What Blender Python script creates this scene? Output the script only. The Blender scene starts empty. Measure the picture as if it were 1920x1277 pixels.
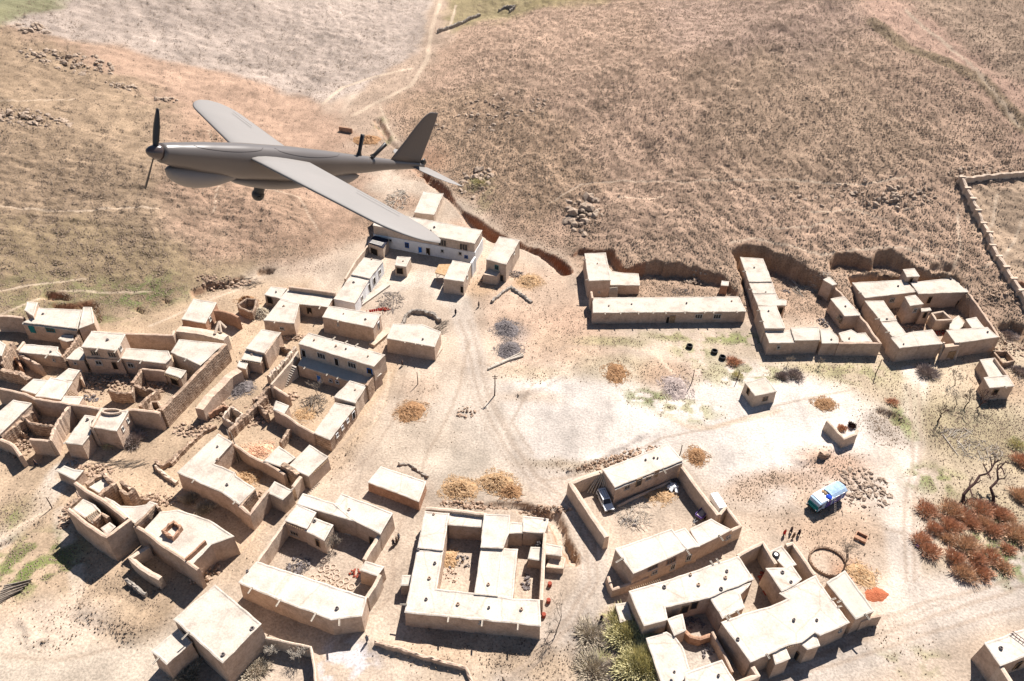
import bpy, bmesh, math, random
import numpy as np
from mathutils import Vector, Matrix

# ------------------------------------------------------------------ camera, world, sun, exposure
S = bpy.context.scene
COL = S.collection
RAD = math.radians
CAM_Z, PITCH, ROLL, FPX = 111.0, 39.0, 2.0, 1400.0
SW, SH = 1920.0, 1277.0
camd = bpy.data.cameras.new('camera'); cam = bpy.data.objects.new('camera', camd); COL.objects.link(cam)
CM = Matrix.Rotation(RAD(90 - PITCH), 3, 'X') @ Matrix.Rotation(RAD(ROLL), 3, 'Z')
cam.matrix_world = Matrix.Translation((0, 0, CAM_Z)) @ CM.to_4x4()
camd.sensor_width = 36; camd.lens = 36 * FPX / SW; camd.clip_start = 0.2; camd.clip_end = 6000
S.camera = cam
SUN_ELEV, SUN_AZ = 50.0, 27.0            # azimuth from +Y towards +X
w = bpy.data.worlds.new('World'); S.world = w; w.use_nodes = True
nt = w.node_tree; bg = nt.nodes['Background']; sky = nt.nodes.new('ShaderNodeTexSky')
sky.sky_type = 'NISHITA'; sky.sun_disc = False; sky.sun_elevation = RAD(SUN_ELEV); sky.sun_rotation = RAD(SUN_AZ)
sky.altitude = 1500; nt.links.new(sky.outputs[0], bg.inputs[0]); bg.inputs[1].default_value = 0.05
sl = bpy.data.lights.new('sun', 'SUN'); sl.energy = 5.0; sl.angle = RAD(0.5); sl.color = (1, .955, .905)
so = bpy.data.objects.new('sun', sl); COL.objects.link(so)
sd = Vector((math.sin(RAD(SUN_AZ)) * math.cos(RAD(SUN_ELEV)), math.cos(RAD(SUN_AZ)) * math.cos(RAD(SUN_ELEV)), math.sin(RAD(SUN_ELEV))))
so.rotation_euler = sd.to_track_quat('Z', 'Y').to_euler(); so.location = (0, 0, 300)
S.view_settings.view_transform = 'Standard'; S.view_settings.look = 'None'
S.view_settings.exposure = 1.0; S.view_settings.gamma = 1.0
S.cycles.max_bounces = 6; S.cycles.diffuse_bounces = 2

rnd = random.Random(7); npr = np.random.RandomState(11)

# ------------------------------------------------------------------ survey: sheets of the site plan -> world points
SHEETS = dict(P=(0, 0, 1), A=(0, 520, 3.9917), B=(0, 820, 3.9917), C=(240, 900, 3.3875), D=(400, 440, 3.9917), E=(320, 600, 3.3604),
              F=(640, 340, 3.7568), G=(680, 860, 3.3604), H=(1040, 800, 3.99), I=(1120, 980, 3.4286), J=(1060, 440, 5.0526),
              K=(1360, 440, 4.91), L=(1560, 480, 4.2556), M=(1440, 780, 2.5688), N=(840, 560, 3.0), O=(1480, 640, 3.991),
              Q=(0, 680, 6.385), R=(0, 540, 7.98), S=(380, 480, 6.383), T=(0, 1000, 4.0), U=(560, 1120, 2.8235),
              V=(600, 0, 2.997), W=(0, 0, 2.997), X=(1280, 0, 2.661), Y=(1690, 820, 4.2565), Z=(1260, 880, 10.64))
def ray(sh, u, v):
    ox, oy, k = SHEETS[sh]
    d = CM @ Vector(((ox + u / k - SW / 2) / FPX, -(oy + v / k - SH / 2) / FPX, -1))
    return d.normalized()
def onz(sh, u, v, z):
    d = ray(sh, u, v); t = (z - CAM_Z) / d.z
    return Vector((d.x * t, d.y * t, z))

# ------------------------------------------------------------------ noise
class Noise:
    def __init__(s, seed): s.t = np.random.RandomState(seed).rand(256, 256)
    def n(s, x, y):
        xi = np.floor(x).astype(int); yi = np.floor(y).astype(int); fx = x - xi; fy = y - yi
        fx = fx * fx * (3 - 2 * fx); fy = fy * fy * (3 - 2 * fy); t = s.t
        a = t[yi % 256, xi % 256]; b = t[yi % 256, (xi + 1) % 256]; c = t[(yi + 1) % 256, xi % 256]; d = t[(yi + 1) % 256, (xi + 1) % 256]
        return (a * (1 - fx) + b * fx) * (1 - fy) + (c * (1 - fx) + d * fx) * fy - .5
    def f(s, x, y, oct=4, p=.5):
        r = 0; a = 1
        for k in range(oct): r = r + a * s.n(x * 2 ** k + 17.3 * k, y * 2 ** k + 5.1 * k); a *= p
        return r
N1, N2, N3 = Noise(1), Noise(2), Noise(3)
def n1(x, y): return float(N1.f(np.array([x]), np.array([y]), 3)[0])
def sstep(a, b, x):
    t = np.clip((x - a) / (b - a), 0, 1); return t * t * (3 - 2 * t)
def seg_dist(X, Y, pts, closed=False):
    d = np.full(X.shape, 1e9); pp = list(pts) + ([pts[0]] if closed else [])
    for (ax, ay), (bx, by) in zip(pp[:-1], pp[1:]):
        dx, dy = bx - ax, by - ay; L = dx * dx + dy * dy + 1e-9
        t = np.clip(((X - ax) * dx + (Y - ay) * dy) / L, 0, 1)
        d = np.minimum(d, np.hypot(X - ax - t * dx, Y - ay - t * dy))
    return d
def inside(X, Y, pts):
    r = np.zeros(X.shape, bool); n = len(pts)
    for i in range(n):
        ax, ay = pts[i]; bx, by = pts[(i + 1) % n]
        if ay == by: continue
        c = ((ay > Y) != (by > Y)) & (X < (bx - ax) * (Y - ay) / (by - ay) + ax); r ^= c
    return r

# ------------------------------------------------------------------ terrain heights
def valley_rise(y): return .065 * np.maximum(0, y - 178)
def march(fn, sh, u, v):
    d = ray(sh, u, v); t = 60.0; st = 3.0
    while t < 1500:
        if CAM_Z + d.z * t < fn(d.x * t, d.y * t): break
        t += st
    a, b = t - st, t
    for _ in range(22):
        m = (a + b) / 2
        if CAM_Z + d.z * m < fn(d.x * m, d.y * m): b = m
        else: a = m
    return Vector((d.x * b, d.y * b, CAM_Z + d.z * b))
xs = np.concatenate([-np.geomspace(1600, 190, 60)[:-1], np.arange(-190, -100, .9), np.arange(-100, 140, .5), np.arange(140, 215, .9), np.geomspace(215, 1600, 60)])
ys = np.concatenate([-np.geomspace(900, 5, 24)[:-1] + 30, np.arange(30, 45, 2.5), np.arange(45, 205, .45), np.arange(205, 420, .95), np.geomspace(421, 1900, 60)])
GX, GY = np.meshgrid(xs, ys)
flat_px = [(-500, 660), (0, 600), (180, 598), (330, 590), (400, 562), (470, 522), (560, 512), (620, 490), (662, 468), (690, 430), (640, 260), (612, 200),
           (700, 165), (790, 90), (812, 0), (812, -60), (850, -60), (845, 50), (820, 120), (760, 172), (712, 212), (752, 285), (835, 362), (905, 432), (1000, 470),
           (1070, 530), (1110, 592), (1250, 606), (1400, 612), (1640, 640), (1880, 665), (2150, 720)]
vb = lambda x, y: .065 * max(0, y - 178)
FLAT = [tuple(march(vb, 'P', u, v)[:2]) for u, v in flat_px]
FLAT = [(-700, FLAT[0][1] - 40)] + FLAT + [(700, FLAT[-1][1] - 60), (700, -900), (-700, -900)]
VALX = march(vb, 'P', 712, 212).x
def hills(X, Y):
    d = seg_dist(X, Y, FLAT, True); d = np.where(inside(X, Y, FLAT), 0, d)
    k = .20 + .10 * sstep(-25, 15, X - VALX - .15 * (Y - 230))
    d2 = d - 9 * (1 - np.exp(-d / 9))
    d2 = np.where(d2 > 230, 230 + (d2 - 230) * .35, d2)
    h = k * d2 + valley_rise(Y) * np.exp(-d / 120)
    m = sstep(0, 25, d)
    h += m * (3.2 * N1.f(X / 60, Y / 60, 3) + 1.1 * N2.f(X / 17, Y / 17, 3))
    return h, d
H0, DF = hills(GX, GY)
GH = H0.copy()
def gh(x, y):
    i = int(np.searchsorted(xs, x)) - 1; j = int(np.searchsorted(ys, y)) - 1
    i = min(max(i, 0), len(xs) - 2); j = min(max(j, 0), len(ys) - 2)
    fx = (x - xs[i]) / (xs[i + 1] - xs[i]); fy = (y - ys[j]) / (ys[j + 1] - ys[j])
    a = GH[j, i] * (1 - fx) + GH[j, i + 1] * fx; b = GH[j + 1, i] * (1 - fx) + GH[j + 1, i + 1] * fx
    return float(a * (1 - fy) + b * fy)
def gp(sh, u, v): return march(gh, sh, u, v)         # a point on the ground
def gxy(sh, pts): return [tuple(gp(sh, u, v)[:2]) for u, v in pts]
WX = GX + 1.1 * N3.f(GX / 3.1, GY / 3.1, 3); WY = GY + 1.1 * N2.f(GX / 3.3 + 9, GY / 3.3, 3)
# cuts dug into the foot of the slope (the banks behind the compounds)
PITS = [('P', [(1066, 480), (1086, 466), (1146, 468), (1176, 502), (1196, 494), (1240, 489), (1300, 497), (1350, 513), (1374, 530), (1388, 560), (1402, 650), (1100, 650), (1086, 560)], 0),
        ('P', [(1374, 472), (1390, 458), (1430, 461), (1480, 483), (1530, 507), (1562, 535), (1600, 570), (1710, 700), (1440, 700), (1400, 560)], 0),
        ('P', [(1592, 518), (1690, 500), (1792, 512), (1815, 560), (1885, 640), (1900, 700), (1660, 700)], 0),
        ('P', [(1552, 492), (1566, 472), (1600, 474), (1632, 488), (1642, 472), (1672, 468), (1704, 490), (1735, 508), (1720, 520), (1640, 507), (1600, 514), (1560, 508)], None),
        ('P', [(1742, 498), (1760, 490), (1782, 496), (1795, 512), (1745, 510)], None),
        ('P', [(1868, 606), (1895, 603), (1925, 612), (1925, 660), (1885, 640)], None),
        ('P', [(74, 558), (84, 546), (110, 547), (132, 552), (134, 562), (100, 566)], None),
        ('P', [(88, 582), (100, 570), (140, 568), (178, 562), (188, 590), (190, 606), (100, 606)], None),
        ('P', [(246, 580), (258, 572), (272, 582), (270, 592)], None), ('P', [(300, 556), (312, 556), (322, 570), (310, 572)], None),
        ('P', [(352, 545), (375, 535), (410, 528), (440, 522), (452, 512), (458, 526), (420, 545), (380, 558), (358, 560)], None),
        ('P', [(478, 508), (498, 500), (520, 505), (512, 516), (485, 518)], None)]
for sh, px, fl in PITS:
    w_ = gxy(sh, px)
    if fl is None: fl = min(gh(x, y) for x, y in w_) - (1.3 if w_[0][0] < 0 else .5)
    px_, py_ = WX * .3 + GX * .7 + .9 * N1.f(GX / 1.7, GY / 1.7, 2), WY * .3 + GY * .7 + .9 * N3.f(GX / 1.6, GY / 1.6, 2); d_ = seg_dist(px_, py_, w_, True); d_ = np.where(inside(px_, py_, w_), d_, -d_)
    m_ = sstep(-.15, 1.0, d_); GH = np.where(GH > fl, GH + (fl - GH) * m_, GH)
def trench(sh, px, wd, dep):
    global GH
    d = seg_dist(WX * .6 + GX * .4, WY * .6 + GY * .4, gxy(sh, px)); k_ = np.clip(1 + 1.5 * N2.f(GX / 9, GY / 9, 3), .35, 1.4); GH = GH - dep * k_ * (1 - sstep(wd * .4 * k_, wd * k_, d))
RAVINE = [(706, 225), (728, 262), (752, 290), (800, 332), (835, 362), (862, 395), (905, 430), (930, 447), (960, 455), (1005, 470), (1040, 488), (1062, 508)]
trench('P', RAVINE[:4], 1.2, 1.0)
trench('P', RAVINE[3:], 1.9, 2.5)
trench('G', [(545, 292), (700, 300), (860, 290), (1000, 310), (1180, 370), (1225, 440), (1260, 520), (1300, 580), (1325, 660)], 1.0, 1.1)
trench('P', [(640, 75), (620, 60)], .5, .1)
trench('B', [(-20, 830), (120, 760), (200, 700), (290, 645)], .7, .6)
trench('P', [(735, 690), (725, 745), (700, 790), (655, 830), (640, 870)], .5, .35)
trench('H', [(0, 640), (60, 760), (110, 900), (135, 1000)], .6, .6)
trench('O', [(700, 530), (790, 560), (800, 600)], 1.2, .8)
# terrace lips and field banks
def bank(sh, px, wd, up):
    global GH
    d = seg_dist(WX, WY, gxy(sh, px)); GH = GH + up * (1 - sstep(0, wd, d))
bank('N', [(420, 545), (520, 500), (640, 430), (760, 330)], 1.6, .5)
bank('N', [(690, 970), (860, 880), (1000, 820), (1120, 760)], 1.3, .7)
bank('O', [(60, 900), (250, 860), (330, 760)], 1.6, .6)
bank('T', [(170, 640), (230, 830), (400, 790)], 1.2, .4)
bank('T', [(700, 560), (900, 620), (1050, 700)], 3.5, .9)
bank('P', [(700, 1205), (800, 1225), (870, 1245)], 2.5, .5)
bank('U', [(1100, 430), (1250, 330), (1500, 150)], 1.0, .25)
DF2 = np.where(inside(GX, GY, FLAT), 0, DF)
rough = sstep(2, 22, DF2)
GH += .17 * rough * (1 - np.abs(N1.f((GX + .6 * GY) / 13, (GY - .6 * GX) / 30, 4)) * 5)
lft = rough * (1 - sstep(-20, 20, GX - VALX)); GH += .30 * lft * N1.f(GX / 16, (GY + .12 * GX) / 1.6, 3) + .28 * rough * (1 - lft) * N3.f((GX + .5 * GY) / 1.7, (GY - .5 * GX) / 7, 3)
GH += (.06 + .34 * rough) * N2.f(GX / 2.2, GY / 2.2, 3) + .05 * N1.f(GX / .9, GY / .9, 2) + .40 * rough * N3.f(GX / 1.35, GY / 1.35, 2)

# ------------------------------------------------------------------ materials
def s2l(c): return tuple(((x / 255 + .055) / 1.055) ** 2.4 if x > 10 else x / 255 / 12.92 for x in c)
def mk(name, c1, c2=None, rough_=.95, scale=.6, detail=6, bump=.3, bscale=4, spec=.1, metal=0, c3=None, attr=None, fine=None, courses=0, cracks=False):
    m = bpy.data.materials.new(name); m.use_nodes = True; t = m.node_tree; n = t.nodes; L = t.links
    b = n['Principled BSDF']; b.inputs['Roughness'].default_value = rough_; b.inputs['Specular IOR Level'].default_value = spec; b.inputs['Metallic'].default_value = metal
    geo = n.new('ShaderNodeNewGeometry'); c2 = c2 or tuple(x * .8 for x in c1)
    no = n.new('ShaderNodeTexNoise'); no.inputs['Scale'].default_value = scale; no.inputs['Detail'].default_value = detail; no.inputs['Roughness'].default_value = .65
    L.new(geo.outputs['Position'], no.inputs['Vector'])
    cr = n.new('ShaderNodeValToRGB'); L.new(no.outputs['Fac'], cr.inputs[0])
    e = cr.color_ramp.elements; e[0].position = .33; e[1].position = .68; e[0].color = (*c2, 1); e[1].color = (*c1, 1)
    if c3: x = e.new(.5); x.color = (*c3, 1)
    out = cr.outputs[0]
    if attr:
        at = n.new('ShaderNodeAttribute'); at.attribute_name = attr
        mx = n.new('ShaderNodeMix'); mx.data_type = 'RGBA'; mx.blend_type = 'MULTIPLY'; mx.inputs[0].default_value = 1
        L.new(at.outputs['Color'], mx.inputs[6]); L.new(out, mx.inputs[7]); out = mx.outputs[2]
    if fine:
        n2 = n.new('ShaderNodeTexNoise'); n2.inputs['Scale'].default_value = fine[0]; n2.inputs['Detail'].default_value = 4; n2.inputs['Roughness'].default_value = .7
        L.new(geo.outputs['Position'], n2.inputs['Vector'])
        c_ = n.new('ShaderNodeValToRGB'); L.new(n2.outputs['Fac'], c_.inputs[0]); q = c_.color_ramp.elements
        q[0].position = .38; q[1].position = .6; q[0].color = (fine[1],) * 3 + (1,); q[1].color = (fine[2],) * 3 + (1,)
        mx = n.new('ShaderNodeMix'); mx.data_type = 'RGBA'; mx.blend_type = 'MULTIPLY'; mx.inputs[0].default_value = 1
        L.new(out, mx.inputs[6]); L.new(c_.outputs[0], mx.inputs[7]); out = mx.outputs[2]
    if cracks:
        nd = n.new('ShaderNodeTexNoise'); nd.inputs['Scale'].default_value = 1.3; nd.inputs['Detail'].default_value = 4; L.new(geo.outputs['Position'], nd.inputs['Vector'])
        vm = n.new('ShaderNodeMix'); vm.data_type = 'VECTOR'; vm.inputs[0].default_value = .35; L.new(geo.outputs['Position'], vm.inputs[4]); L.new(nd.outputs['Color'], vm.inputs[5])
        vo = n.new('ShaderNodeTexVoronoi'); vo.feature = 'DISTANCE_TO_EDGE'; vo.inputs['Scale'].default_value = .17; L.new(vm.outputs[1], vo.inputs['Vector'])
        c3_ = n.new('ShaderNodeValToRGB'); L.new(vo.outputs['Distance'], c3_.inputs[0]); z_ = c3_.color_ramp.elements; z_[0].position = .004; z_[1].position = .016; z_[0].color = (.86, .83, .79, 1); z_[1].color = (1, 1, 1, 1)
        mx = n.new('ShaderNodeMix'); mx.data_type = 'RGBA'; mx.blend_type = 'MULTIPLY'; mx.inputs[0].default_value = 1; L.new(out, mx.inputs[6]); L.new(c3_.outputs[0], mx.inputs[7]); out = mx.outputs[2]
    if courses:
        wv = n.new('ShaderNodeTexWave'); wv.bands_direction = 'Z'; wv.inputs['Scale'].default_value = courses; wv.inputs['Distortion'].default_value = 2.5; wv.inputs['Detail'].default_value = 3; wv.inputs['Detail Scale'].default_value = 1.2
        L.new(geo.outputs['Position'], wv.inputs['Vector']); mx = n.new('ShaderNodeMix'); mx.data_type = 'RGBA'; mx.blend_type = 'MULTIPLY'; mx.inputs[0].default_value = .55
        L.new(out, mx.inputs[6]); L.new(wv.outputs['Color'], mx.inputs[7]); ga = n.new('ShaderNodeMix'); ga.data_type = 'RGBA'; ga.inputs[0].default_value = .35; L.new(mx.outputs[2], ga.inputs[6]); L.new(out, ga.inputs[7]); out = ga.outputs[2]
    L.new(out, b.inputs['Base Color'])
    if bump:
        nb = n.new('ShaderNodeTexNoise'); nb.inputs['Scale'].default_value = bscale; nb.inputs['Detail'].default_value = 5
        L.new(geo.outputs['Position'], nb.inputs['Vector']); bn = n.new('ShaderNodeBump'); bn.inputs['Strength'].default_value = bump; bn.inputs['Distance'].default_value = .15
        L.new(nb.outputs['Fac'], bn.inputs['Height']); L.new(bn.outputs[0], b.inputs['Normal'])
    return m
M = {}
M['roof'] = mk('roof_mud', (.52, .455, .39), (.37, .31, .255), c3=(.485, .42, .35), scale=.3, bump=.35, bscale=3, fine=(3.4, .84, 1.06))
M['roof2'] = mk('roof_mud_pinkish', (.56, .49, .425), (.42, .355, .295), c3=(.525, .455, .385), scale=.3, bump=.35, bscale=3, fine=(3.4, .87, 1.06), cracks='faint')
M['roof3'] = mk('roof_mud_grey', (.50, .45, .385), (.42, .37, .31), scale=.5, bump=.15, bscale=5, fine=(3, .93, 1.05))
M['wall'] = mk('wall_mud', (.53, .395, .30), (.38, .27, .20), c3=(.48, .35, .26), scale=.55, bump=.5, bscale=3, fine=(2.5, .85, 1.08))
M['wall2'] = mk('wall_mud_pale', (.58, .455, .355), (.44, .335, .25), scale=.55, bump=.5, bscale=3, fine=(2.5, .86, 1.07))
M['red'] = mk('wall_mud_red', (.44, .26, .17), (.30, .17, .11), scale=.6, bump=.6, bscale=3, fine=(2.5, .8, 1.1))
M['ruin'] = mk('wall_mud_crumbling', (.56, .41, .30), (.28, .18, .12), scale=1.1, bump=1.0, bscale=2.5, fine=(3.5, .7, 1.15), courses=.55)
M['stone'] = mk('stone_field', (.42, .37, .31), (.24, .2, .17), scale=1.4, bump=.8, bscale=3, fine=(4, .65, 1.15))
M['white'] = mk('plaster_white', (.72, .71, .70), (.60, .59, .575), bump=.15, fine=(2, .93, 1.03))
M['wood'] = mk('wood_weathered', (.36, .25, .15), (.2, .13, .08), scale=3, bump=.3)
M['palewood'] = mk('wood_pale', (.55, .49, .41), (.36, .3, .24), scale=3, bump=.4)
M['darkwood'] = mk('bark_dark', (.10, .055, .045), (.05, .03, .028), scale=3, bump=.4)
M['bark'] = mk('bark_grey', (.30, .25, .20), (.17, .13, .10), scale=3, bump=.4)
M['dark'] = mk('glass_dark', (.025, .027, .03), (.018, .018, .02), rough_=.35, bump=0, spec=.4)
M['shade'] = mk('painted_shade_interior', (.03, .024, .02), (.02, .016, .013), bump=0)  # near-black colour that paints interior shade onto closed surfaces
M['frame'] = mk('paint_window_white', (.6, .57, .52), (.5, .46, .4), bump=.1)
M['teal'] = mk('paint_teal', (.03, .22, .22), (.02, .15, .15), bump=.1)
M['blue'] = mk('paint_blue', (.03, .16, .5), (.02, .1, .36), bump=.1)
M['straw'] = mk('straw_brown', (.42, .25, .135), (.20, .10, .045), scale=2, bump=.8, bscale=6)
M['strawpale'] = mk('straw_pale', (.50, .35, .21), (.32, .18, .085), scale=2, bump=.8, bscale=6)
M['ash'] = mk('twigs_grey', (.22, .19, .18), (.10, .085, .085), scale=2, bump=.8, bscale=6)
M['rust'] = mk('bush_rust', (.84, .53, .36), (.34, .20, .13), scale=1.5, bump=0, c3=(.62, .36, .23))
M['olive'] = mk('shrub_olive', (.85, .74, .44), (.32, .29, .15), scale=1.4, bump=0, c3=(.62, .56, .30))
M['mauve'] = mk('shrub_mauve', (.50, .41, .36), (.22, .17, .155), scale=1, bump=0)
M['dry'] = mk('shrub_dry', (.62, .53, .40), (.32, .26, .19), scale=1, bump=0)
M['grass'] = mk('grass_green', (.14, .17, .06), (.08, .10, .035), scale=1, bump=0)
M['scrub'] = mk('scrub_khaki', (.33, .25, .185), (.10, .07, .052), scale=2.5, bump=0, c3=(.21, .155, .112))
M['rustred'] = mk('paint_rusty_red', (.34, .08, .05), (.2, .05, .035), bump=.2)
M['rust2'] = mk('bush_rust_pale', (.86, .62, .42), (.40, .26, .17), scale=1.5, bump=0, c3=(.66, .44, .29))
M['rock'] = mk('stone_loose', (.46, .355, .27), (.23, .165, .12), scale=2, bump=.5)
M['red_cloth'] = mk('cloth_red', (.5, .03, .03), (.3, .02, .02), bump=.2)
M['orange'] = mk('chilli_orange', (.42, .14, .07), (.30, .085, .04), scale=5, bump=.6)
M['tyre'] = mk('rubber_black', (.03, .03, .03), (.02, .02, .02), rough_=.8, bump=.1)
M['skin'] = mk('skin', (.3, .17, .11), bump=0)
M['clothdark'] = mk('cloth_dark', (.035, .035, .05), bump=.1)
M['clothbrown'] = mk('cloth_brown', (.14, .1, .07), bump=.1)
M['clothgrey'] = mk('cloth_grey', (.2, .2, .22), bump=.1)
M['carpaint'] = mk('paint_silver', (.62, .63, .64), (.55, .56, .57), rough_=.35, bump=0, spec=.5)
M['whitepaint'] = mk('paint_white', (.78, .79, .8), (.7, .71, .72), rough_=.4, bump=0, spec=.5)
M['metal'] = mk('metal_grey', (.3, .3, .3), (.2, .2, .2), rough_=.5, bump=0, metal=.6, spec=.4)
M['tblue'] = mk('paint_truck_blue', (.10, .12, .42), (.05, .06, .22), rough_=.5, bump=.1)
M['tviolet'] = mk('paint_truck_violet', (.16, .09, .36), (.09, .05, .2), rough_=.5, bump=.1)
M['tpale'] = mk('tarp_pale_blue', (.36, .47, .60), (.24, .33, .46), scale=2, bump=.4)
M['tpbright'] = mk('tarp_bright_blue', (.02, .07, .45), (.02, .05, .32), scale=2, bump=.4)
M['dgrey'] = mk('uav_grey_gloss', (.125, .108, .098), (.112, .097, .088), rough_=.32, bump=0, spec=.45, scale=3)
M['dgrey2'] = mk('uav_grey_matte', (.225, .205, .19), (.205, .188, .174), rough_=.6, bump=.03, bscale=60, spec=.3, scale=3)
M['dfin'] = mk('uav_grey_fin', (.105, .092, .087), (.098, .086, .081), rough_=.55, bump=.03, bscale=60, spec=.3, scale=3)
M['dseam'] = mk('uav_seam', (.09, .08, .075), rough_=.6, bump=0)
M['dblack'] = mk('uav_black', (.03, .027, .025), rough_=.4, bump=0, spec=.4)
M['dbrown'] = mk('uav_spinner_brown', (.075, .055, .05), rough_=.22, bump=0, spec=.6)

# ------------------------------------------------------------------ mesh collector
class MB:
    def __init__(s): s.v = []; s.f = []
    def add(s, vs, fs):
        o = len(s.v); s.v += [tuple(p) for p in vs]; s.f += [tuple(i + o for i in f) for f in fs]; return s
    def box(s, c, d, ax=None, rz=0.0):
        R_ = ax if ax is not None else Matrix.Rotation(rz, 3, 'Z'); c = Vector(c)
        vs = [c + R_ @ Vector((sx * d[0] / 2, sy * d[1] / 2, sz * d[2] / 2)) for sx in (-1, 1) for sy in (-1, 1) for sz in (-1, 1)]
        return s.add(vs, [(0, 1, 3, 2), (4, 6, 7, 5), (0, 4, 5, 1), (2, 3, 7, 6), (0, 2, 6, 4), (1, 5, 7, 3)])
    def tube(s, pts, rs, n=6, cap=True):
        pts = [Vector(p) for p in pts]; rings = []
        for i, p in enumerate(pts):
            t = (pts[min(i + 1, len(pts) - 1)] - pts[max(i - 1, 0)]).normalized()
            a = t.cross(Vector((0, 0, 1)) if abs(t.z) < .9 else Vector((1, 0, 0))).normalized(); b = t.cross(a)
            r = rs[i] if hasattr(rs, '__len__') else rs
            rings.append([p + (a * math.cos(2 * math.pi * k / n) + b * math.sin(2 * math.pi * k / n)) * r for k in range(n)])
        vs = [q for rg in rings for q in rg]; fs = []
        for i in range(len(pts) - 1):
            for k in range(n): k2 = (k + 1) % n; fs.append((i * n + k, i * n + k2, (i + 1) * n + k2, (i + 1) * n + k))
        if cap: fs.append(tuple(range(n))[::-1]); fs.append(tuple((len(pts) - 1) * n + k for k in range(n)))
        return s.add(vs, fs)
    def ico(s, c, r, jit=.25, sq=(1, 1, 1), rg=rnd):
        t = (1 + 5 ** .5) / 2
        V_ = [(-1, t, 0), (1, t, 0), (-1, -t, 0), (1, -t, 0), (0, -1, t), (0, 1, t), (0, -1, -t), (0, 1, -t), (t, 0, -1), (t, 0, 1), (-t, 0, -1), (-t, 0, 1)]
        F_ = [(0, 11, 5), (0, 5, 1), (0, 1, 7), (0, 7, 10), (0, 10, 11), (1, 5, 9), (5, 11, 4), (11, 10, 2), (10, 7, 6), (7, 1, 8), (3, 9, 4), (3, 4, 2), (3, 2, 6), (3, 6, 8), (3, 8, 9), (4, 9, 5), (2, 4, 11), (6, 2, 10), (8, 6, 7), (9, 8, 1)]
        an = rg.random() * 6.28; ca, sa = math.cos(an), math.sin(an); vs = []
        for x, y, z in V_:
            k = r / 1.9 * (1 + jit * (rg.random() * 2 - 1)); x, y, z = x * k * sq[0], y * k * sq[1], z * k * sq[2]
            vs.append((c[0] + x * ca - y * sa, c[1] + x * sa + y * ca, c[2] + z))
        return s.add(vs, F_)
    def build(s, name, mat, parent=None, smooth=False):
        me = bpy.data.meshes.new(name); off = parent_loc(parent)
        me.from_pydata([(x - off[0], y - off[1], z - off[2]) for x, y, z in s.v], [], s.f)
        me.validate(); me.update(); me.materials.append(M[mat] if isinstance(mat, str) else mat)
        if smooth: me.polygons.foreach_set('use_smooth', [True] * len(me.polygons))
        o = bpy.data.objects.new(name, me); COL.objects.link(o)
        if parent is not None: o.parent = parent
        return o
def parent_loc(p):
    v = Vector((0, 0, 0))
    while p is not None: v += p.location; p = p.parent
    return v
def tag(o, label=None, cat=None, group=None, kind=None):
    if label: o['label'] = label
    if cat: o['category'] = cat
    if group: o['group'] = group
    if kind: o['kind'] = kind
    return o
def empty(name, loc, label, cat, group=None):
    o = bpy.data.objects.new(name, None); COL.objects.link(o); o.location = loc; o.empty_display_size = .5
    return tag(o, label, cat, group)

# ------------------------------------------------------------------ polygons
def area(p): return sum(p[i][0] * p[(i + 1) % len(p)][1] - p[(i + 1) % len(p)][0] * p[i][1] for i in range(len(p))) / 2
def ccw(p): return p if area(p) > 0 else p[::-1]
def offset(poly, d):       # CCW polygon, d > 0 outwards
    n = len(poly); r = []
    for i in range(n):
        a, b, c = Vector(poly[i - 1][:2]), Vector(poly[i][:2]), Vector(poly[(i + 1) % n][:2])
        e1 = (b - a).normalized(); e2 = (c - b).normalized(); n1_ = Vector((e1.y, -e1.x)); n2_ = Vector((e2.y, -e2.x))
        m = n1_ + n2_; L = m.length
        if L < .3: m = n1_; k = 1
        else: m /= L; k = min(1 / max(m.dot(n1_), .35), 2.0)
        r.append((b.x + m.x * d * k, b.y + m.y * d * k))
    return r
def subdiv(poly, step=1.1, closed=True, jit=.06):
    r = []; n = len(poly)
    for i in range(n if closed else n - 1):
        a, b = Vector(poly[i][:2]), Vector(poly[(i + 1) % n][:2]); L = (b - a).length; k = max(1, int(L / step)); e = (b - a) / max(L, 1e-6); nn = Vector((e.y, -e.x))
        for q in range(k):
            p = a + (b - a) * q / k
            j = jit * 2 * n1(p.x * .8, p.y * .8) if q else 0
            r.append((p.x + nn.x * j, p.y + nn.y * j))
    if not closed: r.append(tuple(poly[-1][:2]))
    return r
BAT = .16
def wall_mesh(poly, z0, z1):
    p = subdiv(poly); n = len(p); rows = []
    for fz, off in ((0, BAT), (.45, BAT * .55), (1, 0)):
        q = offset(p, off + .001); rows.append([(x + .04 * n1(x, y + fz * 5), y + .04 * n1(x + 9, y + fz * 5), z0 + (z1 - z0) * fz) for x, y in q])
    mb = MB(); vs = [v for r_ in rows for v in r_]; fs = []
    for r_ in range(2):
        for k in range(n): k2 = (k + 1) % n; fs.append((r_ * n + k, r_ * n + k2, (r_ + 1) * n + k2, (r_ + 1) * n + k))
    fs.append(tuple(2 * n + k for k in range(n)))
    return mb.add(vs, fs)
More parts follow.
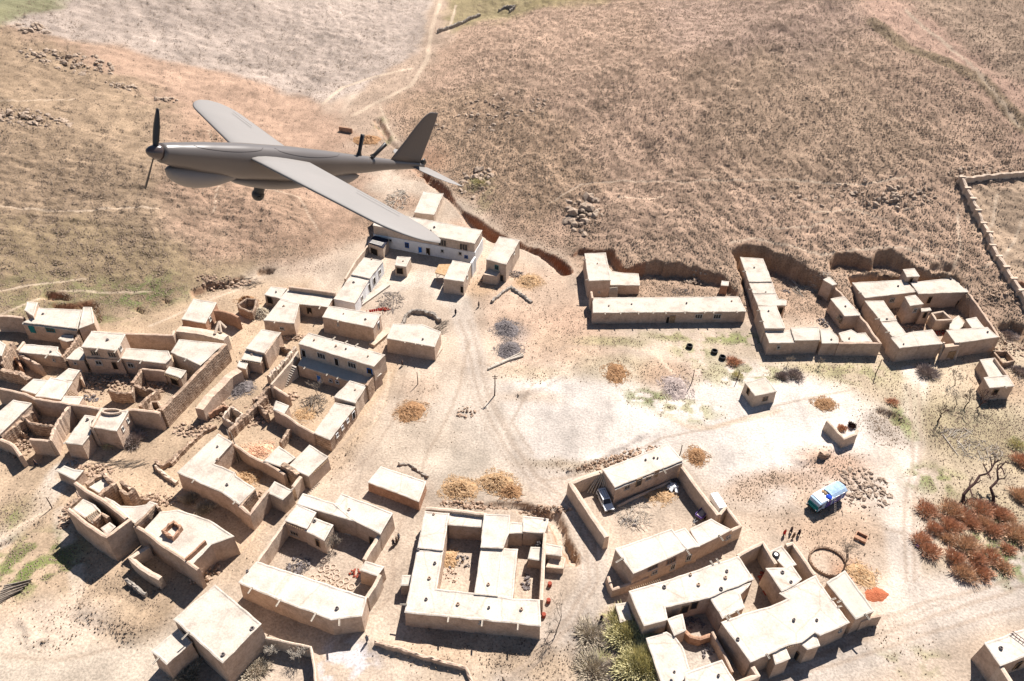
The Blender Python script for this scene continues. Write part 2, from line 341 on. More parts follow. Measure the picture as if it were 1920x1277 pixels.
def roof_mesh(poly, z, over=.10, th=.2, lip=.09, lw=.3):
    p = subdiv(poly, .9, jit=.07); n = len(p)
    def ring(d, zz, jz): return [(x, y, zz + jz * n1(x * .9, y * .9)) for x, y in offset(p, d)]
    rows = [ring(over, z - .1, .05), ring(over + .02, z + th - .1, .10), ring(-lw * .3, z + th - .03, .10), ring(-lw, z + th - .03 - lip, .04)]
    mb = MB(); vs = [v for r_ in rows for v in r_]; fs = [tuple(range(n))[::-1]]
    for r_ in range(3):
        for k in range(n): k2 = (k + 1) % n; fs.append((r_ * n + k, r_ * n + k2, (r_ + 1) * n + k2, (r_ + 1) * n + k))
    fs.append(tuple(3 * n + k for k in range(n)))
    return mb.add(vs, fs)
def run_mesh(pts, H, z0, t, rag=.08, closed=False, tap=.12):
    rg_ = rag > .16; pts = subdiv([p[:2] for p in pts], .45 if rg_ else .8, closed, jit=.05); n = len(pts); rows = [[], [], [], [], []]
    for i in range(n):
        a = Vector(pts[i - 1] if (i > 0 or closed) else pts[i]); c = Vector(pts[(i + 1) % n] if (i < n - 1 or closed) else pts[i])
        e = (c - a); e = e.normalized() if e.length > 1e-6 else Vector((1, 0)); nn = Vector((e.y, -e.x)); b = Vector(pts[i])
        hh = H + rag * 2 * n1(b.x * .55 + 3, b.y * .55) + rag * (rnd.random() - .5)
        zz = z0 if z0 is not None else gh(b.x, b.y) - .5
        for r_, (s_, zz_, tt) in enumerate(((1, zz, t / 2 + tap), (1, hh - .05, t / 2), (0, hh + .05, 0), (-1, hh - .05, t / 2), (-1, zz, t / 2 + tap))):
            jx = rnd.uniform(-.09, .09) if rg_ else 0; q = b + nn * (s_ * tt + jx); rows[r_].append((q.x, q.y, zz_ + (rnd.uniform(-.14, .14) if rg_ and r_ in (1, 2, 3) else 0)))
    vs = [v for r_ in rows for v in r_]; fs = []
    for r_ in range(4):
        for k in range(n if closed else n - 1): k2 = (k + 1) % n; fs.append((r_ * n + k, (r_ + 1) * n + k, (r_ + 1) * n + k2, r_ * n + k2))
    if not closed: fs.append((0, n, 2 * n, 3 * n, 4 * n)); fs.append((n - 1, 5 * n - 1, 4 * n - 1, 3 * n - 1, 2 * n - 1))
    return MB().add(vs, fs)

# ------------------------------------------------------------------ house builder
class House:
    def __init__(s, kind, label, cat='house', group=None):
        s.kind, s.label, s.cat, s.group = kind, label, cat, group; s.planes = []; s.root = None; s.polys = []
    def block(s, sh, pts, H, wm='wall', rm='roof', z0=None, roof=True, lip=.09, over=.10):
        p = ccw([tuple(onz(sh, u, v, H)[:2]) for u, v in pts])
        if z0 is None: z0 = min(0, min(gh(x, y) for x, y in p)) - .4 if min(gh(x, y) for x, y in p) < 1 else min(gh(x, y) for x, y in p) - .6
        if s.root is None:
            cx = sum(q[0] for q in p) / len(p); cy = sum(q[1] for q in p) / len(p); s.root = empty(s.kind, (cx, cy, max(z0, 0)), s.label, s.cat, s.group)
        top = H - .1 if roof else H
        wall_mesh(p, z0, top).build('wall', wm, s.root)
        if roof: roof_mesh(p, H - .1, lip=lip, over=over).build('roof', rm, s.root)
        s.polys.append((p, H)); n = len(p)
        for i in range(n): s.planes.append((Vector(p[i]), Vector(p[(i + 1) % n]), z0, H))
        return s
    def hit(s, sh, u, v):
        d = ray(sh, u, v); best = None
        for a, b, z0, z1 in s.planes:
            e = (b - a).normalized(); nn = Vector((e.y, -e.x)); dn = d.x * nn.x + d.y * nn.y
            if dn > -1e-4: continue
            t = (a.x * nn.x + a.y * nn.y) / dn; q = Vector((d.x * t, d.y * t, CAM_Z + d.z * t)); k = (q.xy - a).dot(e)
            L = (b - a).length; pen = max(0, -k, k - L) + max(0, z0 - q.z, q.z - z1)
            if best is None or (pen, t) < best[0]:
                best = ((pen, t), q, e, nn, z0, z1)
        return best[1:]
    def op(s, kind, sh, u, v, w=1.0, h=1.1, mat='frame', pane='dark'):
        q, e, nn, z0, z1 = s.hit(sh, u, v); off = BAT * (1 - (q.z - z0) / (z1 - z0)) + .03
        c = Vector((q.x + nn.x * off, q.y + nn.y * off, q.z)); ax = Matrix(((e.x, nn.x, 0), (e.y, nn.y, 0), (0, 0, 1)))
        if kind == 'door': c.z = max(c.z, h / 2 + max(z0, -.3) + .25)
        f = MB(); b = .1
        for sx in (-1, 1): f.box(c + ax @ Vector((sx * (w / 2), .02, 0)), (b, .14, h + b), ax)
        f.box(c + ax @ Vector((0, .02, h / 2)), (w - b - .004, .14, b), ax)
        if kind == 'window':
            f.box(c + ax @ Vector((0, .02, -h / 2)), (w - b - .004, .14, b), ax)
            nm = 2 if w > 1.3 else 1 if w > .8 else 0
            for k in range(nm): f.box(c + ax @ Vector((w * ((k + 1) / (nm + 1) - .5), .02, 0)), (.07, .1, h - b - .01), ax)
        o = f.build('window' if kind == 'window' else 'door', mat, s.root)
        MB().box(c + ax @ Vector((0, .0, -.02)), (w - .06, .09, h - .06), ax).build('pane' if kind == 'window' else 'leaf_or_shade_panel', pane, o)  # near-black door panels paint the shade of an open doorway; others are leaves
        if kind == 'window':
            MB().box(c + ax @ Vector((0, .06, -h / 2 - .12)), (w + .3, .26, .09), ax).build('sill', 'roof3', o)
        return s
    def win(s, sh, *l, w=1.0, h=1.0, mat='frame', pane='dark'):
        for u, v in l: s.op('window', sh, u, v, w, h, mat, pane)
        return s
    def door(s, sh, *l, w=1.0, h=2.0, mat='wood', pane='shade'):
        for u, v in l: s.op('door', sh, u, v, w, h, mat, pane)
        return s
    def spout(s, sh, *l, L=.9):
        for u, v in l:
            best = None
            for p, H in s.polys:
                q = onz(sh, u, v, H)
                for i in range(len(p)):
                    a, b = Vector(p[i]), Vector(p[(i + 1) % len(p)]); e = b - a; t = max(0, min(1, (q.xy - a).dot(e) / e.length_squared)); c = a + e * t
                    d = (c - q.xy).length
                    if best is None or d < best[0]: best = (d, c, e.normalized(), H)
            d, c, e, H = best; nn = Vector((e.y, -e.x)); L2 = L * rnd.uniform(.85, 1.15); ax = Matrix(((nn.x, e.x, 0), (nn.y, e.y, 0), (0, 0, 1)))
            ax = ax @ Matrix.Rotation(.16, 3, 'Y')
            m = MB(); c3 = Vector((c.x + nn.x * L2 * .42, c.y + nn.y * L2 * .42, H + .02))
            m.box(c3, (L2, .2, .05), ax)
            for k in (-1, 1): m.box(c3 + ax @ Vector((0, k * .1, .06)), (L2, .05, .14), ax)
            m.build('water_spout', 'palewood', s.root)
        return s
    def vent(s, sh, *l, r=.24):
        for u, v in l:
            H = s.polys[0][1]
            for p, h_ in s.polys:
                q = onz(sh, u, v, h_)
                if inside(np.array([q.x]), np.array([q.y]), p)[0]: H = h_
            q = onz(sh, u, v, H); z = H - .02; m = MB(); n = 10; rr = min(r, .34) * rnd.uniform(.65, .95); hh = rnd.uniform(.22, .4)
            prof = [(rr * 1.25, -.05), (rr * 1.05, hh * .6), (rr, hh), (rr * .6, hh), (rr * .55, .02)]
            vs = [(q.x + R_ * math.cos(6.2832 * k / n), q.y + R_ * math.sin(6.2832 * k / n), z + zz) for R_, zz in prof for k in range(n)]
            fs = [(j * n + k, j * n + (k + 1) % n, (j + 1) * n + (k + 1) % n, (j + 1) * n + k) for j in range(4) for k in range(n)]
            m.add(vs, fs + [tuple(4 * n + k for k in range(n))]); m.build('smoke_vent', 'ash' if rnd.random() < .7 else 'wall', s.root)
        return s
    def wall(s, sh, pts, H, t=.45, rag=.08, wm='wall', z0=None, closed=False, name='parapet'):
        p = [tuple(onz(sh, u, v, H)[:2]) for u, v in pts]
        if s.root is None: s.root = empty(s.kind, (p[0][0], p[0][1], 0), s.label, s.cat, s.group)
        run_mesh(p, H, z0, t, rag, closed).build(name, wm, s.root)
        if not closed or True:
            for a, b in zip(p[:-1], p[1:]): s.planes += [(Vector(a), Vector(b), 0, H), (Vector(b), Vector(a), 0, H)]
        return s
    def stairs(s, sh, lo, hi, z1, width=1.1, n=9, z_lo=0):
        a = onz(sh, *lo, z_lo); b = onz(sh, *hi, z1); e = (b.xy - a.xy); L = e.length; e.normalize(); ax = Matrix(((e.x, -e.y, 0), (e.y, e.x, 0), (0, 0, 1))); m = MB()
        for k in range(n):
            zt = z_lo + (z1 - z_lo) * (k + 1) / n; c = a.xy + e * L * (k + .5) / n
            m.box((c.x, c.y, (z_lo - .3 + zt) / 2), (L / n - .003, width, zt - z_lo + .3), ax)
        m.build('stairs', 'roof', s.root); return s
    def eave(s, sh, pa, pb, H, wm='wood', L=.5, n=14):       # row of roof-pole ends
        a, b = onz(sh, *pa, H), onz(sh, *pb, H); m = MB(); e = (b - a).normalized(); nn = Vector((e.y, -e.x, 0))
        if nn.y > 0: nn = -nn
        for k in range(n):
            c = a + (b - a) * (k + .5) / n; m.tube([c - nn * .1, c + nn * L], .07, 5)
        m.tube([a + nn * .03, b + nn * .03], .05, 5)
        m.build('pole_ends', wm, s.root); return s

def mudwall(name, label, sh, pts, H, t=.6, rag=.12, wm='wall', closed=False, cat='wall', z0=None, group=None):
    p = [tuple(onz(sh, u, v, H)[:2]) for u, v in pts]
    o = run_mesh(p, H, z0, t, rag, closed).build(name, wm); return tag(o, label, cat, group)
# ------------------------------------------------------------------ ground colours (surface soil, laid out in metres)
A_ = .555
def s(c, k=A_): return np.array(s2l(c)) * k
shp = GX.shape
Cg = np.zeros(shp + (3,)); Cg[:] = s((226, 203, 178))
big = N1.f(GX / 45, GY / 45, 4)[..., None]; mid = N2.f(GX / 9, GY / 9, 4)[..., None]; small = N3.f(GX / 2.2, GY / 2.2, 3)[..., None]
ROUGH = np.zeros(shp)
def mixc(mask, c, amt=1.0):
    global Cg
    m = np.clip(mask * amt, 0, 1)[..., None]; Cg = Cg * (1 - m) + s(c) * m
def setr(mask, v):
    global ROUGH
    ROUGH = ROUGH * (1 - mask) + v * mask
def reg(sh, px, c, amt=1.0, soft=3.0, r=None, pts=None, ragged=True):
    w_ = pts or gxy(sh, px); x, y = (WX, WY) if ragged else (GX, GY)
    wx = x + soft * 1.2 * N1.f(GX / 8, GY / 8, 2); wy = y + soft * 1.2 * N3.f(GX / 8, GY / 8, 2)
    d = seg_dist(wx, wy, w_, True); ins = inside(wx, wy, w_); m = sstep(-soft, soft, np.where(ins, d, -d))
    mixc(m, c, amt)
    if r is not None: setr(m, r)
def blob(sh, u, v, rx, ry, c, amt=1.0, r=None, soft=.5):
    p = gp(sh, u, v); d = np.sqrt(((WX - p.x) / rx) ** 2 + ((WY - p.y) / ry) ** 2); m = 1 - sstep(1 - soft, 1 + soft * .6, d)
    if c[1] >= c[0] - 8: m = m * sstep(-.14, .10, N3.f(GX / 2.0, GY / 2.0, 3))
    mixc(m, c, amt)
    if r is not None: setr(m, r)
def path(sh, px, wd, c=(240, 222, 200), amt=.8, r=0, wob=1.0):
    w_ = gxy(sh, px); x = GX + .5 * wob * N1.f(GX / 6, GY / 6, 3); y = GY + .5 * wob * N2.f(GX / 6, GY / 6, 3)
    d = seg_dist(x, y, w_); m = 1 - sstep(wd * .45, wd, d); mixc(m, c, amt)
    if r is not None: setr(m * .9, r)
hill = sstep(0, 10, DF2)
mixc(hill, (208, 176, 148)); setr(hill, 1.0)
# left hill, pale scree, mid pink slope, right hill
reg('P', [(-400, 700), (-400, -400), (0, 60), (110, 85), (240, 130), (330, 190), (300, 260), (330, 420), (420, 520), (330, 600), (0, 620)], (190, 163, 133), 1, 8, 1.0)
reg('P', [(0, 400), (200, 420), (360, 470), (560, 470), (430, 540), (200, 600), (0, 600)], (166, 146, 110), .6, 5)
reg('P', [(330, 180), (640, 225), (720, 420), (650, 460), (520, 500), (400, 460), (330, 360)], (200, 166, 138), 1, 9, .8)
reg('P', [(110, 85), (240, 85), (420, 130), (600, 185), (640, 215), (700, 330), (620, 420), (540, 300), (300, 175)], (216, 180, 152), .85, 7, .35)
reg('P', [(-300, -300), (0, 40), (110, 70), (230, 85), (420, 135), (610, 190), (700, 165), (790, 100), (815, -60)], (214, 194, 176), 1, 3, .6)
reg('P', [(640, 210), (700, 150), (790, 90), (812, 0), (812, -60), (860, -60), (845, 60), (825, 125), (765, 180), (745, 270), (840, 360), (760, 335), (690, 290)], (212, 184, 158), .95, 2, .45)
reg('P', [(-300, -100), (-20, 50), (110, 12), (140, -40)], (150, 150, 105), .8, 3)
reg('P', [(860, -100), (840, 60), (800, 140), (722, 200), (760, 280), (960, 440), (1200, 480), (1600, 480), (2100, 560), (2300, -100)], (214, 180, 152), 1, 4, .9)
reg('P', [(850, -60), (835, 60), (905, 40), (1130, -20), (1120, -80)], (176, 160, 118), .9, 4, .5)
reg('P', [(930, 45), (1000, 20), (1150, 5), (1160, -60), (1100, -60)], (188, 168, 122), .6, 5)
reg('P', [(740, 180), (900, 160), (1050, 230), (1120, 340), (980, 430), (800, 330)], (200, 168, 136), .7, 8, 1.15)
reg('P', [(1300, 120), (1560, 60), (1700, 200), (1750, 330), (1500, 380), (1300, 300)], (198, 170, 140), .5, 12)
reg('P', [(1180, -60), (1560, -60), (1640, 60), (1500, 120), (1250, 90)], (214, 182, 160), .6, 9)
reg('P', [(1560, -60), (1640, 50), (1790, 130), (1880, 220), (1960, 300), (1960, 210), (1880, 120), (1740, 30), (1700, -60)], (214, 176, 152), .8, 5, .4)
reg('P', [(1600, -60), (1760, 40), (1900, 150), (2000, 200), (2000, -60)], (190, 165, 140), .6, 5, .8)
path('P', [(1640, 40), (1700, 90), (1780, 120), (1840, 150), (1880, 190), (1920, 240)], 3.5, (140, 128, 92), .6, 1.2)
reg('P', [(1800, 350), (1940, 340), (1990, 600), (1900, 560)], (206, 180, 150), .7, 2, .35)
for u, v, rx, ry, a in ((80, 535, 20, 5, .25), (200, 545, 14, 5, .35), (250, 560, 8, 4, .8), (200, 600, 12, 2.5, .8), (330, 560, 6, 4, .5), (290, 530, 7, 4, .5), (60, 570, 10, 4, .35), (900, 350, 6, 5, .35), (905, 380, 5, 5, .3), (715, 235, 2.5, 6, .6), (730, 265, 2, 4, .6)):
    blob('P', u, v, rx, ry, (128, 142, 84), a, .9, .8)
# village floor
reg('P', [(-150, 640), (200, 600), (450, 545), (560, 520), (640, 640), (730, 700), (690, 800), (620, 890), (560, 960), (420, 1080), (230, 1160), (-150, 1100)], (216, 186, 152), .85, 5, .18)
reg('P', [(820, 1180), (1010, 1210), (1180, 1100), (1260, 1300), (760, 1300)], (222, 198, 168), .7, 5, .3)
reg('P', [(1370, 660), (1940, 640), (1960, 1120), (1740, 1080), (1740, 760), (1660, 800), (1480, 700)], (218, 196, 162), .7, 5, .4)
reg('P', [(900, 480), (1090, 520), (1120, 600), (1160, 680), (1000, 700), (920, 640), (890, 540)], (222, 190, 162), .75, 5, .3)
reg('P', [(1380, 880), (1560, 830), (1660, 900), (1660, 1020), (1560, 1060), (1420, 1000)], (224, 194, 164), .7, 5, .4)
blob('N', 700, 640, 23, 13, (252, 238, 222), 1, 0, .45); blob('N', 880, 760, 17, 12, (252, 238, 222), 1, 0, .5); blob('N', 560, 800, 14, 10, (250, 235, 218), .9, 0, .6)
blob('N', 1780, 640, 22, 16, (252, 238, 222), 1, 0, .5); blob('P', 1450, 850, 20, 14, (252, 238, 222), 1, 0, .5); blob('P', 1560, 790, 13, 12, (250, 236, 220), .8, 0, .6)
path('P', [(860, 560), (880, 640), (905, 740), (960, 840), (1010, 900), (1080, 960), (1120, 1040), (1110, 1120), (1030, 1200), (960, 1277), (930, 1330)], 3.6, (226, 208, 188), .9)
blob('P', 860, 800, 14, 16, (232, 214, 192), .8, .05, .6); blob('P', 780, 830, 9, 9, (230, 208, 182), .7, .1, .6)
path('P', [(850, 560), (800, 520), (700, 540)], 5, (238, 220, 198), .8)
path('P', [(1715, 700), (1715, 760), (1700, 850), (1690, 930), (1690, 1010), (1700, 1100), (1700, 1140)], 3.6, (246, 228, 208), 1)
blob('P', 1690, 930, 9, 10, (246, 228, 208), .8, 0, .6)
path('P', [(1240, 1330), (1420, 1260), (1560, 1215), (1720, 1150), (1840, 1115), (2000, 1075)], 7.5, (224, 208, 190), 1)
path('P', [(1900, 1080), (1650, 1180), (1500, 1240)], .4, (206, 188, 168), .7)
path('P', [(-60, 1215), (60, 1225), (170, 1215), (260, 1170), (360, 1090), (430, 1040), (520, 930), (610, 830), (680, 760), (735, 690)], 2.4, (228, 198, 164), .85)
path('P', [(120, 880), (80, 940), (0, 1010)], 3.2, (240, 222, 200), 1); path('P', [(120, 890), (160, 860), (300, 770), (420, 640), (450, 590)], 2.2, (232, 205, 174), .9)
path('P', [(112, 960), (120, 1000), (140, 1040), (145, 1110)], 1.7, (234, 212, 186), .9)
path('P', [(-50, 1240), (200, 1260), (320, 1230)], 7, (232, 214, 190), .8)
blob('I', 620, 860, 5, 5, (236, 220, 200), .8, 0, .5)
blob('U', 240, 340, 5.5, 4, (240, 232, 228), .9, 0, .4)
for u, v, rx, ry, c, a, r_ in (
    (40, 960, 6, 6, (206, 180, 150), .8, .7), (30, 960, 3, 4, (150, 138, 90), .4, .8), (60, 1050, 8, 6, (136, 146, 82), .85, .9), (30, 1080, 6, 4, (126, 142, 74), .8, .9), (110, 1060, 4, 5, (150, 150, 96), .7, .9),
    (5, 975, 3, 3, (140, 150, 84), .7, .8), (230, 1120, 7, 5, (186, 162, 134), .8, .9), (260, 1160, 6, 4, (196, 170, 140), .8, .7), (110, 1170, 8, 5, (238, 214, 188), .8, .3),
    (980, 600, 7, 6, (226, 190, 160), .6, .5), (1060, 640, 10, 6, (222, 190, 158), .7, .45), (1000, 560, 8, 7, (226, 196, 168), .6, .4), (960, 625, 4, 5, (170, 155, 145), .7, .6), (1070, 600, 8, 7, (224, 186, 156), .7, .5),
    (1150, 640, 9, 2.2, (186, 176, 128), .7, .7), (1180, 690, 8, 5, (206, 190, 150), .6, .5), (1300, 632, 13, 2.2, (176, 172, 116), .8, .8), (1385, 635, 6, 3, (150, 160, 92), .7, .8), (1250, 700, 9, 5, (206, 172, 142), .8, .6),
    (1220, 745, 7, 3, (146, 156, 90), .8, .9), (1290, 770, 8, 4, (180, 176, 120), .7, .7), (1365, 700, 9, 5, (186, 178, 130), .7, .8), (1300, 660, 6, 3, (150, 158, 92), .6, .7), (1440, 700, 6, 3, (170, 168, 112), .7, .8),
    (1610, 700, 11, 4, (186, 180, 130), .75, .7), (1540, 692, 10, 2, (196, 182, 138), .6, .6), (1690, 730, 5, 6, (214, 196, 160), .6, .5), (1665, 800, 6, 6, (172, 158, 142), .7, .8), (1695, 790, 2, 6, (134, 152, 76), .8, .8),
    (1780, 800, 9, 10, (196, 178, 140), .9, .9), (1860, 800, 10, 10, (190, 174, 140), .9, .9), (1750, 900, 6, 4.5, (146, 154, 86), .8, .9), (1880, 720, 7, 6, (206, 172, 140), .7, .8), (1905, 850, 6, 8, (196, 176, 140), .8, .8),
    (1850, 960, 9, 7, (206, 186, 150), .7, .7), (1890, 1020, 7, 6, (136, 148, 84), .8, .9), (1850, 1010, 5, 5, (150, 156, 96), .8, .9), (1760, 960, 6, 5, (200, 176, 144), .6, .7), (1905, 1070, 5, 4, (140, 150, 88), .7, .8),
    (1560, 1000, 9, 5, (226, 192, 160), .7, .5), (1470, 900, 9, 3, (214, 178, 146), .8, .9), (1400, 920, 5, 3, (220, 186, 154), .7, .7), (1560, 870, 8, 5, (224, 182, 148), .8, .7), (1640, 1180, 6, 3, (222, 196, 166), .6, .4),
    (1530, 940, 5, 4, (214, 182, 150), .8, .4), (1600, 1090, 4, 5, (214, 150, 106), .7, .4), (1715, 1240, 7, 2.5, (170, 166, 110), .6, .6), (1690, 1180, 6, 5, (232, 212, 190), .6, .2),
    (770, 770, 3.2, 3.4, (196, 158, 118), .9, .3), (790, 730, 5, 5, (222, 190, 160), .6, .3), (720, 660, 3, 6, (220, 184, 150), .6, .3), (640, 860, 3, 5, (214, 186, 156), .7, .5), (860, 870, 10, 4, (238, 220, 196), .6, 0),
    (1000, 1240, 8, 3.5, (206, 180, 150), .9, .9), (1110, 1200, 4, 5, (170, 160, 150), .8, .9), (1160, 1250, 6, 5, (150, 146, 84), .8, .9), (830, 1215, 10, 3, (226, 196, 164), .8, .4), (680, 1170, 4, 4, (236, 216, 190), .6, 0),
    (1090, 870, 12, 2, (214, 190, 158), .7, .9), (1000, 700, 9, 3, (214, 190, 156), .7, .7), (1120, 690, 7, 5, (216, 196, 160), .5, .5), (990, 745, 8, 2.4, (230, 204, 176), .7, .3),
    (560, 555, 7, 4, (214, 176, 146), .8, .7), (600, 500, 6, 4, (220, 196, 172), .6, .7), (800, 300, 8, 10, (206, 160, 128), .6, .4), (900, 540, 5, 5, (206, 168, 126), .6, .4), (990, 530, 4, 3.5, (200, 156, 106), .7, .4),
    (1130, 545, 5, 5, (230, 196, 170), .6, .5), (700, 260, 3, 10, (226, 192, 160), .6, .2), (760, 380, 7, 5, (214, 172, 140), .6, .5), (860, 430, 4, 5, (222, 178, 146), .6, .3)):
    blob('P', u, v, rx, ry, c, a, r_, .7)
for u, v in ((862, 917), (940, 912), (1155, 700), (1305, 855), (1545, 757), (1642, 1114)): blob('P', u, v, 4.2, 4.0, (250, 232, 206), .5, 0, .6)
road = [(872, 600), (888, 660), (905, 740), (955, 835), (1005, 900), (1070, 955), (1108, 1020), (1115, 1090), (1070, 1160), (1000, 1235), (950, 1290)]
for k in (-9, 8): path('P', [(u + k, v) for u, v in road], .5, (196, 174, 152), .6)
for k in (-20, 17): path('P', [(u + k, v + 4) for u, v in road[1:7]], .4, (206, 184, 162), .5)
for pts in ([(880, 640), (850, 760), (800, 850), (780, 920), (745, 1000), (735, 1120), (640, 1200)], [(760, 700), (740, 780), (700, 850), (640, 900)], [(1020, 900), (1120, 890), (1240, 820), (1340, 800), (1460, 760), (1600, 730)], [(1690, 1000), (1560, 960), (1440, 970), (1380, 960)],
            [(1705, 720), (1712, 860), (1695, 960), (1700, 1090)], [(1722, 720), (1726, 860), (1712, 960), (1716, 1090)], [(1290, 1270), (1450, 1235), (1600, 1180), (1760, 1125), (1925, 1078)], [(1330, 1277), (1480, 1245), (1620, 1200), (1780, 1145), (1925, 1098)], [(1440, 1277), (1600, 1235), (1760, 1180), (1925, 1135)],
            [(900, 680), (980, 700), (1060, 650), (1150, 650)], [(1000, 720), (960, 790), (1000, 850)], [(0, 1225), (110, 1235), (220, 1215)], [(420, 1060), (520, 950), (600, 860), (680, 780)], [(432, 1064), (532, 956), (612, 866), (690, 786)]): path('P', pts, .45, (198, 174, 150), .55)
for pts, wd in (([(605, 195), (640, 165), (700, 145), (770, 128)], 1.1), ([(826, 0), (808, 60), (802, 110), (770, 160), (700, 195), (665, 215)], 1.3), ([(855, 10), (845, 45), (840, 60)], .8), ([(712, 195), (725, 230), (745, 265)], .6),
                ([(1280, 342), (1400, 340), (1480, 335), (1560, 345), (1640, 343), (1700, 330)], .42), ([(1030, 380), (1090, 345), (1160, 338), (1280, 342)], .4), ([(1160, 370), (1240, 370)], .35),
                ([(1370, 455), (1410, 447), (1480, 460), (1540, 480), (1600, 468), (1690, 462), (1760, 480)], .5), ([(1795, 400), (1800, 470), (1780, 520)], .5), ([(1870, 365), (1860, 420), (1850, 430)], .5), ([(1920, 410), (1900, 450), (1880, 490)], .5),
                ([(1520, 395), (1620, 396), (1700, 430), (1740, 470)], .35), ([(1440, 430), (1520, 425), (1560, 410)], .35), ([(0, 590), (60, 565), (110, 545), (280, 548)], .45), ([(0, 190), (140, 186)], .4), ([(0, 385), (130, 395), (300, 392)], .4), ([(280, 300), (560, 370), (600, 440)], .3),
                ([(0, 545), (80, 532), (160, 522)], .4), ([(280, 612), (330, 590), (400, 560), (440, 545), (490, 520), (540, 500)], .6), ([(840, 430), (700, 475), (640, 470)], .3), ([(390, 240), (420, 330), (400, 400)], .25), ([(1700, 20), (1830, 130), (1910, 235)], .9), ([(1850, 500), (1890, 470)], .4),
                ([(0, 1010), (40, 985), (100, 950)], .5), ([(730, 700), (720, 760), (690, 810)], .5), ([(1160, 650), (1230, 660), (1260, 700)], .6), ([(1250, 780), (1290, 800), (1340, 800), (1460, 770)], .9)):
    path('P', pts, wd, (240, 214, 184), .75, 0)
# dark earth of freshly cut banks (steep faces are bare red earth)
gy_, gx_ = np.gradient(GH, ys, xs); slope = np.hypot(gy_, gx_)
steep = sstep(.75, 1.6, slope)
redm = np.full(shp, 0.0) + .6 * (seg_dist(GX, GY, gxy('P', RAVINE)) < 6) + .5 * (seg_dist(GX, GY, gxy('P', [(1066, 480), (1176, 490)])) < 5) + .6 * (seg_dist(GX, GY, gxy('P', [(80, 580), (190, 580)])) < 6)
Cg = Cg * (1 - steep[..., None]) + steep[..., None] * (s((202, 166, 134)) * (1 - np.clip(redm, 0, 1))[..., None] + s((190, 128, 92)) * np.clip(redm, 0, 1)[..., None])
Cg *= 1 - .10 * sstep(.05, .3, N3.f(GX / 1.5, GY / 6, 3))[..., None]
Cg *= np.array([.965, .98, 1.03])
Cg *= 1 + (.38 - .2 * np.clip(ROUGH, 0, 1)[..., None]) * mid + .18 * big + .30 * small * (.35 + ROUGH[..., None])
Cg *= 1 - .12 * ROUGH[..., None] * sstep(-.05, .25, N3.f(GX / 4.5 + 40, GY / 3.2, 3))[..., None]
Cg = np.clip(Cg, .02, .9)
ny_, nx_ = shp
me = bpy.data.meshes.new('ground'); nv = nx_ * ny_; nf = (nx_ - 1) * (ny_ - 1)
co = np.stack([GX, GY, GH], -1).reshape(-1, 3).astype(np.float32)
me.vertices.add(nv); me.vertices.foreach_set('co', co.ravel())
idx = np.arange(nv).reshape(shp); q = np.stack([idx[:-1, :-1], idx[:-1, 1:], idx[1:, 1:], idx[1:, :-1]], -1).reshape(-1)
me.loops.add(nf * 4); me.loops.foreach_set('vertex_index', q.astype(np.int32)); me.polygons.add(nf)
me.polygons.foreach_set('loop_start', np.arange(0, nf * 4, 4, dtype=np.int32)); me.polygons.foreach_set('loop_total', np.full(nf, 4, np.int32))
me.update(calc_edges=True)
at = me.color_attributes.new('soil', 'FLOAT_COLOR', 'POINT'); at.data.foreach_set('color', np.concatenate([Cg, np.ones(shp + (1,))], -1).astype(np.float32).ravel())
me.polygons.foreach_set('use_smooth', np.ones(nf, bool))
M['ground'] = mk('soil', (1.03, 1.02, 1.0), (.9, .88, .86), scale=.9, detail=8, bump=.8, bscale=1.9, attr='soil', fine=(2.4, .76, 1.14))
me.materials.append(M['ground']); g = bpy.data.objects.new('ground', me); COL.objects.link(g); tag(g, kind='structure')

